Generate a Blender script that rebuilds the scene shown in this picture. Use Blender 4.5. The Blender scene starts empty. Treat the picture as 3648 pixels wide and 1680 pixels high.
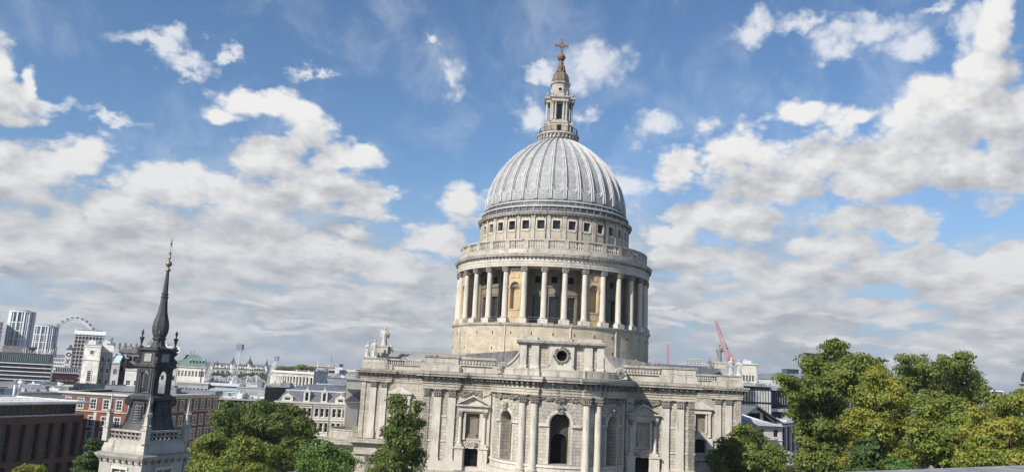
import bpy, math, random
import numpy as np
from mathutils import Vector, Matrix

sc = bpy.context.scene
# ------------------------------------------------------------------ camera
F, PITCH, ROLL, CZ = 2800., math.radians(10.2), math.radians(2.9), 32.
fw = Vector((0, math.cos(PITCH), math.sin(PITCH))); up0 = Vector((0, -math.sin(PITCH), math.cos(PITCH))); r0 = Vector((1, 0, 0))
RT = r0*math.cos(ROLL)+up0*math.sin(ROLL); UP = up0*math.cos(ROLL)-r0*math.sin(ROLL)
cam = bpy.data.cameras.new("camera"); co = bpy.data.objects.new("camera", cam); sc.collection.objects.link(co)
cam.sensor_width = 36; cam.lens = F/3648*36; cam.clip_end = 20000; cam.clip_start = .2
M = Matrix.Identity(4)
for i in range(3):
    M[i][0] = RT[i]; M[i][1] = UP[i]; M[i][2] = -fw[i]
M[2][3] = CZ
co.matrix_world = M
sc.camera = co
sc.render.resolution_x = 1024; sc.render.resolution_y = 471
sc.view_settings.view_transform = 'Standard'; sc.view_settings.look = 'None'; sc.view_settings.exposure = 0.25; sc.view_settings.gamma = 1
sc.render.engine = 'CYCLES'
sc.cycles.max_bounces = 5; sc.cycles.diffuse_bounces = 2; sc.cycles.glossy_bounces = 2; sc.cycles.transmission_bounces = 3
sc.cycles.transparent_max_bounces = 6; sc.cycles.volume_bounces = 0; sc.cycles.use_denoising = True
try:
    sc.cycles.denoiser = 'OPENIMAGEDENOISE'; sc.cycles.denoising_prefilter = 'ACCURATE'
except Exception: pass
sc.cycles.use_adaptive_sampling = True; sc.cycles.adaptive_threshold = 0.02

def ray(px, py): return RT*((px-1824)/F)-UP*((py-840)/F)+fw
def at(px, py, Y):
    d = ray(px, py); return Vector((0, 0, CZ))+d*(Y/d.y)
def atz(px, py, z):
    d = ray(px, py); return Vector((0, 0, CZ))+d*((z-CZ)/d.z)

# ------------------------------------------------------------------ sun
SAZ, SEL = math.radians(43), math.radians(36)
S = Vector((-math.sin(SAZ)*math.cos(SEL), -math.cos(SAZ)*math.cos(SEL), math.sin(SEL)))
sl = bpy.data.lights.new("sun", 'SUN'); sl.energy = 5.0; sl.angle = math.radians(.5); sl.color = (1, .94, .85)
so = bpy.data.objects.new("sun", sl); sc.collection.objects.link(so); so.rotation_euler = S.to_track_quat('Z', 'Y').to_euler()

# ------------------------------------------------------------------ sky
W = bpy.data.worlds.new("World"); sc.world = W; W.use_nodes = True
nt = W.node_tree; nt.nodes.clear()
try:
    W.cycles.sampling_method = 'MANUAL'; W.cycles.sample_map_resolution = 512
except Exception: pass
def nd(nt, t, **k):
    n = nt.nodes.new(t)
    for a, b in k.items(): setattr(n, a, b)
    return n
def setin(nt, s, v):
    if isinstance(v, bpy.types.NodeSocket): nt.links.new(v, s)
    elif v is not None: s.default_value = v
def mth(nt, op, a, b=None, c=None, clamp=False):
    n = nd(nt, 'ShaderNodeMath', operation=op, use_clamp=clamp)
    for i, v in enumerate((a, b, c)): setin(nt, n.inputs[i], v)
    return n.outputs[0]
def vm(nt, op, a, b=None, c=None):
    n = nd(nt, 'ShaderNodeVectorMath', operation=op)
    for i, v in enumerate((a, b, c)):
        if op == 'SCALE' and i == 1:
            setin(nt, n.inputs['Scale'], v)
        else: setin(nt, n.inputs[i], v)
    return n.outputs['Value'] if op in ('LENGTH', 'DOT_PRODUCT') else n.outputs[0]
def noise(nt, vec, scale, detail=4, rough=.55, col=False):
    n = nd(nt, 'ShaderNodeTexNoise'); nt.links.new(vec, n.inputs['Vector'])
    n.inputs['Scale'].default_value = scale; n.inputs['Detail'].default_value = detail; n.inputs['Roughness'].default_value = rough
    return n.outputs['Color'] if col else n.outputs[0]
def mrange(nt, v, a, b, c=0., d=1., smooth=True):
    n = nd(nt, 'ShaderNodeMapRange'); n.interpolation_type = 'SMOOTHSTEP' if smooth else 'LINEAR'
    for i, x in enumerate((v, a, b, c, d)): setin(nt, n.inputs[i], x)
    return n.outputs[0]
def mixc(nt, f, a, b, mode='MIX'):
    n = nd(nt, 'ShaderNodeMix', data_type='RGBA', blend_type=mode)
    setin(nt, n.inputs[0], f)
    for s, v in ((n.inputs[6], a), (n.inputs[7], b)): setin(nt, s, v+(1,) if isinstance(v, tuple) and len(v) == 3 else v)
    return n.outputs[2]
def comb(nt, x, y, z):
    n = nd(nt, 'ShaderNodeCombineXYZ')
    for i, v in enumerate((x, y, z)): setin(nt, n.inputs[i], v)
    return n.outputs[0]

def azel(px, py):
    d = ray(px, py).normalized(); return math.atan2(d.x, d.y), math.asin(d.z)
# cumulus groups: centre and half-size (pixel units of the 2575-wide overview turned into azimuth/elevation)
CUM = [
 (560, 285, 60, 30), (640, 265, 95, 36), (740, 280, 75, 45), (770, 335, 60, 60), (700, 400, 90, 60), (850, 415, 85, 46), (910, 398, 36, 34),
 (440, 470, 160, 62), (330, 520, 120, 50), (610, 500, 150, 62), (780, 460, 110, 50), (935, 515, 52, 42),
 (190, 415, 90, 50), (90, 435, 110, 55), (20, 400, 60, 45), (30, 480, 120, 40), (0, 150, 50, 60), (20, 230, 70, 45), (88, 175, 24, 32), (25, 300, 50, 26),
 (160, 548, 55, 36), (262, 535, 42, 40), (180, 620, 210, 55), (450, 610, 230, 52), (700, 605, 200, 45), (870, 590, 60, 18), (60, 600, 110, 45),
 (300, 690, 310, 36), (680, 680, 250, 38), (990, 665, 90, 40), (1110, 600, 90, 50), (1185, 530, 66, 48), (930, 640, 80, 20),
 (2520, 75, 50, 50), (2480, 165, 90, 60), (2400, 240, 150, 60), (2520, 300, 150, 100), (2280, 300, 100, 45), (2150, 300, 90, 26), (1990, 285, 60, 34),
 (2330, 390, 230, 70), (1840, 380, 140, 66), (1730, 425, 70, 44), (2060, 400, 110, 50), (1960, 480, 180, 50), (2480, 440, 150, 55), (2180, 460, 140, 46),
 (1790, 535, 150, 36), (1680, 580, 80, 36), (1900, 560, 120, 34), (2180, 560, 110, 50), (2260, 590, 70, 24),
 (1730, 650, 90, 40), (1830, 635, 80, 36), (2060, 620, 60, 30), (2150, 640, 120, 36), (2280, 650, 100, 34), (1950, 690, 190, 34), (2430, 690, 170, 36), (2540, 660, 70, 34)]
_R = random.Random(77)
for (_y, _n, _rx, _ry) in ((655, 9, 95, 24), (700, 12, 90, 21), (745, 14, 80, 17), (785, 16, 75, 13), (820, 16, 65, 10), (850, 14, 55, 8)):
    for _k in range(_n): CUM.append((-80+2740*(_k+_R.uniform(.1, .9))/_n, _y+_R.uniform(-16, 16)+(_k/_n-.5)*60, _rx*_R.uniform(.6, 1.4), _ry*_R.uniform(.7, 1.35)))
THIN = [(375, 95, 82, 22), (440, 85, 42, 26), (425, 130, 40, 26), (470, 158, 50, 22), (780, 190, 52, 17), (825, 190, 32, 12), (268, 302, 66, 17),
 (1490, 150, 72, 56), (1375, 182, 70, 18), (1470, 285, 60, 22), (1340, 290, 50, 30), (1635, 320, 52, 34), (1140, 200, 34, 42), (1100, 103, 18, 12), (575, 140, 24, 16),
 (1895, 62, 46, 36), (2030, 55, 80, 26), (2110, 85, 60, 30), (2210, 55, 90, 34), (2280, 110, 60, 30), (2345, 15, 50, 16), (2130, 110, 60, 26), (120, 260, 60, 20), (1560, 470, 60, 50), (2440, 60, 40, 40)]
def persp(g, v):
    s_ = nd(g, 'ShaderNodeSeparateXYZ'); g.links.new(v, s_.inputs[0])
    return comb(g, mth(g, 'MULTIPLY', s_.outputs[0], 1.05), mth(g, 'MULTIPLY', mth(g, 'LOGARITHM', mth(g, 'MAXIMUM', mth(g, 'ADD', s_.outputs[1], .15), .02), 2.71828), .66), 0.)
def cloud_group(L_, nm, k1, k2):
    g = bpy.data.node_groups.new(nm, 'ShaderNodeTree')
    for n_ in ("P", "Pn"): g.interface.new_socket(n_, in_out='INPUT', socket_type='NodeSocketVector')
    for n_ in ("m", "f"): g.interface.new_socket(n_, in_out='OUTPUT', socket_type='NodeSocketFloat')
    gi = g.nodes.new('NodeGroupInput'); go = g.nodes.new('NodeGroupOutput')
    P = gi.outputs[0]; nz = persp(g, P)
    w1 = vm(g, 'SUBTRACT', noise(g, nz, 9, 2, .5, True), (.5, .5, .5))
    w2 = vm(g, 'SUBTRACT', noise(g, nz, 34, 4, .6, True), (.5, .5, .5))
    Q = vm(g, 'ADD', P, vm(g, 'SCALE', w1, k1)); Q = vm(g, 'ADD', Q, vm(g, 'SCALE', w2, k2))
    Q = vm(g, 'MULTIPLY', Q, (1., 1., 0.))
    cur = None; k = 3648/2575.
    for (cx, cy, rx, ry) in L_:
        a, e = azel(cx*k, cy*k); ra = rx*k/F*1.06/math.cos(e)*math.cos(a); re = ry*k/F*1.06
        l = vm(g, 'LENGTH', vm(g, 'MULTIPLY_ADD', Q, (1/ra, 1/re, 0), (-a/ra, -e/re, 0)))
        cur = l if cur is None else mth(g, 'SMOOTH_MIN', cur, l, .25)
    nn = persp(g, gi.outputs[1])
    fb = mth(g, 'MULTIPLY', mth(g, 'SUBTRACT', noise(g, nn, 12, 6, .52), .5), 1.15)
    vo = nd(g, 'ShaderNodeTexVoronoi'); vo.feature = 'F1'; vo.voronoi_dimensions = '2D'
    wv = vm(g, 'ADD', nn, vm(g, 'SCALE', vm(g, 'SUBTRACT', noise(g, nn, 28, 4, .6, True), (.5, .5, .5)), .020))
    g.links.new(wv, vo.inputs['Vector']); vo.inputs['Scale'].default_value = 17; vo.inputs['Detail'].default_value = 2.5; vo.inputs['Roughness'].default_value = .55; vo.inputs['Lacunarity'].default_value = 2.3
    fb = mth(g, 'ADD', fb, mth(g, 'MULTIPLY', mth(g, 'SUBTRACT', vo.outputs['Distance'], .80), .70))
    g.links.new(cur, go.inputs[0]); g.links.new(fb, go.inputs[1])
    return g
tc = nd(nt, 'ShaderNodeTexCoord')
sp = nd(nt, 'ShaderNodeSeparateXYZ'); nt.links.new(tc.outputs['Generated'], sp.inputs[0])
AZ = mth(nt, 'ARCTAN2', sp.outputs[0], sp.outputs[1]); EL = mth(nt, 'ARCSINE', sp.outputs[2])
P = comb(nt, AZ, EL, 0.)
cg = cloud_group(CUM, 'cumulus_field', .055, .015); ct = cloud_group(THIN, 'thin_cloud_field', .05, .05)
def cf(g, v, vn):
    n = nd(nt, 'ShaderNodeGroup', node_tree=g); nt.links.new(v, n.inputs[0]); nt.links.new(vn, n.inputs[1]); return n.outputs
o0 = cf(cg, P, P); o1 = cf(cg, vm(nt, 'ADD', P, (-.012, .040, 0)), vm(nt, 'ADD', P, (-.009, .014, 0)))
m0 = mth(nt, 'ADD', o0[0], o0[1])
dens = mrange(nt, m0, 1.20, .60)
rl_m = mth(nt, 'SUBTRACT', o1[0], o0[0]); rl_f = mth(nt, 'SUBTRACT', o1[1], o0[1])
edge = mrange(nt, m0, .45, 1.0)          # thin rims let the light through
tt = cf(ct, P, P); tm = mth(nt, 'ADD', tt[0], tt[1])
tdens = mth(nt, 'MULTIPLY', mrange(nt, tm, 1.25, .15), .80)
# broken stratocumulus towards the horizon
Pl = vm(nt, 'MULTIPLY', P, (3.4, 8.0, 1.))
Pw = vm(nt, 'ADD', Pl, vm(nt, 'SCALE', noise(nt, Pl, 2.2, 3, .5, True), .5))
ln = mth(nt, 'SUBTRACT', noise(nt, Pw, 1.5, 7, .52), mth(nt, 'MULTIPLY', o0[1], .11)); ln2 = mth(nt, 'SUBTRACT', noise(nt, vm(nt, 'ADD', Pw, (-.05, .16, 0)), 1.5, 7, .52), mth(nt, 'MULTIPLY', o1[1], .11))
lowm = mrange(nt, EL, .27, .10)
ldens = mth(nt, 'MULTIPLY', mrange(nt, mth(nt, 'ADD', ln, mth(nt, 'MULTIPLY', lowm, .08)), .45, .60), lowm)
lrel = mth(nt, 'SUBTRACT', ln, ln2)
st = noise(nt, vm(nt, 'ADD', vm(nt, 'MULTIPLY', P, (6., 5., 1.)), vm(nt, 'SCALE', noise(nt, P, 4, 3, .5, True), 1.4)), 1.4, 6, .62)
wisp = mth(nt, 'MULTIPLY', mrange(nt, st, .44, .85), .50)
shade = mth(nt, 'ADD', .58, mth(nt, 'MULTIPLY', rl_m, .52))
shade = mth(nt, 'ADD', shade, mth(nt, 'MULTIPLY', rl_f, .80))
shade = mth(nt, 'ADD', shade, mth(nt, 'MULTIPLY', mth(nt, 'SUBTRACT', edge, .5), .22), clamp=True)
lowg = mrange(nt, EL, .34, .04)
ccol = mixc(nt, shade, (.36, .37, .40), (.745, .74, .735))
ccol = mixc(nt, mth(nt, 'MULTIPLY', lowg, .42), ccol, (.42, .44, .48))
lsh = mth(nt, 'ADD', .40, mth(nt, 'MULTIPLY', lrel, 3.6), clamp=True)
lcol = mixc(nt, lsh, (.30, .33, .375), (.60, .61, .63))
sky = nd(nt, 'ShaderNodeTexSky'); sky.sky_type = 'NISHITA'; sky.sun_disc = False
sky.sun_elevation = SEL; sky.sun_rotation = math.atan2(S.x, S.y); sky.altitude = 50; sky.air_density = 1.0; sky.dust_density = .6; sky.ozone_density = 3.0
bg = nd(nt, 'ShaderNodeBackground'); nt.links.new(mixc(nt, 1., sky.outputs[0], (.80, .93, 1.02), 'MULTIPLY'), bg.inputs[0]); bg.inputs[1].default_value = .108
bw = nd(nt, 'ShaderNodeBackground'); bw.inputs[0].default_value = (.72, .78, .88, 1); bw.inputs[1].default_value = .8
bl = nd(nt, 'ShaderNodeBackground'); nt.links.new(lcol, bl.inputs[0]); bl.inputs[1].default_value = 1.0
bc = nd(nt, 'ShaderNodeBackground'); nt.links.new(ccol, bc.inputs[0]); bc.inputs[1].default_value = 1.0
bh = nd(nt, 'ShaderNodeBackground'); bh.inputs[0].default_value = (.31, .39, .49, 1); bh.inputs[1].default_value = 1.0
bt = nd(nt, 'ShaderNodeBackground'); bt.inputs[0].default_value = (.74, .75, .77, 1); bt.inputs[1].default_value = 1.0
def mixs(f, a, b):
    n = nd(nt, 'ShaderNodeMixShader'); setin(nt, n.inputs[0], f); nt.links.new(a, n.inputs[1]); nt.links.new(b, n.inputs[2]); return n.outputs[0]
x = mixs(mth(nt, 'MULTIPLY', mrange(nt, EL, .26, .02), .92), bg.outputs[0], bh.outputs[0]); x = mixs(wisp, x, bw.outputs[0]); x = mixs(tdens, x, bt.outputs[0]); x = mixs(ldens, x, bl.outputs[0]); x = mixs(dens, x, bc.outputs[0])
wo = nd(nt, 'ShaderNodeOutputWorld'); nt.links.new(x, wo.inputs[0])
# ------------------------------------------------------------------ materials
def newmat(name):
    m = bpy.data.materials.new(name); m.use_nodes = True
    return m, m.node_tree, m.node_tree.nodes['Principled BSDF']
def wallvec(nt, cyl=False):
    """two running coordinates on a wall: along it and up"""
    tc = nd(nt, 'ShaderNodeTexCoord'); s = nd(nt, 'ShaderNodeSeparateXYZ'); nt.links.new(tc.outputs['Object'], s.inputs[0])
    if cyl:
        u = mth(nt, 'MULTIPLY', mth(nt, 'ARCTAN2', s.outputs[0], s.outputs[1]), cyl)
    else:
        g = nd(nt, 'ShaderNodeNewGeometry'); vt = nd(nt, 'ShaderNodeVectorTransform'); vt.vector_type = 'NORMAL'; vt.convert_from = 'WORLD'; vt.convert_to = 'OBJECT'
        nt.links.new(g.outputs['True Normal'], vt.inputs[0]); n = nd(nt, 'ShaderNodeSeparateXYZ'); nt.links.new(vt.outputs[0], n.inputs[0])
        u = mth(nt, 'SUBTRACT', mth(nt, 'MULTIPLY', s.outputs[0], n.outputs[1]), mth(nt, 'MULTIPLY', s.outputs[1], n.outputs[0]))
    return comb(nt, u, s.outputs[2], 0.), tc.outputs['Object'], s
def stone(name, col, var=.18, block=None, mortar=.55, stain=.5, staincol=(.05, .048, .045), cyl=False, rough=.85, top=.5, blockvar=.12, warm=None):
    m, nt, b = newmat(name)
    uv, ob, s = wallvec(nt, cyl)
    n1 = noise(nt, ob, .35, 5, .6); n2 = noise(nt, ob, 3.5, 4, .6)
    c = mixc(nt, mrange(nt, n1, .3, .7, 0, 1), tuple(x*(1-var) for x in col), tuple(min(1, x*(1+var)) for x in col))
    if warm: c = mixc(nt, mrange(nt, noise(nt, vm(nt, 'ADD', ob, (31., 7., 3.)), .22, 4, .6), .45, .68), c, warm)
    c = mixc(nt, mrange(nt, n2, .35, .75, 0, .22), c, tuple(x*.6 for x in col))
    h = n2
    if block:
        br = nd(nt, 'ShaderNodeTexBrick'); nt.links.new(uv, br.inputs['Vector'])
        br.inputs['Scale'].default_value = 1; br.inputs['Brick Width'].default_value = block[0]; br.inputs['Row Height'].default_value = block[1]
        br.inputs['Mortar Size'].default_value = block[2]; br.inputs['Mortar Smooth'].default_value = .3
        br.inputs['Color1'].default_value = (1, 1, 1, 1); br.inputs['Color2'].default_value = (1-blockvar*2,)*3+(1,); br.inputs['Mortar'].default_value = (mortar,)*3+(1,)
        c = mixc(nt, 1., c, br.outputs['Color'], 'MULTIPLY')
    if stain:
        v = vm(nt, 'MULTIPLY', ob, (1.6, 1.6, .22))
        sn = noise(nt, v, 1.1, 6, .65)
        c = mixc(nt, mrange(nt, sn, .50, .74, 0, stain), c, staincol)
        c = mixc(nt, mrange(nt, noise(nt, vm(nt, 'MULTIPLY', ob, (.5, .5, .35)), 1., 5, .6), .52, .72, 0, stain*.7), c, tuple(x*.45 for x in col))
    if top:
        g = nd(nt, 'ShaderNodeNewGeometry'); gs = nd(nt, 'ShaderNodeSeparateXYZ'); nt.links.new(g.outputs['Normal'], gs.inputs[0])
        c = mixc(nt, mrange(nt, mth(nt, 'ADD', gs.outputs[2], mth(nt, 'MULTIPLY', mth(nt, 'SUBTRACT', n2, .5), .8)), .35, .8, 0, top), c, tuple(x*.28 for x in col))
    nt.links.new(c, b.inputs['Base Color']); b.inputs['Roughness'].default_value = rough
    bp = nd(nt, 'ShaderNodeBump'); bp.inputs['Strength'].default_value = .35; bp.inputs['Distance'].default_value = .05
    nt.links.new(noise(nt, ob, 8, 4, .65), bp.inputs['Height']); nt.links.new(bp.outputs[0], b.inputs['Normal'])
    return m
def plain(name, col, rough=.6, metal=0., var=.15, scale=.8, spec=.5):
    m, nt, b = newmat(name)
    tc = nd(nt, 'ShaderNodeTexCoord')
    n1 = noise(nt, tc.outputs['Object'], scale, 5, .6)
    c = mixc(nt, mrange(nt, n1, .3, .7), tuple(x*(1-var) for x in col), tuple(min(1, x*(1+var)) for x in col))
    nt.links.new(c, b.inputs['Base Color']); b.inputs['Roughness'].default_value = rough; b.inputs['Metallic'].default_value = metal
    b.inputs['Specular IOR Level'].default_value = spec
    return m
def glass(name, col, rough=.12, var=.6):
    m, nt, b = newmat(name)
    oi = nd(nt, 'ShaderNodeObjectInfo')
    c = mixc(nt, oi.outputs['Random'], tuple(x*(1-var) for x in col), tuple(x*(1+var) for x in col))
    tc = nd(nt, 'ShaderNodeTexCoord')
    c = mixc(nt, mrange(nt, noise(nt, tc.outputs['Object'], 1.3, 2), .5, .7, 0, .35), c, tuple(min(1, x*2.4+.02) for x in col))
    nt.links.new(c, b.inputs['Base Color']); b.inputs['Roughness'].default_value = rough; b.inputs['Specular IOR Level'].default_value = .6
    return m
def lead(name, col, seam=None, rough=.5, dark=.35):
    m, nt, b = newmat(name)
    tc = nd(nt, 'ShaderNodeTexCoord'); s = nd(nt, 'ShaderNodeSeparateXYZ'); nt.links.new(tc.outputs['Object'], s.inputs[0])
    v = vm(nt, 'MULTIPLY', tc.outputs['Object'], (1.5, 1.5, .25))
    c = mixc(nt, mrange(nt, noise(nt, v, 1.0, 6, .65), .35, .72), col, tuple(x*dark for x in col))
    c = mixc(nt, mrange(nt, noise(nt, tc.outputs['Object'], .6, 4, .6), .5, .75, 0, .5), c, tuple(min(1, x*1.4) for x in col))
    if seam:
        u = mth(nt, 'MULTIPLY', mth(nt, 'ARCTAN2', s.outputs[0], s.outputs[1]), seam[0]) if seam[0] else s.outputs[seam[2]]
        br = nd(nt, 'ShaderNodeTexBrick'); nt.links.new(comb(nt, u, s.outputs[2] if seam[0] else 0., 0.), br.inputs['Vector'])
        br.inputs['Scale'].default_value = 1; br.inputs['Brick Width'].default_value = seam[1]; br.inputs['Row Height'].default_value = seam[3]
        br.inputs['Mortar Size'].default_value = .035; br.offset = 0.5
        br.inputs['Color1'].default_value = (1, 1, 1, 1); br.inputs['Color2'].default_value = (.86, .86, .88, 1); br.inputs['Mortar'].default_value = (.62, .62, .64, 1)
        c = mixc(nt, 1., c, br.outputs['Color'], 'MULTIPLY')
    nt.links.new(c, b.inputs['Base Color']); b.inputs['Roughness'].default_value = rough; b.inputs['Specular IOR Level'].default_value = .3
    return m
def leafmat(name, c1, c2, c3=None, amt=.5):
    """foliage: colour varies leaf by leaf and in drifts through the crown"""
    m, nt, b = newmat(name)
    g = nd(nt, 'ShaderNodeNewGeometry'); tc = nd(nt, 'ShaderNodeTexCoord')
    c = mixc(nt, g.outputs['Random Per Island'], c1, c2)
    if c3: c = mixc(nt, mth(nt, 'MULTIPLY', mrange(nt, noise(nt, tc.outputs['Object'], .45, 3, .6), .42, .62), amt), c, c3)
    nt.links.new(c, b.inputs['Base Color']); b.inputs['Roughness'].default_value = .55; b.inputs['Specular IOR Level'].default_value = .3
    tr = nd(nt, 'ShaderNodeBsdfTranslucent'); nt.links.new(c, tr.inputs[0])
    mx = nd(nt, 'ShaderNodeMixShader'); mx.inputs[0].default_value = .42
    nt.links.new(b.outputs[0], mx.inputs[1]); nt.links.new(tr.outputs[0], mx.inputs[2])
    nt.links.new(mx.outputs[0], nt.nodes['Material Output'].inputs[0])
    return m
PS = (.52, .474, .395)
MS = dict(
 ash=stone('ashlar', PS, block=(1.1, .42, .04), mortar=.5, stain=.55),
 sm=stone('smooth_stone', (.575, .53, .455), stain=.5, var=.12),
 trim=stone('trim_stone', (.47, .435, .37), stain=.9, top=.75, var=.2),
 drum=stone('drum_stone', (.52, .445, .325), block=(1.3, .55, .03), mortar=.8, stain=.3, cyl=20.8, blockvar=.1, warm=(.50, .44, .34)),
 att=stone('attic_stone', (.45, .40, .32), stain=.5),
 niche=stone('niche_stone', (.50, .38, .225), stain=.25, var=.15, top=.2),
 ent=stone('frieze_stone', (.46, .415, .34), stain=.75, var=.2, top=.4),
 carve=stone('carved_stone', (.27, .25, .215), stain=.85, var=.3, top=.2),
 soot_shade=stone('soot_shade_stone', (.19, .175, .15), stain=.9, var=.35, top=.5),  # soot, with the shadow round brackets and dentils deepened in the colour
 inner=stone('shaded_inner_stone', (.21, .18, .135), stain=.5),  # recessed faces, colour lowered to carry the shade under the ceiling
 stat=stone('statue_stone', (.52, .50, .45), stain=.55, top=.2),
 statd=stone('grey_statue_stone', (.24, .24, .23), stain=.5, top=.2),
 white=stone('white_stone', (.74, .71, .65), block=(1.4, .5, .02), mortar=.85, stain=.2, top=.2),
 cream=stone('cream_stone', (.64, .61, .545), stain=.2, top=.2, var=.1),
 grey=stone('grey_stone', (.40, .40, .40), stain=.3, top=.2),
 tower=stone('tower_stone', (.46, .435, .38), stain=.85, top=.6, var=.15, staincol=(.09, .085, .08)),
 brick=stone('red_brick', (.20, .070, .045), block=(.45, .15, .02), mortar=1.15, stain=.15, top=.0, blockvar=.15),
 dbrick=stone('dark_brick', (.125, .072, .055), block=(.45, .15, .02), mortar=1.1, stain=.15, top=0),
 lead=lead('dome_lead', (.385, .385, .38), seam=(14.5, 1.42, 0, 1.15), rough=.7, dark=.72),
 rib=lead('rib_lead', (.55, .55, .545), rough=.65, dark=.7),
 leadd=lead('dark_lead', (.13, .135, .145), rough=.5),
 leads=lead('spire_lead', (.085, .085, .088), rough=.5, dark=.35),
 leadr=lead('roof_lead', (.42, .40, .38), seam=(0, .62, 1, 50.), rough=.5),
 leadt=lead('pale_transept_lead', (.50, .48, .44), seam=(0, .8, 0, 50.), rough=.6, dark=.7),
 win=plain('window_gloom', (.07, .062, .052), .9, spec=.2),
 leadn=lead('transept_lead', (.22, .23, .25), seam=(0, .9, 0, 50.), rough=.5),
 gl=glass('dark_glass', (.012, .014, .018)),
 glb=glass('blue_glass', (.05, .08, .12), rough=.08),
 glt=glass('teal_glass', (.03, .07, .075), rough=.1),
 dark=plain('dark_void', (.012, .012, .012), .9, spec=.1),
 wf=plain('white_paint', (.56, .555, .54), .5),
 wm=plain('white_metal', (.70, .71, .72), .4),
 gm=plain('grey_metal', (.22, .24, .27), .45),
 dm=plain('dark_metal', (.035, .037, .042), .45),
 iron=plain('iron', (.02, .02, .022), .5),
 slate=plain('slate', (.12, .13, .15), .6, var=.3, scale=2.),
 dslate=plain('dark_slate', (.055, .058, .065), .55, var=.3, scale=2.),
 copper=plain('green_copper', (.065, .13, .11), .6, var=.25, scale=.4),
 teal=plain('pale_teal_metal', (.30, .46, .48), .5),
 conc=plain('concrete', (.32, .31, .30), .8, var=.2),
 concd=plain('weathered_concrete', (.15, .14, .14), .8, var=.3),
 roof=plain('pale_roofing', (.64, .62, .58), .8, var=.15, scale=.3),
 rooff=plain('grey_roofing', (.20, .21, .23), .8, var=.25, scale=.2),
 gold=plain('gilt_bronze', (.17, .115, .075), .6, .15, var=.5, scale=2.5),
 bron=stone('bronze_lead', (.17, .14, .10), stain=.6, staincol=(.05, .04, .03), top=.2, rough=.6),
 tgold=plain('tarnished_gilt', (.26, .225, .17), .45, .4, var=.3, scale=3.),
 red=plain('red_crane_paint', (.52, .17, .17), .5), bark=plain('bark', (.035, .028, .02), .9, var=.35, scale=2.),
 yel=plain('yellow_panel', (.50, .50, .16), .6), brn=plain('brown_panel', (.16, .07, .035), .5),
 asph=plain('asphalt', (.055, .055, .058), .9, var=.3, scale=.05), coat=plain('parapet_coating', (.25, .245, .24), .55, var=.3, scale=2.5),
 maroon=plain('maroon_cladding', (.07, .022, .025), .6), blk=plain('street_blocks', (.16, .15, .14), .9, var=.5, scale=.01))
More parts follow.
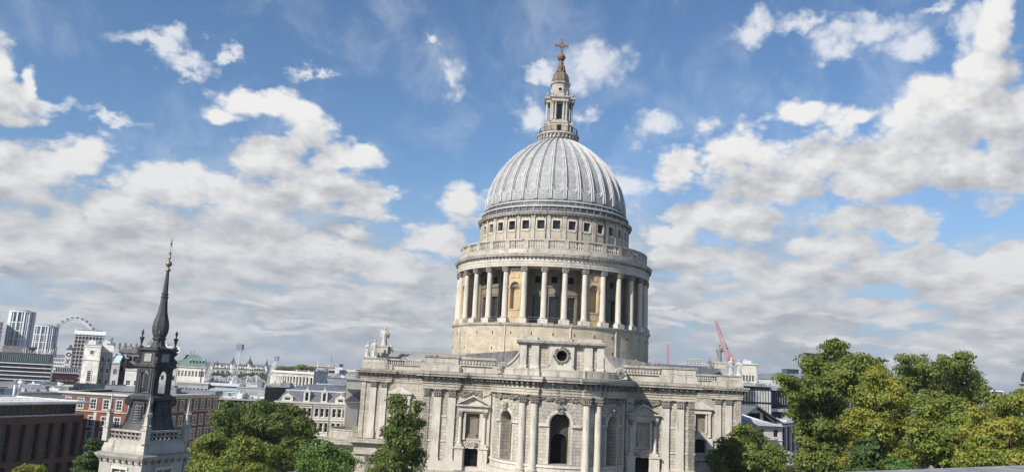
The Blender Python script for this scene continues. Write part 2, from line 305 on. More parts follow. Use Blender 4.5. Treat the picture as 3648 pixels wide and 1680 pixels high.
# ------------------------------------------------------------------ mesh helpers
class MB:
    def __init__(s): s.v = []; s.f = []
    def add(s, v, f, M=None):
        o = len(s.v)
        s.v += [tuple(M @ Vector(p)) for p in v] if M is not None else [tuple(p) for p in v]
        s.f += [tuple(i+o for i in q) for q in f]; return s
    def box(s, x0, x1, y0, y1, z0, z1, M=None):
        v = [(x, y, z) for z in (z0, z1) for y in (y0, y1) for x in (x0, x1)]
        return s.add(v, [(0, 2, 3, 1), (4, 5, 7, 6), (0, 1, 5, 4), (2, 6, 7, 3), (0, 4, 6, 2), (1, 3, 7, 5)], M)
    def lathe(s, pr, n=24, cx=0, cy=0, ph=0., a0=0., a1=None, caps=True, M=None):
        """a1 None: full turn; angle 0 faces -y, growing towards +x"""
        full = a1 is None; cnt = n if full else n+1; a1 = a0+2*math.pi if full else a1
        v = []
        for k in range(cnt):
            a = a0+ph+(a1-a0)*k/n
            for r, z in pr: v.append((cx+r*math.sin(a), cy-r*math.cos(a), z))
        m = len(pr); f = []
        for k in range(n):
            k2 = (k+1) % cnt if full else k+1
            for j in range(m-1): f.append((k*m+j, k2*m+j, k2*m+j+1, k*m+j+1))
        if full and caps:
            if pr[0][0] > .001: f.append(tuple(k*m for k in range(cnt-1, -1, -1)))
            if pr[-1][0] > .001: f.append(tuple(k*m+m-1 for k in range(cnt)))
        return s.add(v, f, M)
    def tube(s, p, q, r, r2=None, n=6):
        p, q = Vector(p), Vector(q); r2 = r if r2 is None else r2
        R = (q-p).to_track_quat('Z', 'Y').to_matrix(); v = []
        for c, rr in ((p, r), (q, r2)):
            for k in range(n):
                a = 2*math.pi*k/n; v.append(c+R @ Vector((rr*math.cos(a), rr*math.sin(a), 0)))
        f = [(k, (k+1) % n, n+(k+1) % n, n+k) for k in range(n)]+[tuple(range(n-1, -1, -1)), tuple(range(n, 2*n))]
        return s.add(v, f)
    def prism(s, pts, vec, M=None):
        n = len(pts); vec = Vector(vec)
        v = [Vector(p) for p in pts]+[Vector(p)+vec for p in pts]
        return s.add(v, [tuple(range(n)), tuple(range(2*n-1, n-1, -1))]+[(i, n+i, n+(i+1) % n, (i+1) % n) for i in range(n)], M)
    def sweep(s, path, prof, closed=False):
        """profile (out, z) swept along a level path; out points to the right of travel"""
        n = len(path); P = [Vector((p[0], p[1])) for p in path]; v = []
        for i in range(n):
            a = P[i]-P[i-1] if (i or closed) else P[1]-P[0]; b = P[(i+1) % n]-P[i] if (i < n-1 or closed) else P[i]-P[i-1]
            na = Vector((a.y, -a.x)).normalized(); nb = Vector((b.y, -b.x)).normalized()
            k = na+nb; k = k/max(.3, k.dot(na)) if k.length > .01 else na
            for d, z in prof: v.append((P[i].x+k.x*d, P[i].y+k.y*d, z))
        m = len(prof); f = []
        for i in range(n if closed else n-1):
            i2 = (i+1) % n
            for j in range(m-1): f.append((i*m+j, i2*m+j, i2*m+j+1, i*m+j+1))
        return s.add(v, f)
    def obj(s, name, mat, parent=None, smooth=False, loc=None, label=None):
        me = bpy.data.meshes.new(name); me.from_pydata([tuple(p) for p in s.v], [], s.f); me.materials.append(MS[mat] if isinstance(mat, str) else mat)
        if smooth:
            me.polygons.foreach_set('use_smooth', [True]*len(me.polygons))
            me.set_sharp_from_angle(angle=math.radians(38))
        o = bpy.data.objects.new(name, me); sc.collection.objects.link(o)
        if parent: o.parent = parent
        if loc is not None: o.location = loc
        if label: o['label'] = label
        return o
def thing(name, label, cat, loc=(0, 0, 0), rz=0., group=None):
    o = bpy.data.objects.new(name, None); sc.collection.objects.link(o); o.location = loc; o.rotation_euler = (0, 0, rz)
    o.empty_display_size = .5
    o['label'] = label; o['category'] = cat
    if group: o['group'] = group
    return o
def tag(o, label, cat, group=None):
    o['label'] = label; o['category'] = cat
    if group: o['group'] = group
    return o
def inst(src, parent, M):
    """a linked copy of one mesh object and its children under parent"""
    o = src.copy(); sc.collection.objects.link(o); o.parent = parent; o.matrix_basis = M
    for ch in list(src.children):
        c = ch.copy(); sc.collection.objects.link(c); c.parent = o
    return o
def first(src, copies, parent, Ms):
    src.parent = parent; src.matrix_basis = Ms[0]
    for M in Ms[1:]: inst(src, parent, M)
def TR(x, y, z, rz=0.): return Matrix.Translation((x, y, z)) @ Matrix.Rotation(rz, 4, 'Z')
def MAPF(P0, P1):
    """flat wall: s along P0->P1 (left to right seen from outside), d into the wall"""
    a = Vector((P0[0], P0[1])); t = (Vector((P1[0], P1[1]))-a).normalized(); n = Vector((-t.y, t.x))
    return lambda s, z, d: (a.x+t.x*s+n.x*d, a.y+t.y*s+n.y*d, z)
def MAPC(cx, cy, R):
    """round wall: s is arc length from the -y direction"""
    return lambda s, z, d: (cx+(R-d)*math.sin(s/R), cy-(R-d)*math.cos(s/R), z)
def wall(mb, mp, s0, s1, z0, z1, ops=(), step=1e9, back=False):
    """wall face with real openings. ops: (a, b, za, zb, depth, arch)"""
    S = {s0, s1}; Z = {z0, z1}
    for a, b, za, zb, d, ar in ops: S |= {a, b}; Z |= {za, zb}
    S = sorted(x for x in S if s0 <= x <= s1); Z = sorted(Z)
    S2 = [S[0]]
    for x in S[1:]:
        k = max(1, math.ceil((x-S2[-1])/step-1e-6)); x0 = S2[-1]
        S2 += [x0+(x-x0)*i/k for i in range(1, k+1)]
    def quad(p): mb.add(p, [(0, 1, 2, 3)])
    for a, b in zip(S2, S2[1:]):
        for c, d in zip(Z, Z[1:]):
            m, n = (a+b)/2, (c+d)/2
            if any(o[0] < m < o[1] and o[2] < n < o[3] for o in ops): continue
            quad([mp(a, c, 0), mp(b, c, 0), mp(b, d, 0), mp(a, d, 0)])
    for a, b, za, zb, d, ar in ops:
        w = (b-a)/2; c = (a+b)/2; zs = zb-w*ar if ar else zb
        quad([mp(a, za, 0), mp(a, zs, 0), mp(a, zs, d), mp(a, za, d)]); quad([mp(b, za, d), mp(b, zs, d), mp(b, zs, 0), mp(b, za, 0)])
        quad([mp(a, za, d), mp(b, za, d), mp(b, za, 0), mp(a, za, 0)])
        if ar:
            N = 10; pts = [(c-w*math.cos(math.pi*k/N), zs+w*ar*math.sin(math.pi*k/N)) for k in range(N+1)]
            for p, q in zip(pts, pts[1:]):
                quad([mp(p[0], p[1], 0), mp(q[0], q[1], 0), mp(q[0], zb, 0), mp(p[0], zb, 0)])
                quad([mp(p[0], p[1], 0), mp(p[0], p[1], d), mp(q[0], q[1], d), mp(q[0], q[1], 0)])
        else: quad([mp(a, zb, 0), mp(b, zb, 0), mp(b, zb, d), mp(a, zb, d)])
def panel(mb, mp, a, b, za, zb, d, ar=0):
    """the pane or back that closes an opening"""
    w = (b-a)/2; c = (a+b)/2; zs = zb-w*ar
    pts = [(a, za), (b, za)]
    if ar: pts += [(c+w*math.cos(math.pi*k/10), zs+w*ar*math.sin(math.pi*k/10)) for k in range(11)]
    else: pts += [(b, zb), (a, zb)]
    mb.add([mp(p, q, d) for p, q in pts], [tuple(range(len(pts)))])
def archband(mb, mp, c, zs, w, t, out, ar=1., N=14):
    """moulded band round an arch, standing out from the wall"""
    pr = []
    for k in range(N+1):
        a = math.pi*k/N; cs, sn = -math.cos(a), math.sin(a)
        pr.append([mp(c+w*cs, zs+w*sn*ar, 0), mp(c+w*cs, zs+w*sn*ar, -out), mp(c+(w+t)*cs, zs+(w+t)*sn*ar, -out), mp(c+(w+t)*cs, zs+(w+t)*sn*ar, 0)])
    for p, q in zip(pr, pr[1:]): mb.add(p+q, [(0, 4, 5, 1), (1, 5, 6, 2), (2, 6, 7, 3)])
def mbox(mb, mp, a, b, za, zb, d0, d1, step=1e9):
    """box on a mapped wall, from depth d0 (out) to d1"""
    k = max(1, math.ceil((b-a)/step)); 
    for i in range(k):
        p, q = a+(b-a)*i/k, a+(b-a)*(i+1)/k
        v = [mp(s, z, d) for z in (za, zb) for d in (d0, d1) for s in (p, q)]
        mb.add(v, [(0, 2, 3, 1), (4, 5, 7, 6), (0, 1, 5, 4), (2, 6, 7, 3), (0, 4, 6, 2), (1, 3, 7, 5)])
def blobs(mb, mp, a, b, za, zb, d, r, n, seed=1):
    """carved fruit and leaves: small lumps along a band, hanging in swags"""
    R = random.Random(seed)
    for i in range(n):
        t = (i+R.random())/n; s = a+(b-a)*t; z = za+(zb-za)*(.25+.6*R.random()); rr = r*R.uniform(.6, 1.3)
        c = Vector(mp(s, z, d)); v = [c+Vector(o)*rr for o in ((1, 0, 0), (-1, 0, 0), (0, 1, 0), (0, -1, 0), (0, 0, 1), (0, 0, -1))]
        mb.add(v, [(0, 2, 4), (2, 1, 4), (1, 3, 4), (3, 0, 4), (2, 0, 5), (1, 2, 5), (3, 1, 5), (0, 3, 5)])
def capital(mb, x, y, z0, z1, w, d=None, seed=1, rz=0.):
    """leafy capital on a shaft of width w (d: pilaster depth)"""
    h = z1-z0; M = TR(x, y, 0, rz); R = random.Random(seed)
    if d is None:
        mb.lathe([(w/2, z0), (w/2*1.08, z0+h*.1), (w/2, z0+h*.12), (w/2*1.05, z0+h*.5), (w/2*1.35, z0+h*.85)], 10, M=M)
        dd = w
    else:
        mb.box(-w/2, w/2, -d, d, z0, z1-h*.1, M); dd = d*2
    for row, (za, o, k) in enumerate(((.12, .10, 4), (.42, .14, 4), (.72, .2, 2))):
        for i in range(k):
            u = (-.5+(i+.5)/k)*w*(1+row*.12)
            for sgn in ((-1, 1) if d is None else (-1,)):
                yy = sgn*(dd/2+o*w*.4) if d is None or True else 0
                mb.box(u-w*.085, u+w*.085, yy-w*.1, yy+w*.1, z0+h*za, z0+h*(za+.24), M)
            if d is None:
                for sgn in (-1, 1): mb.box(sgn*(w/2+o*w*.4)-w*.1, sgn*(w/2+o*w*.4)+w*.1, u-w*.085, u+w*.085, z0+h*za, z0+h*(za+.24), M)
    e = w*.66; ed = e if d is None else d+w*.2
    mb.box(-e, e, -ed, ed, z1-h*.12, z1, M)
def column(x, y, z0, zc, z1, w, parent, mat='sm', name='column', base=.5, plinth=0.):
    mb = MB()
    if plinth: mb.box(-w*.78, w*.78, -w*.78, w*.78, z0, z0+plinth)
    b = z0+plinth
    mb.lathe([(w*.7, b), (w*.7, b+base*.3), (w*.62, b+base*.45), (w*.66, b+base*.7), (w*.52, b+base), (w*.5, b+base+.05), (w*.495, b+(zc-b)*.4), (w*.43, zc)], 14)
    o = mb.obj(name, mat, parent, True, (x, y, 0))
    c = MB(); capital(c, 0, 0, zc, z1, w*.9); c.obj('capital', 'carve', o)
    return o
BAL = [(.10, 0), (.10, .12), (.06, .2), (.14, .38), (.12, .5), (.055, .72), (.055, .82), (.1, .88), (.1, 1)]
def baluster(mb, x, y, z0, z1, k=1., n=6):
    mb.lathe([(r*k, z0+t*(z1-z0)) for r, t in BAL], n, x, y, caps=False)
# ------------------------------------------------------------------ ground
PI = math.pi; D2R = math.pi/180
g = MB(); N = 48
g.v = [(0, 0, 0)]+[(4700*math.sin(2*PI*k/N), 4700*math.cos(2*PI*k/N), 0) for k in range(N)]
g.f = [(0, (k+1) % N+1, k+1) for k in range(N)]
g.v = [(max(-4700, min(4700, x)), max(-59, y), z) for x, y, z in g.v]
o = g.obj('ground', 'asph'); o['kind'] = 'structure'
# distant low hills closing the horizon
hm = plain('hill_haze_green', (.07, .085, .06), .9, var=.4, scale=.004)
for (Y, h, sd) in ((3300, 34, 1), (4000, 48, 2)):
    R = random.Random(sd); mb = MB(); n = 120; v = []
    ph = [R.uniform(0, 6) for _ in range(5)]
    for i in range(n+1):
        x = -3600+7200*i/n
        z = h*(.8+.2*math.sin(x/900+ph[0])+.1*math.sin(x/300+ph[1])+.05*math.sin(x/90+ph[2]))
        v += [(x, Y-500, 0), (x, Y, z), (x, Y+500, 0)]
    mb.v = v; mb.f = [(i*3+j, i*3+3+j, i*3+4+j, i*3+1+j) for i in range(n) for j in (0, 1)]
    o = mb.obj('hills', hm, smooth=True); o['kind'] = 'structure'

# ------------------------------------------------------------------ the domed cathedral (local axes: x along the east front, -y towards the terrace)
CR = D2R*1.72; C0 = (9.15, 168, 0)
CA = thing('cathedral', 'great white stone cathedral with ribbed lead dome, colonnaded drum and rounded east end', 'cathedral', C0, -CR)
CM = Matrix.Translation(C0) @ Matrix.Rotation(-CR, 4, 'Z')
def cw(x, y, z): return CM @ Vector((x, y, z))
VE, VT, UE, UT, RA = -60.3, -18., 18.2, 35.6, 8.7
ENT = [(0, 30.08), (.12, 30.08), (.12, 30.4), (.2, 30.42), (.2, 30.72), (.34, 30.8), (.34, 30.9), (.08, 30.93), (.08, 31.62), (.3, 31.68), (.95, 31.7), (1.0, 31.95), (1.12, 32.0), (1.18, 32.3), (0, 32.42)]
def arcpath(r, a0, a1, n, cx=0, cy=VE): return [(cx+r*math.sin(a0+(a1-a0)*k/n), cy-r*math.cos(a0+(a1-a0)*k/n)) for k in range(n+1)]
def brackets(mb, path, z0=31.0, z1=31.68, sp=.85, d=.72, w=.26):
    P = [Vector((p[0], p[1])) for p in path]; L = 0
    for a, b in zip(P, P[1:]):
        l = (b-a).length; t = (b-a)/max(l, 1e-6)
        if l < .7:
            L += l
            if L < sp: continue
            L = 0; ss = [l/2]
        else:
            k = max(1, round(l/sp)); ss = [l*(i+.5)/k for i in range(k)]; L = 0
        for s in ss:
            c = a+t*s; M = TR(c.x, c.y, 0, math.atan2(t.y, t.x))
            mb.box(-w/2, w/2, -d, 0, z0+.35, z1, M); mb.box(-w/2, w/2, -d*.45, 0, z0, z0+.35, M)
# --- east end walls
ops = []
for c in (-11.35, 11.35):
    ops += [(c-.92, c+.92, 23.8, 27.05, .45, 0), (c-.9, c+.9, 20.2, 22.6, .7, .25)]
for sgn, nm in ((-1, 'left'), (1, 'right')):
    mb = MB(); a, b = ((-UE, -RA+.3) if sgn < 0 else (RA-.3, UE))
    wall(mb, MAPF((-UE, VE), (UE, VE)), a+UE, b+UE, 19.6, 30.1, [(o[0]+UE, o[1]+UE)+o[2:] for o in ops if a < o[0] < b])
    mb.obj('choir_wall', 'ash', CA)
    mp = MAPF((-UE, VE), (UE, VE)); c = (11.35*sgn)+UE
    # aedicule: niche back with blind arch, columns, pediment, pedestals
    nb = MB(); panel(nb, mp, c-.92, c+.92, 23.8, 27.05, .45)
    archband(nb, lambda s, z, d: mp(s, z, d+.45), c, 25.9, .55, .16, .1); mbox(nb, mp, c-.72, c-.55, 24.3, 25.9, .35, .45); mbox(nb, mp, c+.55, c+.72, 24.3, 25.9, .35, .45)
    mbox(nb, mp, c-.8, c+.8, 23.8, 24.0, .1, .45); mbox(nb, mp, c-.55, c+.55, 24.0, 24.35, .2, .45)
    nb.obj('blind_niche', MS['inner'] if sgn < 0 else MS['att'], CA)
    fr = MB()
    for s in (-1, 1):
        mbox(fr, mp, c+s*1.07-.15, c+s*1.07+.15, 23.6, 27.2, -.2, 0)
    mbox(fr, mp, c-1.22, c+1.22, 27.05, 27.3, -.2, 0); mbox(fr, mp, c-2.0, c+2.0, 27.3, 28.0, -.45, 0)
    mbox(fr, mp, c-1.9, c+1.9, 27.42, 27.55, -.5, -.4)
    fr.obj('window_surround', 'sm', CA)
    pd = MB(); x0, x1 = c-2.25-UE, c+2.25-UE; y = VE
    pd.prism([(x0, y-.8, 28.0), (x1, y-.8, 28.0), (x1, y-.8, 28.18), (x0, y-.8, 28.18)], (0, .8, 0))
    for q0, q1 in (((x0, 28.18), (c-UE, 29.5)), ((c-UE, 29.5), (x1, 28.18))):
        pd.prism([(q0[0], y-.85, q0[1]), (q1[0], y-.85, q1[1]), (q1[0], y-.85, q1[1]-.26), (q0[0], y-.85, q0[1]-.02)] if q0[0] < c-UE-.1 else
                 [(q0[0], y-.85, q0[1]), (q1[0], y-.85, q1[1]), (q1[0], y-.85, q1[1]-.02), (q0[0], y-.85, q0[1]-.26)], (0, .85, 0))
    pd.prism([(x0+.3, y-.35, 28.16), (x1-.3, y-.35, 28.16), (c-UE, y-.35, 29.25)], (0, .35, 0))
    pd.obj('pediment', 'sm', CA)
    for s in (-1, 1):
        x = c-UE+s*1.62
        column(x, VE-.28, 23.1, 26.6, 27.3, .42, CA, name='niche_column', base=.3)
        pe = MB(); pe.box(x-.55, x+.55, VE-.75, VE, 19.7, 22.5); pe.box(x-.68, x+.68, VE-.88, VE, 22.5, 22.75); pe.box(x-.4, x+.4, VE-.6, VE, 22.75, 23.1)
        pe.obj('pedestal', 'sm', CA)
    dr = MB(); archband(dr, mp, c, 22.37, .9, .3, .18, .25); mbox(dr, mp, c-1.2, c-.9, 20.2, 22.4, -.18, 0); mbox(dr, mp, c+.9, c+1.2, 20.2, 22.4, -.18, 0)
    mbox(dr, mp, c-.35, c+.35, 22.5, 23.4, -.3, 0); blobs(dr, mp, c-.6, c+.6, 22.6, 23.5, -.3, .16, 22, 3)
    dr.obj('door_surround', 'sm', CA)
    w = MB(); panel(w, mp, c-.9, c+.9, 20.2, 22.6, .5, .25); wo_ = w.obj('window', 'dark', CA)
    gr = MB()
    for k in range(1, 4): mbox(gr, mp, c-.9+k*.45-.02, c-.9+k*.45+.02, 20.2, 22.4, .42, .46)
    for z in (20.8, 21.5): mbox(gr, mp, c-.9, c+.9, z, z+.04, .42, .46)
    gr.obj('grille', 'iron', wo_)
    # garland frieze between the capitals
    ga = MB(); blobs(ga, mp, c-2.9, c-.1, 29.15, 30.0, -.08, .13, 90, 5+sgn); blobs(ga, mp, c+.1, c+2.6, 29.3, 30.05, -.08, .13, 90, 9+sgn)
    for q in range(2):
        for k in range(20):
            t = k/19; blobs(ga, mp, c-2.6+q*2.7+t*2.3, c-2.5+q*2.7+t*2.3, 29.75-.55*math.sin(PI*t), 29.95-.55*math.sin(PI*t), -.14, .15, 2, k)
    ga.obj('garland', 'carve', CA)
    # pilasters (the outermost turns the corner)
    for i, u in enumerate((14.3, 16.25, 17.75)):
        w_ = 1.02 if i < 2 else .82; x = u*sgn; dd = .28 if i < 2 else .12
        p = MB(); p.box(x-w_/2, x+w_/2, VE-dd, VE, 21.15, 29.05); p.box(x-w_/2-.1, x+w_/2+.1, VE-dd-.1, VE, 20.75, 21.15)
        if i == 2: p.box(x-w_/2-.02, x+w_/2+.02, VE-dd, VE+.6, 20.7, 29.05)
        po = p.obj('pilaster', 'sm' if i < 2 else 'ash', CA)
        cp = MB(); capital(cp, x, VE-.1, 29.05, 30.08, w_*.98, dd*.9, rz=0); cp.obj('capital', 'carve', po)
    x = 9.6*sgn; p = MB(); p.box(x-.55, x+.55, VE-.2, VE, 19.7, 30.08); po = p.obj('pilaster', 'sm', CA)
    p = MB(); x0, x1 = sorted((13.4*sgn, 18.55*sgn)); p.box(x0, x1, VE-.62, VE, 19.6, 20.75); p.box(x0+.1, x1-.1, VE-.52, VE, 20.75, 20.8)
    x0, x1 = sorted((8.9*sgn, 13.4*sgn)); p.box(x0, x1, VE-.25, VE, 19.6, 20.15)
    p.obj('plinth', 'sm', CA)
    # string courses on the rusticated strips
    for z in (23.2, 26.4): p = MB(); p.box(*(sorted((18.3*sgn, 13.5*sgn))), VE-.1, VE, z, z+.16); p.obj('string_course', 'sm', CA)
# --- apse
mpa = MAPC(0, VE, RA); A1 = 50.5*D2R*RA; L = PI/2*RA
aps = [(-1.32, 1.32, 21.9, 28.0, 1.5, 1), (-A1-1.15, -A1+1.15, 21.9, 27.95, 1.3, 1), (A1-1.15, A1+1.15, 21.9, 27.95, 1.3, 1)]
mb = MB(); wall(mb, mpa, -L, L, 19.6, 30.1, aps, step=.7); mb.obj('apse_wall', stone('apse_ashlar', PS, block=(1.1, .42, .04), mortar=.5, stain=.35, cyl=False), CA)
# local copy of wall coordinates needs the arc, so the apse blocks follow the local normal
for i, (a, b, za, zb, d, ar) in enumerate(aps):
    c = (a+b)/2; w = (b-a)/2
    bk = MB()
    if i == 0:
        wall(bk, lambda s, z, dd: mpa(s, z, dd+1.45), a-.2, b+.2, 21.9, 28.1, [(-1.22, 1.22, 21.9, 25.6, .5, .8)], step=.5)
        archband(bk, lambda s, z, dd: mpa(s, z, dd+1.45), 0, 24.62, 1.1, .14, .12, .8)
        bo = bk.obj('window', 'win', CA); gl = MB(); panel(gl, mpa, -1.22, 1.22, 21.9, 25.6, 1.85, .8); gl.obj('pane', 'dark', bo)
    else:
        wall(bk, lambda s, z, dd: mpa(s, z, dd+1.25), a-.2, b+.2, 21.9, 28.1, [(c-.7, c+.7, 22.6, 26.2, .3, 0)], step=.5)
        bo = bk.obj('window', 'inner', CA); gl = MB(); panel(gl, mpa, c-.7, c+.7, 22.6, 26.2, 1.5); gl.obj('pane', 'inner' if i == 1 else 'soot_shade', bo)
    ab = MB(); archband(ab, mpa, c, zb-w, w, .4, .16); archband(ab, mpa, c, zb-w, w+.12, .12, .24)
    for s in (-1, 1):
        e = c+s*(w+.75); mbox(ab, mpa, min(c+s*w, c+s*(w+1.3)), max(c+s*w, c+s*(w+1.3)), zb-w-.32, zb-w, -.22, 0, .5)
        mbox(ab, mpa, min(c+s*w, c+s*(w+.3)), max(c+s*w, c+s*(w+.3)), 21.9, zb-w-.32, -.05, 0, .5)
    ab.obj('window_surround', 'sm', CA)
    ks = MB(); mbox(ks, mpa, c-.3, c+.3, zb-.1, zb+.95, -.4, 0); blobs(ks, mpa, c-.35, c+.35, zb-.1, zb+.8, -.42, .15, 16, i); ks.obj('keystone', 'carve', CA)
    # fanned joints round the arch
    vs = MB()
    for k in range(1, 8):
        aa = PI*k/8; 
        for t in range(4):
            r_ = w+.55+t*.2
            if zb-w+r_*math.sin(aa) < 29: mbox(vs, mpa, c-r_*math.cos(aa)-.03, c-r_*math.cos(aa)+.03, zb-w+r_*math.sin(aa)-.1, zb-w+r_*math.sin(aa)+.1, -.012, 0)
    vs.obj('arch_joints', 'soot_shade', CA)['kind'] = 'stuff'
for a in (-32, -21.3, 21.3, 32):
    r_ = RA+.22; column(r_*math.sin(a*D2R), VE-r_*math.cos(a*D2R), 20.7, 29.05, 30.08, .98, CA, name='apse_column', base=.5)
for a in (-76, 76): # flat pilaster where the curve meets the wall
    p = MB(); c = a*D2R*RA; mbox(p, mpa, c-.5, c+.5, 20.7, 30.08, -.15, 0); p.obj('pilaster', 'sm', CA)
p = MB()
for a in (-17.5*D2R*RA, 17.5*D2R*RA, 0): pass
p.sweep(arcpath(RA, -PI/2, PI/2, 40), [(.0, 21.8), (.2, 21.75), (.25, 21.5), (.1, 21.4), (.12, 20.8), (.45, 20.7), (.5, 19.6)])
p.obj('apse_plinth', 'sm', CA)
fz = MB(); blobs(fz, mpa, -L+.8, L-.8, 29.2, 30.05, -.1, .15, 520, 4); 
for k in range(7):
    c = (-60+20*k)*D2R*RA; blobs(fz, mpa, c-.5, c+.5, 29.1, 30.1, -.22, .2, 26, k)
fz.obj('garland', 'carve', CA)
# --- entablature, cornice, brackets following the whole outline of the east limb
def outline():
    P = [(-UE, VT), (-UE, VE-.3), (-13.4, VE-.3), (-13.4, VE), (-RA-.35, VE)]
    P += arcpath(RA+.38, -84*D2R, -18.5*D2R, 14)+arcpath(RA, -18*D2R, 18*D2R, 8)+arcpath(RA+.38, 18.5*D2R, 84*D2R, 14)
    P += [(RA+.35, VE), (13.4, VE), (13.4, VE-.3), (UE, VE-.3), (UE, VT)]
    return P
OL = outline()
e = MB(); e.sweep(OL, ENT[:9]); e.obj('entablature', 'ent', CA)
e = MB(); e.sweep(OL, ENT[8:]); e.obj('cornice', 'trim', CA)
e = MB(); brackets(e, OL); e.obj('cornice_bracket', 'soot_shade', CA)['kind'] = 'stuff'
e = MB(); e.sweep(OL, [(.12, 32.38), (.12, 33.05), (.02, 33.15), (.02, 33.3), (-.55, 33.3)]); e.obj('parapet', 'trim', CA)
e = MB(); e.sweep(OL, [(-.2, 19.6), (.5, 19.6), (.9, 19.4), (.9, 19.0), (.2, 18.7), (.2, 0)]); e.obj('lower_storey', 'ash', CA)
# flat roof under the lead
e = MB(); e.prism([(x, y, 32.5) for x, y in OL], (0, 0, .35)); e.obj('roof', 'leadd', CA)
e = MB()
for s in (-1, 1): e.prism([(0, VE+6, 36.6), (0, VE+6, 33), (s*14.2, VE+6, 33), (s*14.2, VE+6, 34.9)], (0, 41.5, 0))
e.obj('choir_roof', 'leadr', CA)
for s in (-1, 1):   # side walls of the choir, plain ashlar with pilasters
    e = MB(); wall(e, MAPF((s*UE, VT if s < 0 else VE), (s*UE, VE if s < 0 else VT)), 0, abs(VE-VT), 19.6, 30.1)
    for k in range(6): 
        y = VE+3+k*7.2; e.box(min(s*UE, s*(UE+.25)), max(s*UE, s*(UE+.25)), y, y+1, 19.6, 30.1)
    e.obj('choir_wall', 'ash', CA)
def balustrade(x0, x1, y, z0=33.3, z1=34.45, parent=CA, n=None, name='balustrade', k=1.25, back=False):
    m = MB(); L_ = x1-x0; n = n or max(2, round(L_/.42))
    for i in range(n): baluster(m, x0+L_*(i+.5)/n, y, z0, z1-.28, k)
    b = m.obj(name, 'trim', parent, True)
    m = MB(); m.box(x0, x1, y-.28, y+.28, z1-.28, z1); m.box(x0, x1, y-.22, y+.22, z0-.02, z0+.1); m.obj('rail', 'trim', b)
def pedestal(x0, x1, y0, y1, z0, z1, parent=CA, name='parapet_pedestal'):
    m = MB(); m.box(x0-.2, x1+.2, y0-.2, y1, z0, z0+.75)
    m.prism([(x0-.2, y0-.2, z0+.75), (x1+.2, y0-.2, z0+.75), (x1, y0, z0+1.0), (x0, y0, z0+1.0)], (0, 0, .01))
    m.box(x0, x1, y0, y1, z0+.75, z1-.25); m.box(x0-.12, x1+.12, y0-.14, y1+.1, z1-.25, z1-.1); m.box(x0-.18, x1+.18, y0-.2, y1+.1, z1-.1, z1)
    m.box(x0+.9, x1-.5, y0-.05, y0, z0+1.15, z1-.45)
    m.obj(name, 'trim', parent)
for s in (-1, 1):
    a, b = sorted((s*8.6, s*13.6)); balustrade(a, b, VE-.05)
    a, b = sorted((s*13.7, s*18.25)); pedestal(a, b, VE-.4, VE+1.2, 32.4, 34.5)
    # side parapet of the choir
    m = MB(); m.box(min(s*17.7, s*18.3), max(s*17.7, s*18.3), VE+1.3, VT-.5, 32.4, 34.45); m.obj('parapet', 'trim', CA)
# --- attic block above the apse with its oculus
VA = VE-5.2
mpb = MAPF((-5.45, VA), (5.45, VA))
m = MB(); wall(m, mpb, 0, 10.9, 32.4, 36.5, [(5.45-1.55, 5.45+1.55, 32.4, 36.5, 0, 0)])
m.box(-5.45, -5.4, VA, VA+5, 32.4, 36.5); m.box(5.4, 5.45, VA, VA+5, 32.4, 36.5); m.box(-5.45, 5.45, VA+4.9, VA+5, 32.4, 36.5)
m.obj('attic_wall', 'ash', CA)
m = MB()
for a, b, d in ((-5.4, -4.55, .35), (-3.95, -2.95, .35), (2.95, 3.95, .35), (4.55, 5.4, .35)):
    m = MB(); m.box(a, b, VA-d, VA, 33.7, 36.5); m.box(a-.12, b+.12, VA-d-.15, VA, 32.4, 33.4); m.prism([(a-.12, VA-d-.15, 33.4), (a, VA-d, 33.7), (a, VA, 33.7), (a-.12, VA, 33.4)], (b-a+.12, 0, 0)); m.obj('attic_pilaster', 'sm', CA)
m = MB(); mpc = MAPF((-1.6, VA-.45), (1.6, VA-.45))
# centre bay with a round opening cut through it
n = 32; cz = 35.1; r = .68; V = []; 
for k in range(n):
    a = 2*PI*k/n; V.append((r*math.cos(a), VA-.45, cz+r*math.sin(a)))
for k in range(n):
    a = 2*PI*k/n; c_, s_ = math.cos(a), math.sin(a)
    t = min(1.6/max(abs(c_), 1e-6), (1.4 if s_ > 0 else 1.4)/max(abs(s_), 1e-6)); V.append((c_*t, VA-.45, cz+s_*t))
for k in range(n):
    a = 2*PI*k/n; V.append((r*math.cos(a), VA+.1, cz+r*math.sin(a)))
m.add(V, [(k, (k+1) % n, n+(k+1) % n, n+k) for k in range(n)]+[(k, 2*n+k, 2*n+(k+1) % n, (k+1) % n) for k in range(n)])
m.box(-1.6, 1.6, VA-.45, VA, 32.4, 33.7); m.box(-1.6, -1.58, VA-.45, VA, 33.7, 36.5); m.box(1.58, 1.6, VA-.45, VA, 33.7, 36.5); m.box(-1.75, 1.75, VA-.6, VA-.45, 32.4, 33.4)
m.obj('oculus_bay', 'sm', CA)
m = MB(); m.lathe([(.01, 0), (.72, 0)], 24, M=Matrix.Translation((0, VA, 35.1)) @ Matrix.Rotation(PI/2, 4, 'X')); ow = m.obj('window', 'dark', CA)
m = MB(); m.lathe([(.68, 0), (.68, .14), (.86, .18), (.95, .0)], 32, caps=False, M=Matrix.Translation((0, VA-.45, 35.1)) @ Matrix.Rotation(PI/2, 4, 'X'))
R = random.Random(8)
for k in range(60):
    a = R.uniform(0, 2*PI); rr = R.uniform(.85, 1.05)+.2*max(0, math.cos(a*4)-.6); blobs(m, lambda s, z, d: (s, VA-.5-d, z), rr*math.cos(a)-.05, rr*math.cos(a)+.05, 35.05+rr*math.sin(a), 35.15+rr*math.sin(a), .06, .12, 1, k)
m.obj('frame', 'carve', ow)
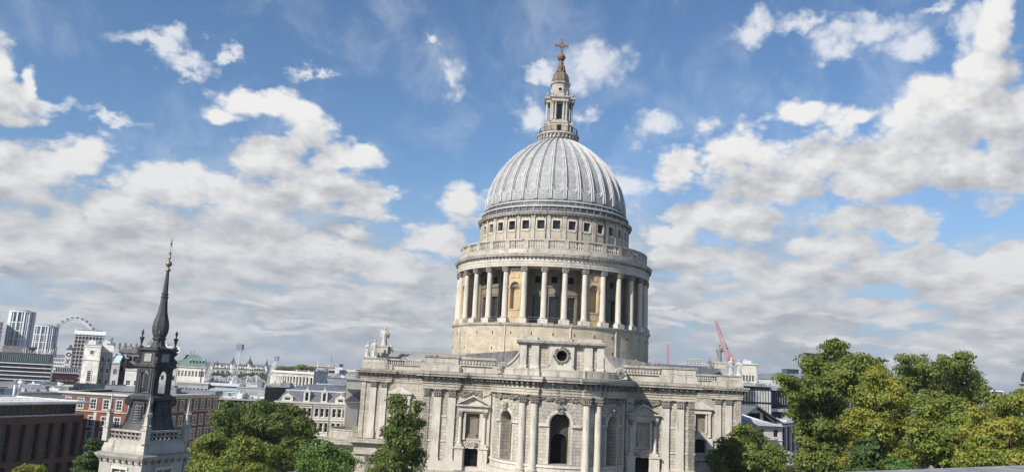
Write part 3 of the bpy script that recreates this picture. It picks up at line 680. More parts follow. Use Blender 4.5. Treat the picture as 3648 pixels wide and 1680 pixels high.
m = MB(); bp = [(-5.45, VA+5), (-5.45, VA-.35), (-2.85, VA-.35), (-2.85, VA), (-1.6, VA), (-1.6, VA-.45), (1.6, VA-.45), (1.6, VA), (2.85, VA), (2.85, VA-.35), (5.45, VA-.35), (5.45, VA+5)]
m.sweep(bp, [(0, 36.35), (.15, 36.4), (.15, 36.5), (.4, 36.6), (.48, 36.85), (-.3, 36.92), (-.3, 37.4), (-1.2, 37.45)]); m.prism([(x, y, 36.9) for x, y in bp], (0, 0, .1))
m.obj('attic_cornice', 'trim', CA)
for s in (-1, 1): # scroll buttresses
    m = MB(); top = []; N = 14
    for k in range(N+1):
        t = k/N; top.append((s*(5.45+2.9*t), 35.6-2.3*math.sin(t*PI/2)**.8))
    m.prism([(x, VA-.2, z) for x, z in top]+[(s*8.5, VA-.2, 32.5), (s*5.45, VA-.2, 32.5)], (0, .7, 0))
    m.prism([(x, VA-.34, z) for x, z in top]+[(x-s*.08, VA-.34, z-.28) for x, z in top[::-1]], (0, .14, 0))
    for r_ in (.62, .42, .22): m.lathe([(r_, 0), (r_, .1*(1.1-r_)*4), (r_-.1, .12*(1.1-r_)*4), (r_-.14, 0)], 18, caps=False, M=Matrix.Translation((s*7.5, VA-.2, 33.35)) @ Matrix.Rotation(PI/2, 4, 'X'))
    m.obj('scroll_buttress', 'trim', CA)
# --- transepts: east faces either side, with pilasters, pedimented niche, parapet
for s in (-1, 1):
    a, b = sorted((s*UE, s*UT)); mp = MAPF((a, VT), (b, VT)); Lw = b-a
    cn = (s*28.-a); 
    m = MB(); wall(m, mp, 0, Lw, 19.6, 30.1, [(cn-.92, cn+.92, 23.8, 27.05, .45, 0), (cn-.9, cn+.9, 20.2, 22.6, .7, .25)])
    m.box(min(s*UT, s*(UT-.1)), max(s*UT, s*(UT-.1)), VT, -VT, 0, 32.4); m.box(a, b, -VT-.1, -VT, 0, 32.4)
    m.obj('transept_wall', 'ash', CA)
    m = MB(); panel(m, mp, cn-.92, cn+.92, 23.8, 27.05, .45); archband(m, lambda q, z, d: mp(q, z, d+.45), cn, 25.9, .55, .16, .1); mbox(m, mp, cn-.72, cn-.55, 24.3, 25.9, .35, .45); mbox(m, mp, cn+.55, cn+.72, 24.3, 25.9, .35, .45); m.obj('blind_niche', 'inner', CA)
    m = MB(); panel(m, mp, cn-.9, cn+.9, 20.2, 22.6, .5, .25); m.obj('window', 'dark', CA)
    m = MB()
    for q in (-1, 1): mbox(m, mp, cn+q*1.07-.15, cn+q*1.07+.15, 23.6, 27.2, -.2, 0); mbox(m, mp, cn+q*1.62-.22, cn+q*1.62+.22, 23.0, 27.2, -.4, 0); mbox(m, mp, cn+q*1.62-.55, cn+q*1.62+.55, 19.7, 22.8, -.6, 0)
    mbox(m, mp, cn-2.0, cn+2.0, 27.2, 28.0, -.45, 0); m.obj('window_surround', 'sm', CA)
    m = MB(); x0, x1, xc = a+cn-2.25, a+cn+2.25, a+cn
    m.box(x0, x1, VT-.8, VT, 28, 28.18); m.prism([(x0, VT-.82, 28.18), (x1, VT-.82, 28.18), (x1, VT-.82, 28.2), (xc, VT-.82, 29.5), (x0, VT-.82, 28.2)], (0, .82, 0)); m.obj('pediment', 'sm', CA)
    for i, u in enumerate((35.1, 33.2, 31.2, 22.6)):
        w_ = 1.15; x = u*s; p = MB()
        if i == 0: p.box(x-.4, x+.4, VT-.15, VT, 19.7, 30.08); p.obj('pilaster', 'ash', CA); continue
        p.box(x-w_/2, x+w_/2, VT-.3, VT, 21.1, 29.05); p.box(x-w_/2-.12, x+w_/2+.12, VT-.42, VT, 19.7, 21.1)
        po = p.obj('pilaster', 'sm', CA); cp = MB(); capital(cp, x, VT-.1, 29.05, 30.08, w_*.98, .27); cp.obj('capital', 'carve', po)
    P_ = [(-UT, -VT), (-UT, VT-.3), (-30., VT-.3), (-30, VT), (-UE, VT)] if s < 0 else [(UE, VT), (30, VT), (30, VT-.3), (UT, VT-.3), (UT, -VT)]
    m = MB(); m.sweep(P_, ENT[:9]); m.obj('entablature', 'ent', CA)
    m = MB(); m.sweep(P_, ENT[8:]); m.obj('cornice', 'trim', CA)
    m = MB(); brackets(m, P_); m.obj('cornice_bracket', 'soot_shade', CA)
    m = MB(); m.sweep(P_, [(.12, 32.38), (.12, 33.05), (.02, 33.15), (.02, 33.3), (-.55, 33.3)]); m.obj('parapet', 'trim', CA)
    m = MB(); m.sweep(P_, [(-.2, 19.6), (.9, 19.6), (1.25, 19.3), (1.25, 18.9), (.3, 18.6), (.3, 17.1), (.45, 17.1), (.45, 16.8), (0.05, 16.7), (0.05, 0)]); m.obj('lower_storey', 'ash', CA)
    for u in (33.2, 31.2):
        p = MB(); p.box(u*s-.6, u*s+.6, VT-.35, VT, 4, 15.6); po = p.obj('pilaster', 'sm', CA); cp = MB(); capital(cp, u*s, VT-.1, 15.6, 16.75, 1.15, .3); cp.obj('capital', 'carve', po)
    a1, b1 = sorted((s*30.9, s*UT)); pedestal(a1, b1, VT-.35, VT+1.2, 32.4, 34.5)
    a1, b1 = sorted((s*24.6, s*30.8)); balustrade(a1, b1, VT-.05)
    a1, b1 = sorted((s*UE, s*24.5)); pedestal(a1, b1, VT-.1, VT+1, 32.4, 34.5)
    m = MB(); m.box(min(s*(UT-.5), s*UT), max(s*(UT-.5), s*UT), VT+1.3, -VT, 32.4, 34.4); m.obj('parapet', 'trim', CA)
    # lead covered roof of the arm, low barrel
    m = MB(); pr = [(-8.5*math.cos(PI*k/12), 33+3.3*math.sin(PI*k/12)**.8) for k in range(13)]
    a1, b1 = sorted((s*15, s*33.3)); a1 += 0
    m.prism([(a1, y-4.2, z) for y, z in pr], (b1-a1, 0, 0)); m.obj('transept_roof', MS['leadt'] if s < 0 else MS['leadn'], CA)
    m = MB(); m.box(a, b, VT, -VT, 32.45, 32.75); m.obj('roof', 'leadd', CA)
    # end gable
    m = MB(); x = s*33.8; m.prism([(x-.5, -14.5, 32.6), (x-.5, 6.5, 32.6), (x-.5, -4.2, 37.0)], (1, 0, 0)); m.obj('gable', 'trim', CA)
    # curved portico against the end of the arm
    m = MB(); m.lathe([(5.6, 0), (5.6, 17.2), (5.9, 17.4), (6.9, 18.2), (7.0, 18.9), (5.8, 19.1), (5.8, 20.6), (5.95, 20.65), (5.95, 20.85), (5.3, 20.85), (5.3, 19.6), (.1, 19.6)], 40, s*(UT+1.), -11 if s < 0 else 0, caps=False); m.obj('portico', 'ash', CA)
# rest of the nave behind the dome
m = MB(); m.box(-16, 16, -VT, 74, 0, 32.4); m.obj('nave_wall', 'ash', CA)
m = MB(); m.prism([(-15, -VT, 32.4), (15, -VT, 32.4), (0, -VT, 36.4)], (0, 56, 0)); m.obj('nave_roof', 'leadd', CA)
# --- drum
m = MB(); m.lathe([(20.75, 32.4), (20.75, 36.3), (20.6, 36.5), (20.6, 41.75)], 96, caps=False); dm = m.obj('drum', 'drum', CA)
m = MB(); m.lathe([(20.6, 41.6), (20.8, 41.75), (20.95, 42.0), (21.0, 42.22), (20.7, 42.3), (16.4, 42.32)], 96, caps=False); m.obj('stylobate', 'trim', CA)
m = MB()
for k in range(32):
    a = (k*11.25)*D2R; m.box(-.07, .07, -20.67, -20.3, 40.1, 40.6, Matrix.Rotation(a, 4, 'Z'))
    if k % 2: m.box(-.07, .07, -20.67, -20.3, 37.2, 37.7, Matrix.Rotation(a, 4, 'Z'))
m.obj('vent_slit', 'dark', dm)['kind'] = 'stuff'
for a in (-26., 9., 36., -62.):
    m = MB(); m.box(-.12, .12, -20.82, -20.5, 36.4, 41.7, Matrix.Rotation(a*D2R, 4, 'Z')); m.obj('joint_strip', 'sm', dm)
m = MB(); m.lathe([(24.3, 33.9), (20.7, 36.1)], 64, caps=False); m.obj('apron_roof', 'leadr', CA)
# inner wall of the colonnade, an opening in each bay
RI = 16.5; mi = MAPC(0, 0, RI); bay = 11.25*D2R*RI; solid = (2, 6, -2, -6, 10, 14, -10, -14)
op = []; 
for k in range(-16, 16):
    if k in solid: continue
    c = k*bay; op += [(c-.92, c+.92, 42.9, 47.8, .5, 0), (c-.6, c+.6, 50.4, 51.7, .4, 0)]
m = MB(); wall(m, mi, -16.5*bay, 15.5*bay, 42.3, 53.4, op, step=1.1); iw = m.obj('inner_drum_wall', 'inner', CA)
m = MB(); panel(m, mi, -.92, .92, 42.9, 47.8, .45); sr = m.obj('window', 'gl', CA)
ks = [k for k in range(-15, 17) if k not in solid and k != 0]
for k in ks: inst(sr, CA, Matrix.Rotation(k*11.25*D2R, 4, 'Z'))
m = MB(); panel(m, mi, -.6, .6, 50.4, 51.7, .35); sr = m.obj('upper_window', 'dark', CA)
for k in ks: inst(sr, CA, Matrix.Rotation(k*11.25*D2R, 4, 'Z'))
m = MB()
for k in range(-15, 17):
    for z0_, z1_, d in ((48.2, 48.6, .14), (49.6, 49.9, .2), (47.8, 48.0, .1)): 
        v = MB(); mbox(v, mi, -bay/2, bay/2, z0_, z1_, -d, 0, .8); m.add(v.v, v.f, Matrix.Rotation(k*11.25*D2R, 4, 'Z'))
    v = MB(); mbox(v, mi, bay/2-.3, bay/2+.3, 42.3, 53.1, -.35, 0); m.add(v.v, v.f, Matrix.Rotation(k*11.25*D2R, 4, 'Z'))
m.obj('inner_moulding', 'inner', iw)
# solid niche piers between every fourth pair of columns
RP = 19.65; mpp = MAPC(0, 0, RP); hw = 1.62
m = MB(); wall(m, mpp, -hw, hw, 42.3, 53.15, [(-.95, .95, 44.95, 50.15, 1.1, 1)], step=.5)
mbox(m, mpp, -hw, hw, 42.3, 53.15, 1.2, 3.7); 
for s in (-1, 1): m.add([mpp(s*hw, 42.3, 0), mpp(s*hw, 53.15, 0), mpp(s*hw, 53.15, 1.3), mpp(s*hw, 42.3, 1.3)], [(0, 1, 2, 3)])
archband(m, mpp, 0, 49.2, .95, .3, .14)
for s in (-1, 1): mbox(m, mpp, s*1.3-.3, s*1.3+.3, 48.9, 49.2, -.2, 0); mbox(m, mpp, s*1.12-.1, s*1.12+.1, 45, 48.9, -.08, 0)
mbox(m, mpp, -1.05, 1.05, 44.7, 44.95, -.15, 0); mbox(m, mpp, -.8, .8, 50.9, 51.8, -.1, 0); mbox(m, mpp, -.65, .65, 51.0, 51.7, -.11, -.1); mbox(m, mpp, -.8, .8, 43.4, 44.5, -.06, 0)
pier = m.obj('niche_pier', 'niche', CA)
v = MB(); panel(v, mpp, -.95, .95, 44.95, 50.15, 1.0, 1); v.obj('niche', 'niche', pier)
v = MB(); 
for k in range(7):
    a = PI*(k+.5)/7; v.add([mpp(0, 49.2, .5), mpp(-.88*math.cos(a-.16), 49.2+.88*math.sin(a-.16), .25), mpp(-.88*math.cos(a+.16), 49.2+.88*math.sin(a+.16), .25)], [(0, 1, 2)])
v.obj('shell', 'carve', pier)
v = MB(); blobs(v, mpp, -1.2, 1.2, 52.0, 53.1, -.1, .2, 50, 3); v.obj('garland', 'carve', pier)
Ms = [Matrix.Rotation(k*11.25*D2R, 4, 'Z') for k in (2, 6, 10, 14, -2, -6, -10, -14)]
first(pier, 7, CA, Ms)
# the thirty-two columns
col = column(0, -19.85, 42.25, 52.0, 53.12, 1.13, CA, name='peristyle_column', base=.5, plinth=.75)
pl = MB(); pl.box(-.92, .92, -.92, .92, 42.25, 43.1); pl.obj('plinth', 'sm', col)
Ms = [Matrix.Rotation((k+.5)*11.25*D2R, 4, 'Z') @ Matrix.Translation((0, -19.85, 0)) for k in range(-16, 16)]
first(col, 31, CA, Ms)
# railings between the columns
m = MB()
for k in range(-16, 16):
    if k in solid: continue
    a0, a1 = (k-.32)*11.25*D2R, (k+.32)*11.25*D2R
    for z in (43.0, 43.45): m.tube((19.5*math.sin(a0), -19.5*math.cos(a0), z), (19.5*math.sin(a1), -19.5*math.cos(a1), z), .03, n=4)
m.obj('railing', 'gm', CA)['kind'] = 'stuff'
m = MB(); m.lathe([(16.4, 53.05), (19.25, 53.05), (19.25, 53.1), (20.4, 53.1), (20.4, 53.5), (20.48, 53.52), (20.48, 53.95), (20.58, 54.0), (20.4, 54.05), (20.4, 54.7)], 96, caps=False); m.obj('drum_entablature', 'sm', CA)
m = MB(); m.lathe([(20.4, 54.7), (20.6, 54.75), (20.6, 54.9), (20.92, 55.0), (20.96, 55.25), (21.05, 55.3), (21.1, 55.6), (20.1, 55.78), (15.8, 55.8)], 96, caps=False); m.obj('drum_cornice', 'trim', CA)
m = MB()
for k in range(160): m.box(-.14, .14, -20.9, -20.4, 54.72, 54.97, Matrix.Rotation(k*2.25*D2R, 4, 'Z'))
m.obj('dentil', 'soot_shade', CA)['kind'] = 'stuff'
# stone gallery
m = MB(); m.lathe([(20.0, 55.7), (20.0, 56.55), (19.9, 56.62), (19.4, 56.62), (19.4, 55.8)], 96, caps=False); m.obj('gallery_base', 'trim', CA)
m = MB(); m.lathe([(19.4, 58.1), (19.95, 58.1), (20.02, 58.2), (20.02, 58.42), (19.35, 58.42), (19.4, 58.1)], 96, caps=False); m.obj('gallery_rail', 'trim', CA)
m = MB(); m.box(-.42, .42, -19.98, -19.45, 56.6, 58.15); sr = m.obj('gallery_pier', 'trim', CA)
first(sr, 31, CA, [Matrix.Rotation((k+.5)*11.25*D2R, 4, 'Z') for k in range(32)])
m = MB()
for i in range(7):
    a = (-4.1+8.2*i/6)*D2R; baluster(m, 19.7*math.sin(a), -19.7*math.cos(a), 56.6, 58.12, 1.4)
sr = m.obj('gallery_balusters', 'trim', CA, True); first(sr, 31, CA, [Matrix.Rotation(k*11.25*D2R, 4, 'Z') for k in range(32)])
# attic storey under the dome
RT_ = 15.85; mt = MAPC(0, 0, RT_); bt = 11.25*D2R*RT_
m = MB(); wall(m, mt, -16.5*bt, 15.5*bt, 55.7, 63.9, [(k*bt-.74, k*bt+.74, 61.2, 62.95, .7, 0) for k in range(-16, 16)], step=1.2); at_ = m.obj('attic_storey', 'att', CA)
m = MB(); panel(m, mt, -.74, .74, 61.2, 62.95, .6); w0 = m.obj('window', 'gl', CA)
v = MB()
for a, b, c, d in ((-1.0, -.74, 61.1, 63.1), (.74, 1.0, 61.1, 63.1), (-1.0, 1.0, 62.95, 63.2), (-.55, .55, 63.2, 63.35), (-1.1, 1.1, 60.95, 61.2), (-.7, .7, 60.8, 60.95)): mbox(v, mt, a, b, c, d, -.13, 0)
v.obj('frame', 'sm', w0)
v = MB(); mbox(v, mt, -.03, .03, 61.2, 62.95, .5, .56); mbox(v, mt, -.74, .74, 62.0, 62.06, .5, .56); v.obj('glazing_bar', 'dm', w0)
first(w0, 31, CA, [Matrix.Rotation(k*11.25*D2R, 4, 'Z') for k in range(32)])
m = MB(); mbox(m, mt, -.36, .36, 56.6, 63.5, -.22, 0); mbox(m, mt, -.42, .42, 63.5, 63.85, -.3, 0); mbox(m, mt, -.45, .45, 55.8, 56.6, -.3, 0); mbox(m, mt, -1.25-bt/2+.0, -.9-bt/2+.35, 56.6, 60.5, -.04, 0)
sr = m.obj('attic_pilaster', 'att', CA); first(sr, 31, CA, [Matrix.Rotation((k+.5)*11.25*D2R, 4, 'Z') for k in range(32)])
m = MB(); mbox(m, mt, -.95, .95, 57.0, 60.3, -.05, 0, .6); sr = m.obj('attic_panel', 'att', CA); first(sr, 31, CA, [Matrix.Rotation(k*11.25*D2R, 4, 'Z') for k in range(32)])
m = MB()
for a in (-2.5, 1.5, -.5, 3.5):
    a = a*11.25*D2R*1.0; m.box(-.09, .09, -16.12, -15.9, 55.8, 64.2, Matrix.Rotation(a-.028, 4, 'Z'))
m.obj('drainpipe', 'dm', CA)
m = MB(); m.lathe([(15.85, 63.85), (16.1, 63.9), (16.1, 64.05), (16.5, 64.15), (16.55, 64.35), (16.7, 64.45), (16.7, 64.6), (16.2, 64.7)], 96, caps=False); m.obj('attic_cornice', 'trim', CA)
m = MB()
for k in range(144): m.box(-.12, .12, -16.45, -15.9, 63.88, 64.12, Matrix.Rotation(k*2.5*D2R, 4, 'Z'))
m.obj('dentil', 'soot_shade', CA)['kind'] = 'stuff'
m = MB(); m.lathe([(16.25, 64.6), (16.15, 64.9), (15.7, 65.0), (15.65, 65.75)], 96, caps=False); m.lathe([(15.6, 66.1), (15.35, 66.3), (15.2, 66.85)], 96, caps=False); m.lathe([(15.25, 67.1), (15.05, 67.5)], 96, caps=False)
dr_ = m.obj('dome_steps', 'leadd', CA)
m = MB()
for R_, z_, t_ in ((15.8, 65.9, .18), (15.3, 66.98, .16)):
    m.lathe([(R_+t_*math.cos(a*PI/4), z_+t_*math.sin(a*PI/4)) for a in range(9)], 96, caps=False)
m.obj('roll_moulding', 'rib', CA, True)
m = MB()
for k in range(64): m.box(-.1, .1, -15.9, -15.6, 65.0, 65.75, Matrix.Rotation(k*5.625*D2R, 4, 'Z')); m.box(-.09, .09, -15.45, -15.1, 66.15, 66.85, Matrix.Rotation((k+.5)*5.625*D2R, 4, 'Z'))
m.obj('step_block', 'leadr', dr_)['kind'] = 'stuff'
# --- dome: 32 sunk lead panels between broad ribs
DP = [(14.95, 67.5), (14.9, 68.6), (14.75, 69.8), (14.45, 71.2), (13.95, 72.8), (13.2, 74.5), (12.2, 76.2), (10.9, 77.9), (9.4, 79.5), (7.8, 80.9), (6.2, 82.1), (4.9, 82.9), (3.9, 83.4)]
def dr(t): # smooth radius, height along the profile
    x = t*(len(DP)-1); i = min(int(x), len(DP)-2); f = x-i
    p0, p1, p2, p3 = DP[max(i-1, 0)], DP[i], DP[i+1], DP[min(i+2, len(DP)-1)]
    return tuple(.5*((2*p1[k])+(-p0[k]+p2[k])*f+(2*p0[k]-5*p1[k]+4*p2[k]-p3[k])*f*f+(-p0[k]+3*p1[k]-3*p2[k]+p3[k])*f**3) for k in (0, 1))
NV = 44; cs = [-.5, -.405, -.39, -.375, -.33, -.31, -.29, -.2, -.1, 0, .1, .2, .29, .31, .33, .375, .39, .405]   # one bay, fractions
def hgt(f, t):
    a = abs(f); 
    rib = .30 if a > .4 else (.30 if a > .385 else .10)
    if a > .43: rib = .30
    zb = .155
    inner = a < .32
    if t < zb+.04:      # rounded foot of each sunk panel
        u = a/.32
        if u < 1: inner = t > zb+.04-.055*math.sqrt(1-u*u)
    if t > .965: inner = False
    if a > .38: return rib
    return -.10 if inner and a < .3 else (.10 if (a < .34) else .04)
nb = 32; V = []; m = MB(); NC = len(cs)*nb
for j in range(NV+1):
    t = j/NV; r_, z_ = dr(t); r2, z2 = dr(min(1, t+.01)); 
    if t > .985: r2, z2 = r_, z_; r_0, z_0 = dr(t-.01); nx, nz = (z_-z_0), -(r_-r_0)
    else: nx, nz = (z2-z_), -(r2-r_)
    l = math.hypot(nx, nz) or 1; nx /= l; nz /= l
    for b in range(nb):
        for c in cs:
            a = (b+.0+c)*2*PI/nb; h = hgt(c, t)*(.35+.65*r_/15)
            V.append(((r_+nx*h)*math.sin(a), -(r_+nx*h)*math.cos(a), z_+nz*h))
m.v = V; m.f = [(j*NC+k, j*NC+(k+1) % NC, (j+1)*NC+(k+1) % NC, (j+1)*NC+k) for j in range(NV) for k in range(NC)]
m.obj('dome', 'lead', CA)
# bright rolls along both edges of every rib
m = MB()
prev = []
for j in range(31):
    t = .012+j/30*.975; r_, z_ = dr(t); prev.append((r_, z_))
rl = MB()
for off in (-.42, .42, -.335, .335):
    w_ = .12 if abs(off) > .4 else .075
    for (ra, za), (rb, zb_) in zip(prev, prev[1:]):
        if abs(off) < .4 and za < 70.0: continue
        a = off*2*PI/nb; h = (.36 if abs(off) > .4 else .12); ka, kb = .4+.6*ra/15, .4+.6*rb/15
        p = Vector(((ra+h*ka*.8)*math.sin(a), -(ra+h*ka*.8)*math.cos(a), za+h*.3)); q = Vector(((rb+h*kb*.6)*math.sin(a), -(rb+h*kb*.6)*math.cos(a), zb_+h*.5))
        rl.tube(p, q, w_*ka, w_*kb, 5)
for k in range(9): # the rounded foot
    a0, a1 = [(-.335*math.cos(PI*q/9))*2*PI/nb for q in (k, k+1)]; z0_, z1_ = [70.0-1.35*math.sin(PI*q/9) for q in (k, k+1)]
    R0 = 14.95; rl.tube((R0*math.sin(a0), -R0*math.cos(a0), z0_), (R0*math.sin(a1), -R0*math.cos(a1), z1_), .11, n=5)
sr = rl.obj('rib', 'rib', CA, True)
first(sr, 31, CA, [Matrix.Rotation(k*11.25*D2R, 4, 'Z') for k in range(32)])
# --- lantern
m = MB(); m.lathe([(3.7, 83.2), (3.9, 83.4), (4.35, 83.75), (4.1, 83.85), (4.0, 84.4), (4.5, 84.6), (4.7, 84.75), (4.65, 85.0), (4.1, 85.15), (.1, 85.15)], 48, caps=False); m.obj('lantern_base', 'trim', CA)
m = MB()
for k in range(32): m.box(-.13, .13, -4.5, -4.0, 83.85, 84.55, Matrix.Rotation(k*11.25*D2R, 4, 'Z'))
m.obj('base_bracket', 'trim', CA)['kind'] = 'stuff'
m = MB()
for z in (85.25, 86.35): m.lathe([(4.2, z), (4.26, z), (4.26, z+.06), (4.2, z+.06), (4.2, z)], 48, caps=False)
for k in range(96):
    a = k*2*PI/96; m.tube((4.23*math.sin(a), -4.23*math.cos(a), 85.1), (4.23*math.sin(a), -4.23*math.cos(a), 86.38), .05 if k % 6 == 0 else .02, n=4)
m.obj('gallery_railing', 'iron', CA)
m = MB()
for a in (0, 90): # cross shaped core on pedestals
    Mx = Matrix.Rotation(a*D2R, 4, 'Z')
    m.box(-1.9, 1.9, -3.15, 3.15, 85.1, 87.3, Mx); m.box(-2.0, 2.0, -3.25, 3.25, 87.3, 87.5, Mx); m.box(-1.75, 1.75, -3.0, 3.0, 87.5, 88.1, Mx)
m.box(-2.6, 2.6, -2.6, 2.6, 85.1, 87.4)
m.obj('lantern_pedestal', 'att', CA)
mc = MB()
for q in range(4):
    Mx = Matrix.Rotation(q*PI/2, 4, 'Z'); mpl = MAPF((-2.1, -2.15), (2.1, -2.15)); v = MB()
    wall(v, mpl, 0, 4.2, 88.1, 92.4, [(1.5, 2.7, 88.5, 92.1, .8, 0)]); mc.add(v.v, v.f, Mx)
mc.obj('lantern_core', 'att', CA)
m = MB(); m.box(-.6, .6, -1.5, -1.4, 88.4, 92.2); w0 = m.obj('window', 'gl', CA); first(w0, 3, CA, [Matrix.Rotation(q*PI/2, 4, 'Z') for q in range(4)])
m = MB(); m.box(-.45, .45, -3.19, -3.15, 85.2, 86.9); w0 = m.obj('doorway', 'dark', CA); first(w0, 3, CA, [Matrix.Rotation(q*PI/2, 4, 'Z') for q in range(4)])
lc = column(0, 0, 88.1, 91.9, 92.4, .46, CA, 'trim', name='lantern_column', base=.25)
first(lc, 15, CA, [Matrix.Rotation(q*PI/2, 4, 'Z') @ Matrix.Translation((u, -2.75, 0)) for q in range(4) for u in (-1.5, -.88, .88, 1.5)])
m = MB()
pts = []
for q in range(4):
    Mx = Matrix.Rotation(q*PI/2, 4, 'Z')
    for p in ((-1.85, -3.05), (1.85, -3.05), (1.85, -1.85+(-.0))): 
        w_ = Mx @ Vector((p[0], p[1], 0)); pts.append((w_.x, w_.y))
pts = [p for i, p in enumerate(pts) if i % 3 != 2]
pts2 = []
for q in range(4):
    Mx = Matrix.Rotation(q*PI/2, 4, 'Z')
    for p in ((-1.85, -1.85), (-1.85, -3.05), (1.85, -3.05)): w_ = Mx @ Vector((p[0], p[1], 0)); pts2.append((w_.x, w_.y))
m.sweep(pts2, [(-1.2, 92.4), (0, 92.4), (0, 92.95), (.12, 93.0), (.32, 93.2), (.36, 93.45), (-.2, 93.6), (-1.7, 93.6)], closed=True); m.obj('lantern_entablature', 'trim', CA)
m = MB(); m.lathe([(2.25, 93.5), (2.25, 94.2), (2.08, 94.3), (2.05, 96.8), (2.15, 96.85), (2.4, 97.1), (2.4, 97.35), (2.0, 97.5)], 8, ph=PI/8, caps=False); m.obj('lantern_drum', 'trim', CA)
for q in range(4):
    pass
m = MB(); m.lathe([(.01, 0), (.42, 0)], 20, M=Matrix.Translation((0, -1.95, 95.45)) @ Matrix.Rotation(PI/2, 4, 'X')); w0 = m.obj('round_window', 'gl', CA)
v = MB(); v.lathe([(.42, -.05), (.42, .12), (.62, .12), (.62, -.05)], 20, caps=False, M=Matrix.Translation((0, -1.95, 95.45)) @ Matrix.Rotation(PI/2, 4, 'X')); v.obj('frame', 'sm', w0)
first(w0, 3, CA, [Matrix.Rotation(q*PI/2, 4, 'Z') for q in range(4)])
m = MB(); m.lathe([(.05, 93.5), (.3, 93.5), (.3, 93.75), (.12, 93.85), (.28, 94.1), (.2, 94.3), (.08, 94.45), (.14, 94.6), (0.01, 94.85)], 8); w0 = m.obj('urn_finial', 'trim', CA, True)
first(w0, 7, CA, [Matrix.Rotation(q*PI/2, 4, 'Z') @ Matrix.Translation((u, -2.75, 0)) for q in range(4) for u in (-1.55, 1.55)])
m = MB(); m.lathe([(2.1, 97.4), (2.15, 97.9), (2.0, 98.0), (1.98, 98.3), (1.85, 98.9), (1.6, 99.5), (1.2, 100.0), (1.0, 100.1)], 8, ph=PI/8); 
for k in range(8): 
    a = k*PI/4+PI/8
    for (ra, za), (rb, zb_) in zip([(2.0, 98.0), (1.87, 98.9), (1.62, 99.5)], [(1.87, 98.9), (1.62, 99.5), (1.05, 100.05)]): m.tube((ra*math.sin(a), -ra*math.cos(a), za), (rb*math.sin(a), -rb*math.cos(a), zb_), .07, n=4)
m.obj('lantern_cupola', 'bron', CA)
m = MB(); m.lathe([(.9, 100.05), (1.15, 100.15), (1.15, 100.4), (.85, 100.5), (.7, 100.75), (.9, 101.1), (.92, 101.4), (.6, 101.75), (.5, 102.1), (.6, 102.35), (.45, 102.5), (.4, 102.8), (.45, 102.95)], 16, caps=False)
R = random.Random(2)
for k in range(8):
    a = k*PI/4; m.tube((.9*math.sin(a), -.9*math.cos(a), 100.5), (.75*math.sin(a), -.75*math.cos(a), 101.8), .16, .1, 5)
m.obj('scrolled_stem', 'gold', CA, True)
m = MB(); m.lathe([(.3, 102.9), (.62, 103.05), (.88, 103.5), (.9, 103.8), (.82, 104.1), (.55, 104.5), (.3, 104.65), (.25, 104.8)], 18, caps=False); m.lathe([(.92, 103.68), (.97, 103.75), (.97, 103.85), (.92, 103.92)], 18, caps=False)
m.obj('ball', 'gold', CA, True)
m = MB(); m.box(-.2, .2, -.18, .18, 104.7, 108.2); m.box(-1.35, 1.35, -.16, .16, 106.4, 106.85); m.box(-.38, .38, -.2, .2, 106.2, 107.0); m.box(-.3, .3, -.2, .2, 104.7, 105.4)
for x0, z0_, dx, dz in ((1.45, 106.62, .08, .32), (-1.45, 106.62, .08, .32), (0, 108.25, .38, .07)): m.box(x0-dx, x0+dx, -.1, .1, z0_-dz, z0_+dz)
for sx in (-1, 1):
    m.tube((sx*.2, 0, 106.3), (sx*.5, 0, 105.9), .08, n=5); m.tube((sx*.2, 0, 106.95), (sx*.5, 0, 107.3), .08, n=5)
m.obj('cross', 'gold', CA)
# drum floodlight rails on the roof
m = MB()
for x0, y in ((-17, -24), (17.5, -24)):
    for k in range(4): m.tube((x0+k*.9, y, 32.6), (x0+k*.9, y, 36.0), .03, n=4)
    m.tube((x0, y, 36.0), (x0+2.7, y, 36.0), .03, n=4); m.tube((x0, y, 35.4), (x0+2.7, y, 35.4), .03, n=4)
for x0 in (14.5, -9.5): m.tube((x0, -26, 34.8), (x0+.5, -25, 36.2), .18, n=8)
m.obj('roof_railing', 'gm', CA)
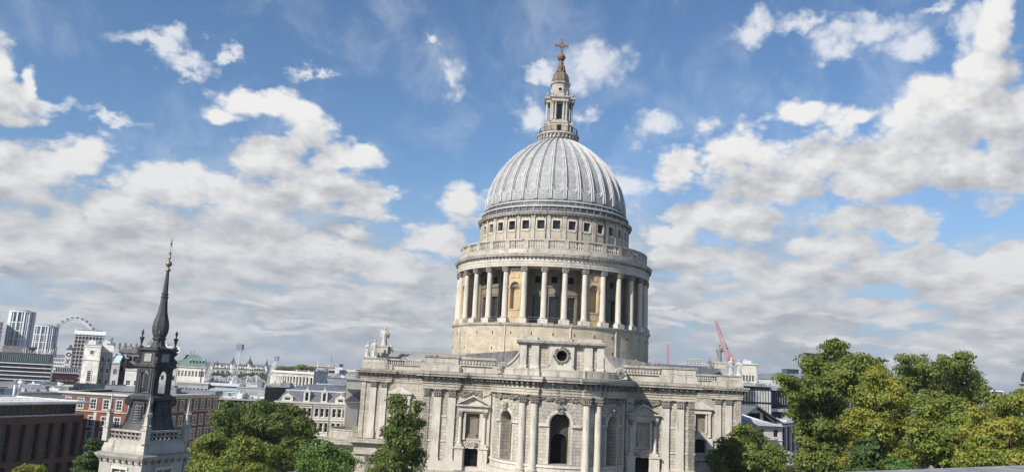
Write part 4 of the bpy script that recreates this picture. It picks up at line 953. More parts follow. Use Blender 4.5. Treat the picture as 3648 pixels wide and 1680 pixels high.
# ------------------------------------------------------------------ buildings round about
def RGN(ox, oy, s): return lambda x, y: (ox+x*s, oy+y*s)
g1 = RGN(0, 1080, .26975); g2 = RGN(0, 1360, .26979); g3 = RGN(340, 1180, .42142); g5 = RGN(620, 1220, .38781)
gR = RGN(2500, 1120, .47226); g6 = RGN(2140, 1180, .42148); g7 = RGN(2760, 1180, .42165); g4 = RGN(1220, 1140, .45546)
class Bld:
    """one building: footprint run with its outside to the right of travel"""
    def __init__(s, name, label, pts, z1, wm, cat='building', z0=0., roof='rooff', group=None, par=.5):
        s.c = (sum(p[0] for p in pts)/len(pts), sum(p[1] for p in pts)/len(pts))
        s.root = thing(name, label, cat, (s.c[0], s.c[1], 0), 0, group); s.pts = [(p[0]-s.c[0], p[1]-s.c[1]) for p in pts]
        s.z1, s.z0, s.wm = z1, z0, wm; s.n = 0; s.done = set(); s.tpl = {}
        if roof:
            m = MB(); m.prism([(x, y, z1-par) for x, y in s.pts], (0, 0, -.2)); m.obj('roof', roof, s.root)
    def mp(s, i): return MAPF(s.pts[i], s.pts[(i+1) % len(s.pts)])
    def ln(s, i):
        a, b = s.pts[i], s.pts[(i+1) % len(s.pts)]; return math.hypot(b[0]-a[0], b[1]-a[1])
    def facade(s, i, cols, rows, w, fr='wf', gl='gl', d=.25, m0=None, m1=None, bars=(1, 1), sur=None, skip=lambda c, r: False, fw=.07, sub=True, arch=0, surw=.18, cs=None):
        """rows: (za, zb). openings cut in the wall, then a window in each"""
        s.done.add(i); mp = s.mp(i); L = s.ln(i); m0 = 0 if m0 is None else m0; m1 = 0 if m1 is None else m1
        cs = cs or [m0+(L-m0-m1)*(c+.5)/cols for c in range(cols)]
        ops = []; pos = []
        for r, (za, zb) in enumerate(rows):
            for c, x in enumerate(cs):
                if skip(c, r): continue
                ops.append((x-w/2, x+w/2, za, zb, d, arch)); pos.append((x, za, zb))
        mb = MB(); wall(mb, mp, 0, L, s.z0, s.z1, ops); mb.obj('wall', s.wm, s.root)
        a, b = s.pts[i], s.pts[(i+1) % len(s.pts)]; ang = math.atan2(b[1]-a[1], b[0]-a[0])
        extra = MB(); eg = MB()
        for x, za, zb in pos:
            h = zb-za; key = (i, round(w, 2), round(h, 2)); M = TR(*mp(x, za, 0), ang)
            if key not in s.tpl:
                t = MB(); t.box(-w/2, -w/2+fw, d-.12, d, 0, h); t.box(w/2-fw, w/2, d-.12, d, 0, h); t.box(-w/2+fw, w/2-fw, d-.12, d, 0, fw); t.box(-w/2+fw, w/2-fw, d-.12, d, h-fw, h)
                for k in range(1, bars[0]+1): q = -w/2+w*k/(bars[0]+1); t.box(q-fw*.35, q+fw*.35, d-.1, d-.01, fw, h-fw)
                for k in range(1, bars[1]+1): q = h*k/(bars[1]+1); t.box(-w/2+fw, w/2-fw, d-.09, d-.02, q-fw*.35, q+fw*.35)
                if sur:
                    t.box(-w/2-surw, -w/2, -.06, .02, -.05, h+surw); t.box(w/2, w/2+surw, -.06, .02, -.05, h+surw); t.box(-w/2, w/2, -.06, .02, h, h+surw); t.box(-w/2-surw-.05, w/2+surw+.05, -.14, .02, -surw, -.05)
                p = MB(); p.add([(-w/2, d-.03, 0), (w/2, d-.03, 0), (w/2, d-.03, h), (-w/2, d-.03, h)], [(0, 1, 2, 3)])
                if arch: pass
                if sub:
                    o = t.obj('window', fr, s.root); p.obj('pane', gl, o); o.matrix_basis = M; s.tpl[key] = o; s.n += 1
                else:
                    o = p.obj('window', gl, s.root); o.matrix_basis = M; s.tpl[key] = o; s.n += 1
                s.tpl[key, 'm'] = (t, p)
            elif s.n < 100: inst(s.tpl[key], s.root, M); s.n += 1
            else:
                t, p = s.tpl[key, 'm']; eg.add(p.v, p.f, M)
                if sub: extra.add(t.v, t.f, M)
        if eg.v:
            o = eg.obj('window_rows', gl, s.root); o['kind'] = 'stuff'
            if extra.v: q = extra.obj('frame', fr, o); q['kind'] = 'stuff'
        return s
    def close(s, cornice=None, cm='cream', base=None):
        mb = MB()
        for i in range(len(s.pts)):
            if i not in s.done: wall(mb, s.mp(i), 0, s.ln(i), s.z0, s.z1)
        if mb.v: mb.obj('wall', s.wm, s.root)
        if cornice is not None: m = MB(); m.sweep(s.pts, cornice, True); m.obj('cornice', cm, s.root)
        return s
    def clutter(s, n, seed, dz=0.):
        R = random.Random(seed); a, b, c, d = [Vector(p) for p in s.pts[:4]]; z = s.z1+dz-.1
        for k in range(n):
            u, v = R.uniform(.08, .85), R.uniform(.08, .75); p = (a*(1-u)+b*u)*(1-v)+(d*(1-u)+c*u)*v; w, l, h = R.uniform(.5, 1.8), R.uniform(.5, 1.4), R.uniform(.5, 1.5)
            m = MB(); m.box(p.x-w, p.x+w, p.y-l, p.y+l, z, z+h); m.box(p.x-w*.6, p.x-w*.3, p.y-.2, p.y+.2, z+h, z+h+R.uniform(.2, .8)); m.obj('rooftop_plant', R.choice(['gm', 'grey', 'wm', 'rooff', 'conc']), s.root)
        m = MB(); q = 14
        for k in range(q):
            p = a+(b-a)*(k+.5)/q; m.tube((p.x, p.y+.3, z), (p.x, p.y+.3, z+1.1), .035, n=3)
        for zz in (.6, 1.1): m.tube((a.x, a.y+.3, z+zz), (b.x, b.y+.3, z+zz), .035, n=3)
        m.obj('roof_railing', 'gm', s.root); return s
    def part(s, name, mb, mat, par=None, smooth=False): return mb.obj(name, mat, par or s.root, smooth)
def foot(a, b, dep):
    """front edge a-b, extruded straight back by dep at right angles"""
    a, b = Vector((a[0], a[1])), Vector((b[0], b[1])); t = (b-a).normalized(); n = Vector((-t.y, t.x))*dep
    return [tuple(a), tuple(b), tuple(b+n), tuple(a+n)]
def PX(pl, pr, YL, YR=None, dep=20, z=None):
    YR = YR or YL; a, b = at(*pl, YL), at(*pr, YR)
    ka, kb = 1+dep/a.y, 1+dep/b.y      # flanks run away along the lines of sight, as a street grid seen end on
    return [(a.x, a.y), (b.x, b.y), (b.x*kb, b.y*kb), (a.x*ka, a.y*ka)], ((a.z+b.z)/2 if z is None else z)
def rows(top, h, pitch, n): return [(top-h-pitch*k, top-pitch*k) for k in range(n)]
def cor(z, o=.5, h=.5): return [(0, z-h), (o*.4, z-h*.8), (o*.5, z-h*.5), (o, z-h*.4), (o, z), (-.4, z+.02), (-.4, z-.5)]
def boxes(b, name, mat, L): 
    for q in L: m = MB(); m.box(*q); m.obj(name, mat, b.root)

# 1 dark brown block with slot windows, glazed top storey and pale overhanging roof
a, b = atz(*g2(60, 455), 20.5), atz(*g2(1112, 420), 20.5); t = (b-a).normalized(); a2 = a-t*9
B = Bld('brown_office_building', 'dark brown brick office block with tall slot windows under a thin pale flat roof', foot(a2, b, 19), 20.5, 'dbrick', roof=None)
L = B.ln(0); B.facade(0, 0, [(12.3, 19.0), (4.2, 11.4)], 1.75, fr='dm', d=.7, bars=(1, 3), cs=[L-1.6-3.02*k for k in range(8)][::-1]).close()
P = B.pts; m = MB(); m.sweep(P, [(-.01, 20.4), (.06, 20.4), (.06, 20.6), (-1.3, 20.62)], True); B.part('coping', m, 'wf')
def inset(P, d):
    c = (sum(p[0] for p in P)/4, sum(p[1] for p in P)/4); mb = MB(); mb.sweep(P, [(d, 0)], True); return [(v[0], v[1]) for v in mb.v]
gi = inset(P, -1.3); m = MB(); m.sweep(gi, [(0, 20.4), (0, 22.6)], True); sg = B.part('glazed_storey', m, 'gl')
m = MB()
for i in range(4):
    A_, B_ = Vector(gi[i]), Vector(gi[(i+1) % 4]); n_ = int((B_-A_).length/1.4)
    for k in range(n_+1): c = A_+(B_-A_)*k/n_; m.box(c.x-.09, c.x+.09, c.y-.09, c.y+.09, 20.5, 22.6)
B.part('mullions', m, 'brn', sg)
ro = inset(P, .9); m = MB(); m.prism([(x, y, 22.6) for x, y in ro], (0, 0, .28)); B.part('roof', m, 'roof')
m = MB(); m.sweep(inset(P, .3), [(0, 22.88), (0, 23.1), (-.3, 23.1), (-.3, 22.88)], True); B.part('roof_kerb', m, 'roof')
m = MB(); q = inset(P, -.2)
for i in range(4):
    A_, B_ = Vector(q[i]), Vector(q[(i+1) % 4]); n_ = int((B_-A_).length/1.6)
    for k in range(n_): c = A_+(B_-A_)*k/n_; m.tube((c.x, c.y, 22.9), (c.x, c.y, 23.75), .025, n=4)
    for z in (23.4, 23.75): m.tube((A_.x, A_.y, z), (B_.x, B_.y, z), .022, n=4)
B.part('roof_railing', m, 'gm')
for px in (180, 245):
    w_ = atz(*g2(px, 185), 22.9); m = MB(); m.lathe([(.28, 22.9), (.28, 25.0), (.34, 25.0), (.34, 25.2), (.05, 25.2)], 12, w_.x-B.c[0], w_.y-B.c[1]); B.part('flue', m, 'wm', smooth=True)
R = random.Random(4)
m = MB(); mp = B.mp(0)
for i in range(5):
    for r_ in range(3):
        for k in range(6): s0 = L-13.5+i*2.3+k*.27; mbox(m, mp, s0, s0+.16, 20.05-r_*.28, 20.17-r_*.28, -.03, 0)
B.part('carved_inscription', m, 'brn')['kind'] = 'stuff'
# 2 long red brick block
a, c_, b = at(224, 1403, 172), at(500, 1400, 168), at(782, 1397, 200); Z = 24.5
pts = [(a.x, a.y), (c_.x, c_.y), (b.x, b.y), (b.x-20, b.y+14), (a.x, a.y+22)]
B = Bld('brick_office_building', 'long red brick block with white sash windows and stone cornice behind the church spire', pts, Z, 'brick')
rw = [(21.2, 23.2), (17.6, 19.7), (14.4, 16.6), (11.5, 13.5), (8.1, 10.0), (4.5, 6.6)]
B.facade(0, 6, rw, 1.35, sur=True, fr='wf', bars=(1, 2), d=.15, fw=.12).facade(1, 11, rw, 1.45, sur=True, fr='wf', bars=(1, 2), d=.15, fw=.12)
B.close([(0, 23.55), (.15, 23.6), (.15, 23.9), (.3, 24.0), (.75, 24.15), (.8, 24.5), (-.6, 24.55)], 'cream')
m = MB(); m.sweep(B.pts, [(0, 20.55), (.2, 20.6), (.2, 20.85), (0, 20.9)], True); m.sweep(B.pts, [(0, 10.3), (.3, 10.4), (.4, 11.1), (0, 11.2)], True); B.part('string_course', m, 'trim')
m = MB(); mp = B.mp(0)
for k in range(34): mbox(m, mp, 8.3-(.12 if k % 2 else 0), 8.85+(.12 if k % 2 else 0), 11.2+k*.275, 11.2+k*.275+.25, -.06, 0)
for k in range(34): mbox(m, mp, B.ln(0)-.5-(.15 if k % 2 else 0), B.ln(0)+.05, 11.2+k*.275, 11.2+k*.275+.25, -.06, 0)
B.part('quoins', m, 'cream')
for x, y, w_, h_ in ((4, 8, 3, 1.4), (10, 12, 5, 1.0), (-6, 8, 4, 1.2), (2, 14, 2, 1.8)):
    m = MB(); m.box(x-w_, x+w_, y-6, y-6+w_, 24.2, 24.2+h_); B.part('rooftop_plant', m, 'rooff')
# low roofs between the brown and the striped building
F_, z = PX(g2(300, 130), g2(850, 130), 215, 225, 30); B = Bld('low_terrace_building', 'low pale rooftop terrace wall with small dark openings left of the red brick block', F_, z, 'cream')
B.clutter(4, 144)
B.facade(0, 7, [(z-3, z-1.8)], 1.6, sub=False).close(cor(z))
m = MB(); m.box(-12, 6, 2, 10, z-.3, z+1.0); B.part('rooftop_plant', m, 'rooff'); m = MB(); m.box(5, 17, 6, 14, z-.3, z+2.2); B.part('plant_room', m, 'glb')
# 3 white stone exchange with a tower-like end
F_, z = PX(g1(1125, 540), g1(1340, 540), 262, 262, 16); B = Bld('stone_exchange_building', 'plain white stone block with a raised tower-like end and one ornate tall window', F_, z, 'white')
B.clutter(2, 163)
w_ = B.ln(0)
B.facade(0, 0, [(z-3.2, z-2.0)], 1.1, cs=[w_*.5], bars=(1, 1), sur=True, sub=True)
mp = B.mp(0); m = MB(); mbox(m, mp, w_*.5-.6, w_*.5+.6, z-12, z-8.6, -.05, .1); tw = B.part('window', m, 'gl')
m = MB()
for k in range(5): mbox(m, mp, w_*.5-.6, w_*.5+.6, z-11.8+k*.7, z-11.7+k*.7, -.1, -.02)
mbox(m, mp, w_*.5-.85, w_*.5-.6, z-12.1, z-8.4, -.14, 0); mbox(m, mp, w_*.5+.6, w_*.5+.85, z-12.1, z-8.4, -.14, 0); mbox(m, mp, w_*.5-1, w_*.5+1, z-12.3, z-12, -.2, 0); mbox(m, mp, w_*.5-.5, w_*.5+.5, z-8.4, z-7.6, -.14, 0)
B.part('window_surround', m, 'cream', tw)
m = MB(); mbox(m, mp, w_*.3, w_*.6, z-15.3, z-13.9, -.03, .1); B.part('window', m, 'gl')
m = MB(); m.sweep(B.pts, [(0, z-5.2), (.25, z-5.1), (.25, z-4.9), (0, z-4.8)], True); m.sweep(B.pts, [(0, z-.9), (.2, z-.8), (.2, z-.5), (0, z-.4)], True); B.part('string_course', m, 'cream'); B.close(cor(z, .25, .3))
F_, z = PX(g1(1345, 545), g1(1500, 550), 266, 266, 18); B = Bld('exchange_shaded_return', 'right return of the white tower-like end, its shade put in as grey', F_, z, 'grey')  # return of the white block; its shade is painted as grey stone
B.clutter(2, 163)
B.facade(0, 2, rows(z-4, 1.5, 3.6, 4), .9, sur=True).close([(0, z-2.4), (.3, z-2.3), (.3, z-.3), (-.3, z)])
for q in (.42, .98): m = MB(); m.tube(B.mp(0)(B.ln(0)*q, 8, -.1), B.mp(0)(B.ln(0)*q, z-5, -.1), .09, n=5); B.part('drainpipe', m, 'dm')
F_, z = PX((404, 1262), (432, 1262), 258, 258, 14); B = Bld('white_rear_wing', 'narrow pale wing with three stacked windows and a green glazed top', F_, z-2.5, 'grey')
B.facade(0, 1, rows(z-4.6, 1.7, 3.6, 3), 1.1, bars=(1, 2)).close(cor(z-2.5, .15, .2)); m = MB(); m.prism([(x, y, z-2.5) for x, y in inset(B.pts, -.2)], (.6, .6, 2.2)); B.part('skylight', m, 'teal')
F_, z = PX((432, 1238), (500, 1246), 268, 268, 14); B = Bld('dark_topped_rear_block', 'block with a dark attic storey and hanging bays behind the left side of the spire', F_, z, 'concd')
B.clutter(3, 157)
B.facade(0, 3, rows(z-2.4, 1.6, 3.4, 2), 1.8, sub=False).close([(0, z-1.4), (.5, z-1.3), (.6, z-.2), (-.4, z)], 'concd')
m = MB()
for k in range(4): x = -B.ln(0)/2+B.ln(0)*(k+.35)/4; m.box(x-.18, x+.18, -7.6, -7, z-7.2, z-1.8)
m.box(-B.ln(0)/2, B.ln(0)/2, -7.5, -7, z-3.2, z-2.9); B.part('hanging_bay', m, 'grey')
R = random.Random(5)
m = MB()
for k in range(7): x = -6+k*1.9; m.box(x-.25, x+.25, -4, -3.4, z-.2, z+R.uniform(.6, 2.2))
B.part('chimney_pot', m, 'concd')['kind'] = 'stuff'
F_, z = PX((448, 1310), (505, 1316), 252, 252, 10); B = Bld('white_low_wing', 'low white rendered wing with two small windows, seen left of the spire', F_, z, 'wf')
B.facade(0, 2, [(z-5.0, z-3.6)], 1.3, bars=(2, 1)).close(cor(z, .1, .15))
F_, z = PX((529, 1226), (640, 1234), 262, 262, 16); B = Bld('grey_tall_rear_block', 'tall blank grey block rising just right of the spire lantern', F_, z, 'grey')
B.clutter(2, 142)
B.facade(0, 3, rows(z-6, 1.4, 3.6, 3), .9, sub=False, m0=5).close([(0, z-2.4), (.2, z-2.3), (.2, z-.3), (-.3, z)])
# 4 green mansard block
F_, z = PX((634, 1304), (733, 1307), 262, 262, 18); B = Bld('green_mansard_building', 'pale stone block with a green copper mansard roof and a row of dormers', F_, z, 'cream', roof=None)
B.facade(0, 8, [(z-3.1, z-1.3), (z-6.6, z-4.8)], .72, bars=(1, 2), fw=.08).close(cor(z, .4, .4))
L = B.ln(0)
m = MB(); q = inset(B.pts, -2.3); p = B.pts
m.add([(x, y, z) for x, y in p]+[(x, y, z+3.9) for x, y in q], [(0, 1, 5, 4), (1, 2, 6, 5), (2, 3, 7, 6), (3, 0, 4, 7), (4, 5, 6, 7)]); B.part('mansard_roof', m, 'copper')
mp = B.mp(0)
for k in range(5): m = MB(); x = L*.36+k*L*.12; mbox(m, mp, x, x+.75, z+1.0, z+2.5, .5, 2); do = B.part('dormer', m, 'teal'); m = MB(); mbox(m, mp, x+.12, x+.63, z+1.2, z+2.2, .46, .5); B.part('pane', m, 'gl', do)
for k, h in ((.22, 1.6), (.27, 1.3), (.35, 1.9)): c = mp(L*k, z+3.9, 4); m = MB(); m.tube(c, (c[0], c[1], c[2]+h), .06, n=4); B.part('aerial', m, 'dm')
m = MB(); c = mp(L*.87, 10, -.1); m.tube(c, (c[0], c[1], z-.4), .12, n=5); B.part('drainpipe', m, 'dm')
F_, z = PX((632, 1361), (743, 1364), 250, 252, 10); B = Bld('pale_low_wing', 'pale lilac-grey lower wing with a row of small windows below the green roof', F_, z, 'grey'); B.facade(0, 8, [(z-3.2, z-1.6)], .8, bars=(1, 1)).close(cor(z, .15, .2))
# 5 striped building far left
F_, z = PX((-120, 1246), (190, 1262), 345, 350, 40); B = Bld('striped_office_building', 'wide dark glass office block banded with thin white horizontal fins at the left edge', F_, z, 'dm')
B.clutter(8, 169)
B.close()
L = B.ln(0); mp = B.mp(0)
for k in range(9): m = MB(); mbox(m, mp, -.3, L+.2, z-4.6-k*1.72, z-4.3-k*1.72, -.5, 0); B.part('sun_louvre', m, 'wm')
for k in range(9): m = MB(); mbox(m, mp, .2, L-.2, z-5.7-k*1.72, z-4.7-k*1.72, -.05, .02); B.part('window_band', m, 'gl')
m = MB(); mbox(m, mp, L*.42, L-1, z-3.6, z-.6, -.1, 0); gb = B.part('glazed_storey', m, 'glt'); m = MB()
for k in range(24): mbox(m, mp, L*.42+k*(L*.57/24), L*.42+k*(L*.57/24)+.15, z-3.7, z-.5, -.2, -.1)
B.part('mullions', m, 'gm', gb)
m = MB(); mbox(m, mp, L*.38, L*.66, z, z+2.8, 2, 12); B.part('plant_room', m, 'concd'); m = MB(); mbox(m, mp, 2, L*.38, z, z+3.2, 4, 14); B.part('plant_room', m, 'conc')
m = MB(); R = random.Random(3)
for k in range(16): x = L*(.64+.022*k); m.tube(mp(x, z, 1), mp(x+R.uniform(-1, 1), z+R.uniform(1., 2.6), 1.4), .1, n=4)
B.part('roof_frames', m, 'wm')
F_, z = PX((-70, 1360), (282, 1392), 240, 250, 30); B = Bld('blue_glass_low_block', 'low blue-grey glazed block with pale flat roof behind the brown office roof', F_, z, 'gm', roof='rooff'); L = B.ln(0)
B.clutter(7, 147)
B.facade(0, 16, [(z-2.6, z-.8)], L/17, gl='glb', sub=False, d=.05).close(cor(z, .2, .3))
m = MB(); m.box(L*.2, L*.36, -8, -2, z-.4, z+1.4); B.part('plant_room', m, 'glb'); m = MB(); m.box(-L*.3, -L*.05, -6, 4, z-.4, z+.7); B.part('rooftop_plant', m, 'rooff')
# 6 two gridded towers, dark tower, slab tower, far blocks
def grid_tower(name, label, pl, pr, Y, floors, cols, top, mat='glb', fin='wm', rnd=True):
    a, b = at(*pl, Y), at(*pr, Y); w_ = b.x-a.x; z = (a.z+b.z)/2; r_ = w_/2
    o = thing(name, label, 'tower', ((a.x+b.x)/2, Y+r_*.7, 0), 0, None); n = 24
    E_ = [(r_*math.copysign(abs(math.sin(2*PI*k/n))**.7, math.sin(2*PI*k/n)), -r_*.7*math.copysign(abs(math.cos(2*PI*k/n))**.7, math.cos(2*PI*k/n))) for k in range(n)]
    m = MB(); m.prism([(x, y, 0) for x, y in E_], (0, 0, z)); m.obj('glass_body', mat, o)
    for k in range(floors): zz = z-top-(z-top-10)*k/floors; m = MB(); m.sweep(E_, [(.02, zz-.5), (.35, zz-.5), (.35, zz+.5), (.02, zz+.5)], True); m.obj('floor_band', fin if k % 4 == 0 else 'gm', o)
    for k in range(n):
        x, y = E_[k]; m = MB(); w2 = .45 if k % 2 else .8; m.box(x-w2, x+w2, y-w2, y+w2, 0, z+1.5); m.obj('fin', fin, o)
    m = MB(); m.sweep(E_, [(.5, z+.3), (1.0, z+.3), (1.0, z+1.6), (-.6, z+1.6), (-.6, z)], True); m.obj('crown', fin, o)
    m = MB(); m.prism([(x*.6, y*.6, z) for x, y in E_], (0, 0, 2.8)); m.obj('plant_room', 'gm', o)
grid_tower('glass_tower', 'taller of the two blue glass towers framed by white vertical fins, far left', (26, 1110), (104, 1112), 880, 24, 8, 11)
grid_tower('glass_tower', 'shorter blue glass tower with white fins, just left of the big wheel', (110, 1161), (187, 1165), 930, 20, 8, 9)
F_, z = PX((-40, 1139), (14, 1143), 860, 860, 30); B = Bld('dark_tower', 'dark slab tower cut off by the left edge beside the white finned tower', F_, z, 'concd', cat='tower', par=0); B.facade(0, 4, rows(z-3, 2, 4, 12), 2.2, sub=False).close(cor(z, .3, 1))
F_, z = PX((97, 1164), (112, 1164), 960, 960, 20); B = Bld('pale_slab_building', 'thin pale block squeezed between the two blue glass towers', F_, z, 'conc', par=0); B.facade(0, 3, rows(z-3, 1.8, 3.6, 10), 1.0, sub=False).close()
F_, z = PX((273, 1178), (371, 1184), 700, 700, 22); B = Bld('concrete_slab_tower', 'weathered concrete tower wrapped with balcony slabs, in front of the big wheel', F_, z, 'concd', cat='tower', par=0); L = B.ln(0); mp = B.mp(0)
B.facade(0, 8, rows(z-4.2, 2.2, 3.3, 12), 1.9, sub=False, d=.5).close()
for k in range(14): m = MB(); m.sweep(B.pts, [(0, z-4.4-k*3.3), (1.0, z-4.4-k*3.3), (1.0, z-3.7-k*3.3), (0, z-3.7-k*3.3)], True); B.part('balcony_slab', m, 'conc')
for k in range(9): m = MB(); mbox(m, mp, L*k/8-.3, L*k/8+.3, 5, z-.5, -1.1, 0); B.part('pier', m, 'conc')
for k in range(3): m = MB(); m.box(-8+k*6, -4+k*6, -6, 6, z, z+1.8); B.part('rooftop_plant', m, 'concd')
m = MB(); m.sweep(inset(B.pts, 1.5), [(0, z-2.6), (0, z+.8)], True); B.part('scaffold_screen', m, 'wm')
F_, z = PX((194, 1270), (232, 1276), 640, 640, 20); B = Bld('white_gridded_block', 'white block with a grid of small square windows between the wheel and the sign tower', F_, z, 'wf', par=0)
B.facade(0, 7, rows(z-1.5, 1.5, 2.7, 8), .85, sub=False).close(); m = MB(); m.sweep(B.pts, [(.05, z-1.2), (.3, z-1.2), (.3, z), (-.3, z)], True); B.part('cornice', m, 'grey')
F_, z = PX((187, 1321), (277, 1329), 400, 405, 30); B = Bld('maroon_warehouse', 'low maroon clad block with white letters along it and a teal glazed roof storey', F_, z, 'maroon'); L = B.ln(0); mp = B.mp(0)
B.facade(0, 9, [(z-9, z-7)], 1.0, sub=False).close([(0, z-.5), (.3, z-.5), (.3, z), (-.4, z)], 'wm')
m = MB(); R = random.Random(11)
for k in range(14):
    if k in (1, 7, 10): continue
    x = L*.06+k*L*.06; mbox(m, mp, x, x+.45, z-4.3, z-4.15, -.1, 0); mbox(m, mp, x, x+.12, z-4.3, z-3.6, -.1, 0); mbox(m, mp, x+.33, x+.45, z-4.3, z-3.6, -.1, 0)
B.part('lettering', m, 'wf')
m = MB(); mbox(m, mp, 1, L, z, z+2.2, 2, 10); gs = B.part('roof_glazing', m, 'glt'); m = MB()
for k in range(14): mbox(m, mp, 1+k*L/14, 1.2+k*L/14, z, z+2.3, 1.9, 2)
B.part('mullions', m, 'wm', gs)
# the sign tower: ring, cross, ring
a, b = at(*g1(868, 620), 560), at(*g1(940, 620), 560); w_ = b.x-a.x; zt = at(*g1(905, 600), 560).z; zb = at(*g1(880, 870), 560).z
T = thing('sign_tower', 'slim cream riverside tower bearing a ring, a cross and a ring', 'tower', ((a.x+b.x)/2, 560+w_/2, 0), .25); h = w_/2
m = MB(); m.lathe([(h*1.9, 0), (h*1.75, zb), (h*1.41, zt-1), (h*1.3, zt)], 4, ph=PI/4); m.obj('shaft', 'cream', T)
m = MB(); m.lathe([(h*1.42, zt-.8), (h*1.42, zt), (h*.6, zt+1.6), (h*.4, zt+3)], 4, ph=PI/4); m.obj('cap', 'dslate', T)
RX = Matrix.Rotation(PI/2, 4, 'X')
for zz in (zt-3.8, zt-13.2):
    m = MB(); yy = -h*(1.02+.02*(zt-zz)/3); m.lathe([(1.0, 0), (1.0, .3), (1.5, .3), (1.5, 0)], 20, caps=False, M=Matrix.Translation((0, yy, zz)) @ RX); m.obj('ring_sign', 'dm', T)
m = MB(); yy = -h*1.1; zz = zt-8.5
for s in (-1, 1): m.tube((-1.1, yy-.1, zz-1.6*s), (1.1, yy-.1, zz+1.6*s), .28, n=4)
m.obj('cross_sign', 'dm', T)
# slender far steeple
c = at(*g1(703, 600), 760); z0_ = at(*g1(700, 620), 760).z; z1_ = at(*g1(703, 490), 760).z
T = thing('church_steeple', 'small pointed grey church steeple under the left side of the wheel', 'steeple', (c.x, 760, 0)); m = MB(); m.lathe([(4.4, 0), (4.4, z0_-8), (4.7, z0_-8), (4.7, z0_-7.2), (3.6, z0_-7)], 4, ph=PI/4); m.obj('tower', 'concd', T)
m = MB(); m.lathe([(3.8, z0_-7), (2.6, z0_), (.1, z1_)], 8); m.obj('spire', 'dslate', T)
# 7 mid distance: flat grey roofs
F_, z = PX((750, 1385), (845, 1402), 236, 236, 16); B = Bld('teal_roofed_annexe', 'small flat pale teal roof beside the lattice mast', F_, z+.3, 'teal', roof='teal', par=.1); B.close(cor(z, .4, .4), 'wm')
F_, z = PX((735, 1363), (975, 1372), 262, 262, 24); B = Bld('long_white_roofed_block', 'long low block with a white edged roof behind the grey screen wall', F_, z, 'grey', roof='roof', par=.1); B.close([(0, z-.9), (.5, z-.8), (.6, z), (-.5, z+.1)], 'wm')
B.clutter(7, 168)
F_, z = PX((845, 1376), (948, 1381), 228, 230, 14); B = Bld('grey_screen_building', 'plain blue-grey rooftop screen block left of the dark glass block', F_, z, 'grey', par=.2); B.close(cor(z, .1, .2), 'wm')
B.clutter(3, 143)
F_, z = PX((945, 1381), (1075, 1376), 226, 238, 22); B = Bld('dark_blue_block', 'dark navy clad block with two small windows between grey screen and ornate white block', F_, z, 'dm', par=.2)
B.clutter(4, 109)
B.facade(0, 0, [(z-6, z-3)], 1.6, cs=[3, 7.5], sub=False).close()
F_, z = PX((776, 1411), (925, 1426), 216, 218, 20); B = Bld('terrace_restaurant_building', 'low dark block with a strip of terrace glazing and slim posts above the big tree', F_, z, 'dm', roof='rooff', par=.1); L = B.ln(0); mp = B.mp(0)
B.clutter(6, 195)
B.facade(0, 1, [(z-3.2, z-.5)], L-1, sub=False, gl='gl', d=.8).close([(0, z-.5), (.6, z-.4), (.6, z), (-.5, z)], 'grey')
m = MB()
for k in range(9): mbox(m, mp, .5+k*(L-1)/8, .62+k*(L-1)/8, z-3.2, z-.4, -.1, .05)
B.part('post', m, 'wm')['kind'] = 'stuff'
m = MB(); mbox(m, mp, 0, L, z-4.3, z-3.2, -.5, 0); B.part('balcony', m, 'grey')
m = MB(); R = random.Random(6)
for k in range(12): x = R.uniform(0, L); y = R.uniform(3, 12); mbox(m, mp, x, x+R.uniform(.6, 2.5), z-.1, z+R.uniform(.2, .7), y, y+1.5)
B.part('rooftop_plant', m, 'wm')['kind'] = 'stuff'
# 8 ornate white block with slate mansard
a, b, c_ = at(988, 1422, 222), at(1238, 1430, 226), at(1287, 1434, 240); Z = 22.6
pts = [(a.x, a.y), (b.x, b.y), (c_.x, c_.y), (c_.x, c_.y+14), (a.x+1, a.y+18)]
B = Bld('ornate_white_building', 'ornate white Victorian block with grey mansard roof, dormers and rows of tall sash windows', pts, Z, 'white', roof=None); L = B.ln(0)
rw = [(Z-3.9, Z-1.6), (Z-8.0, Z-5.5), (Z-12.4, Z-9.8), (Z-16.6, Z-14.2)]
cs = []; 
for g_ in range(4):
    for k in range(3): cs.append(.9+g_*L/4+k*1.45+.45)
B.facade(0, 0, rw, .95, cs=cs, fr='wf', bars=(0, 1), d=.35, fw=.08, sur=False).facade(1, 3, rw, .95, fr='wf', bars=(0, 1), d=.3, fw=.08)
B.close([(0, Z-.9), (.2, Z-.85), (.2, Z-.5), (.55, Z-.4), (.6, Z), (-.5, Z+.05)], 'cream')
for k, (za, zb) in enumerate(rw):
    m = MB(); m.sweep(B.pts, [(0, zb+.55), (.25, zb+.6), (.3, zb+.85), (0, zb+.95)], True); m.sweep(B.pts, [(0, za-.35), (.15, za-.3), (.15, za-.1), (0, za-.05)], True); B.part('string_course', m, 'cream')
mp = B.mp(0); m = MB()
for za, zb in rw:
    for x in cs:
        for s in (-.72, .72): mbox(m, mp, x+s-.12, x+s+.12, za-.1, zb+.2, -.16, 0)
for g_ in range(5): mbox(m, mp, max(0, g_*L/4-.2), min(L, g_*L/4+.25), 0, Z-1, -.22, 0)
B.part('window_columns', m, 'cream')['kind'] = 'stuff'
q = inset(B.pts, -1.6); q2 = [(x*.55, y*.55) for x, y in inset(B.pts, -5)]; n = 5; q2 = inset(B.pts, -5.6)
m = MB(); m.add([(x, y, Z) for x, y in B.pts]+[(x, y, Z+2.9) for x, y in q], [(i, (i+1) % n, n+(i+1) % n, n+i) for i in range(n)]); B.part('mansard_roof', m, 'slate')
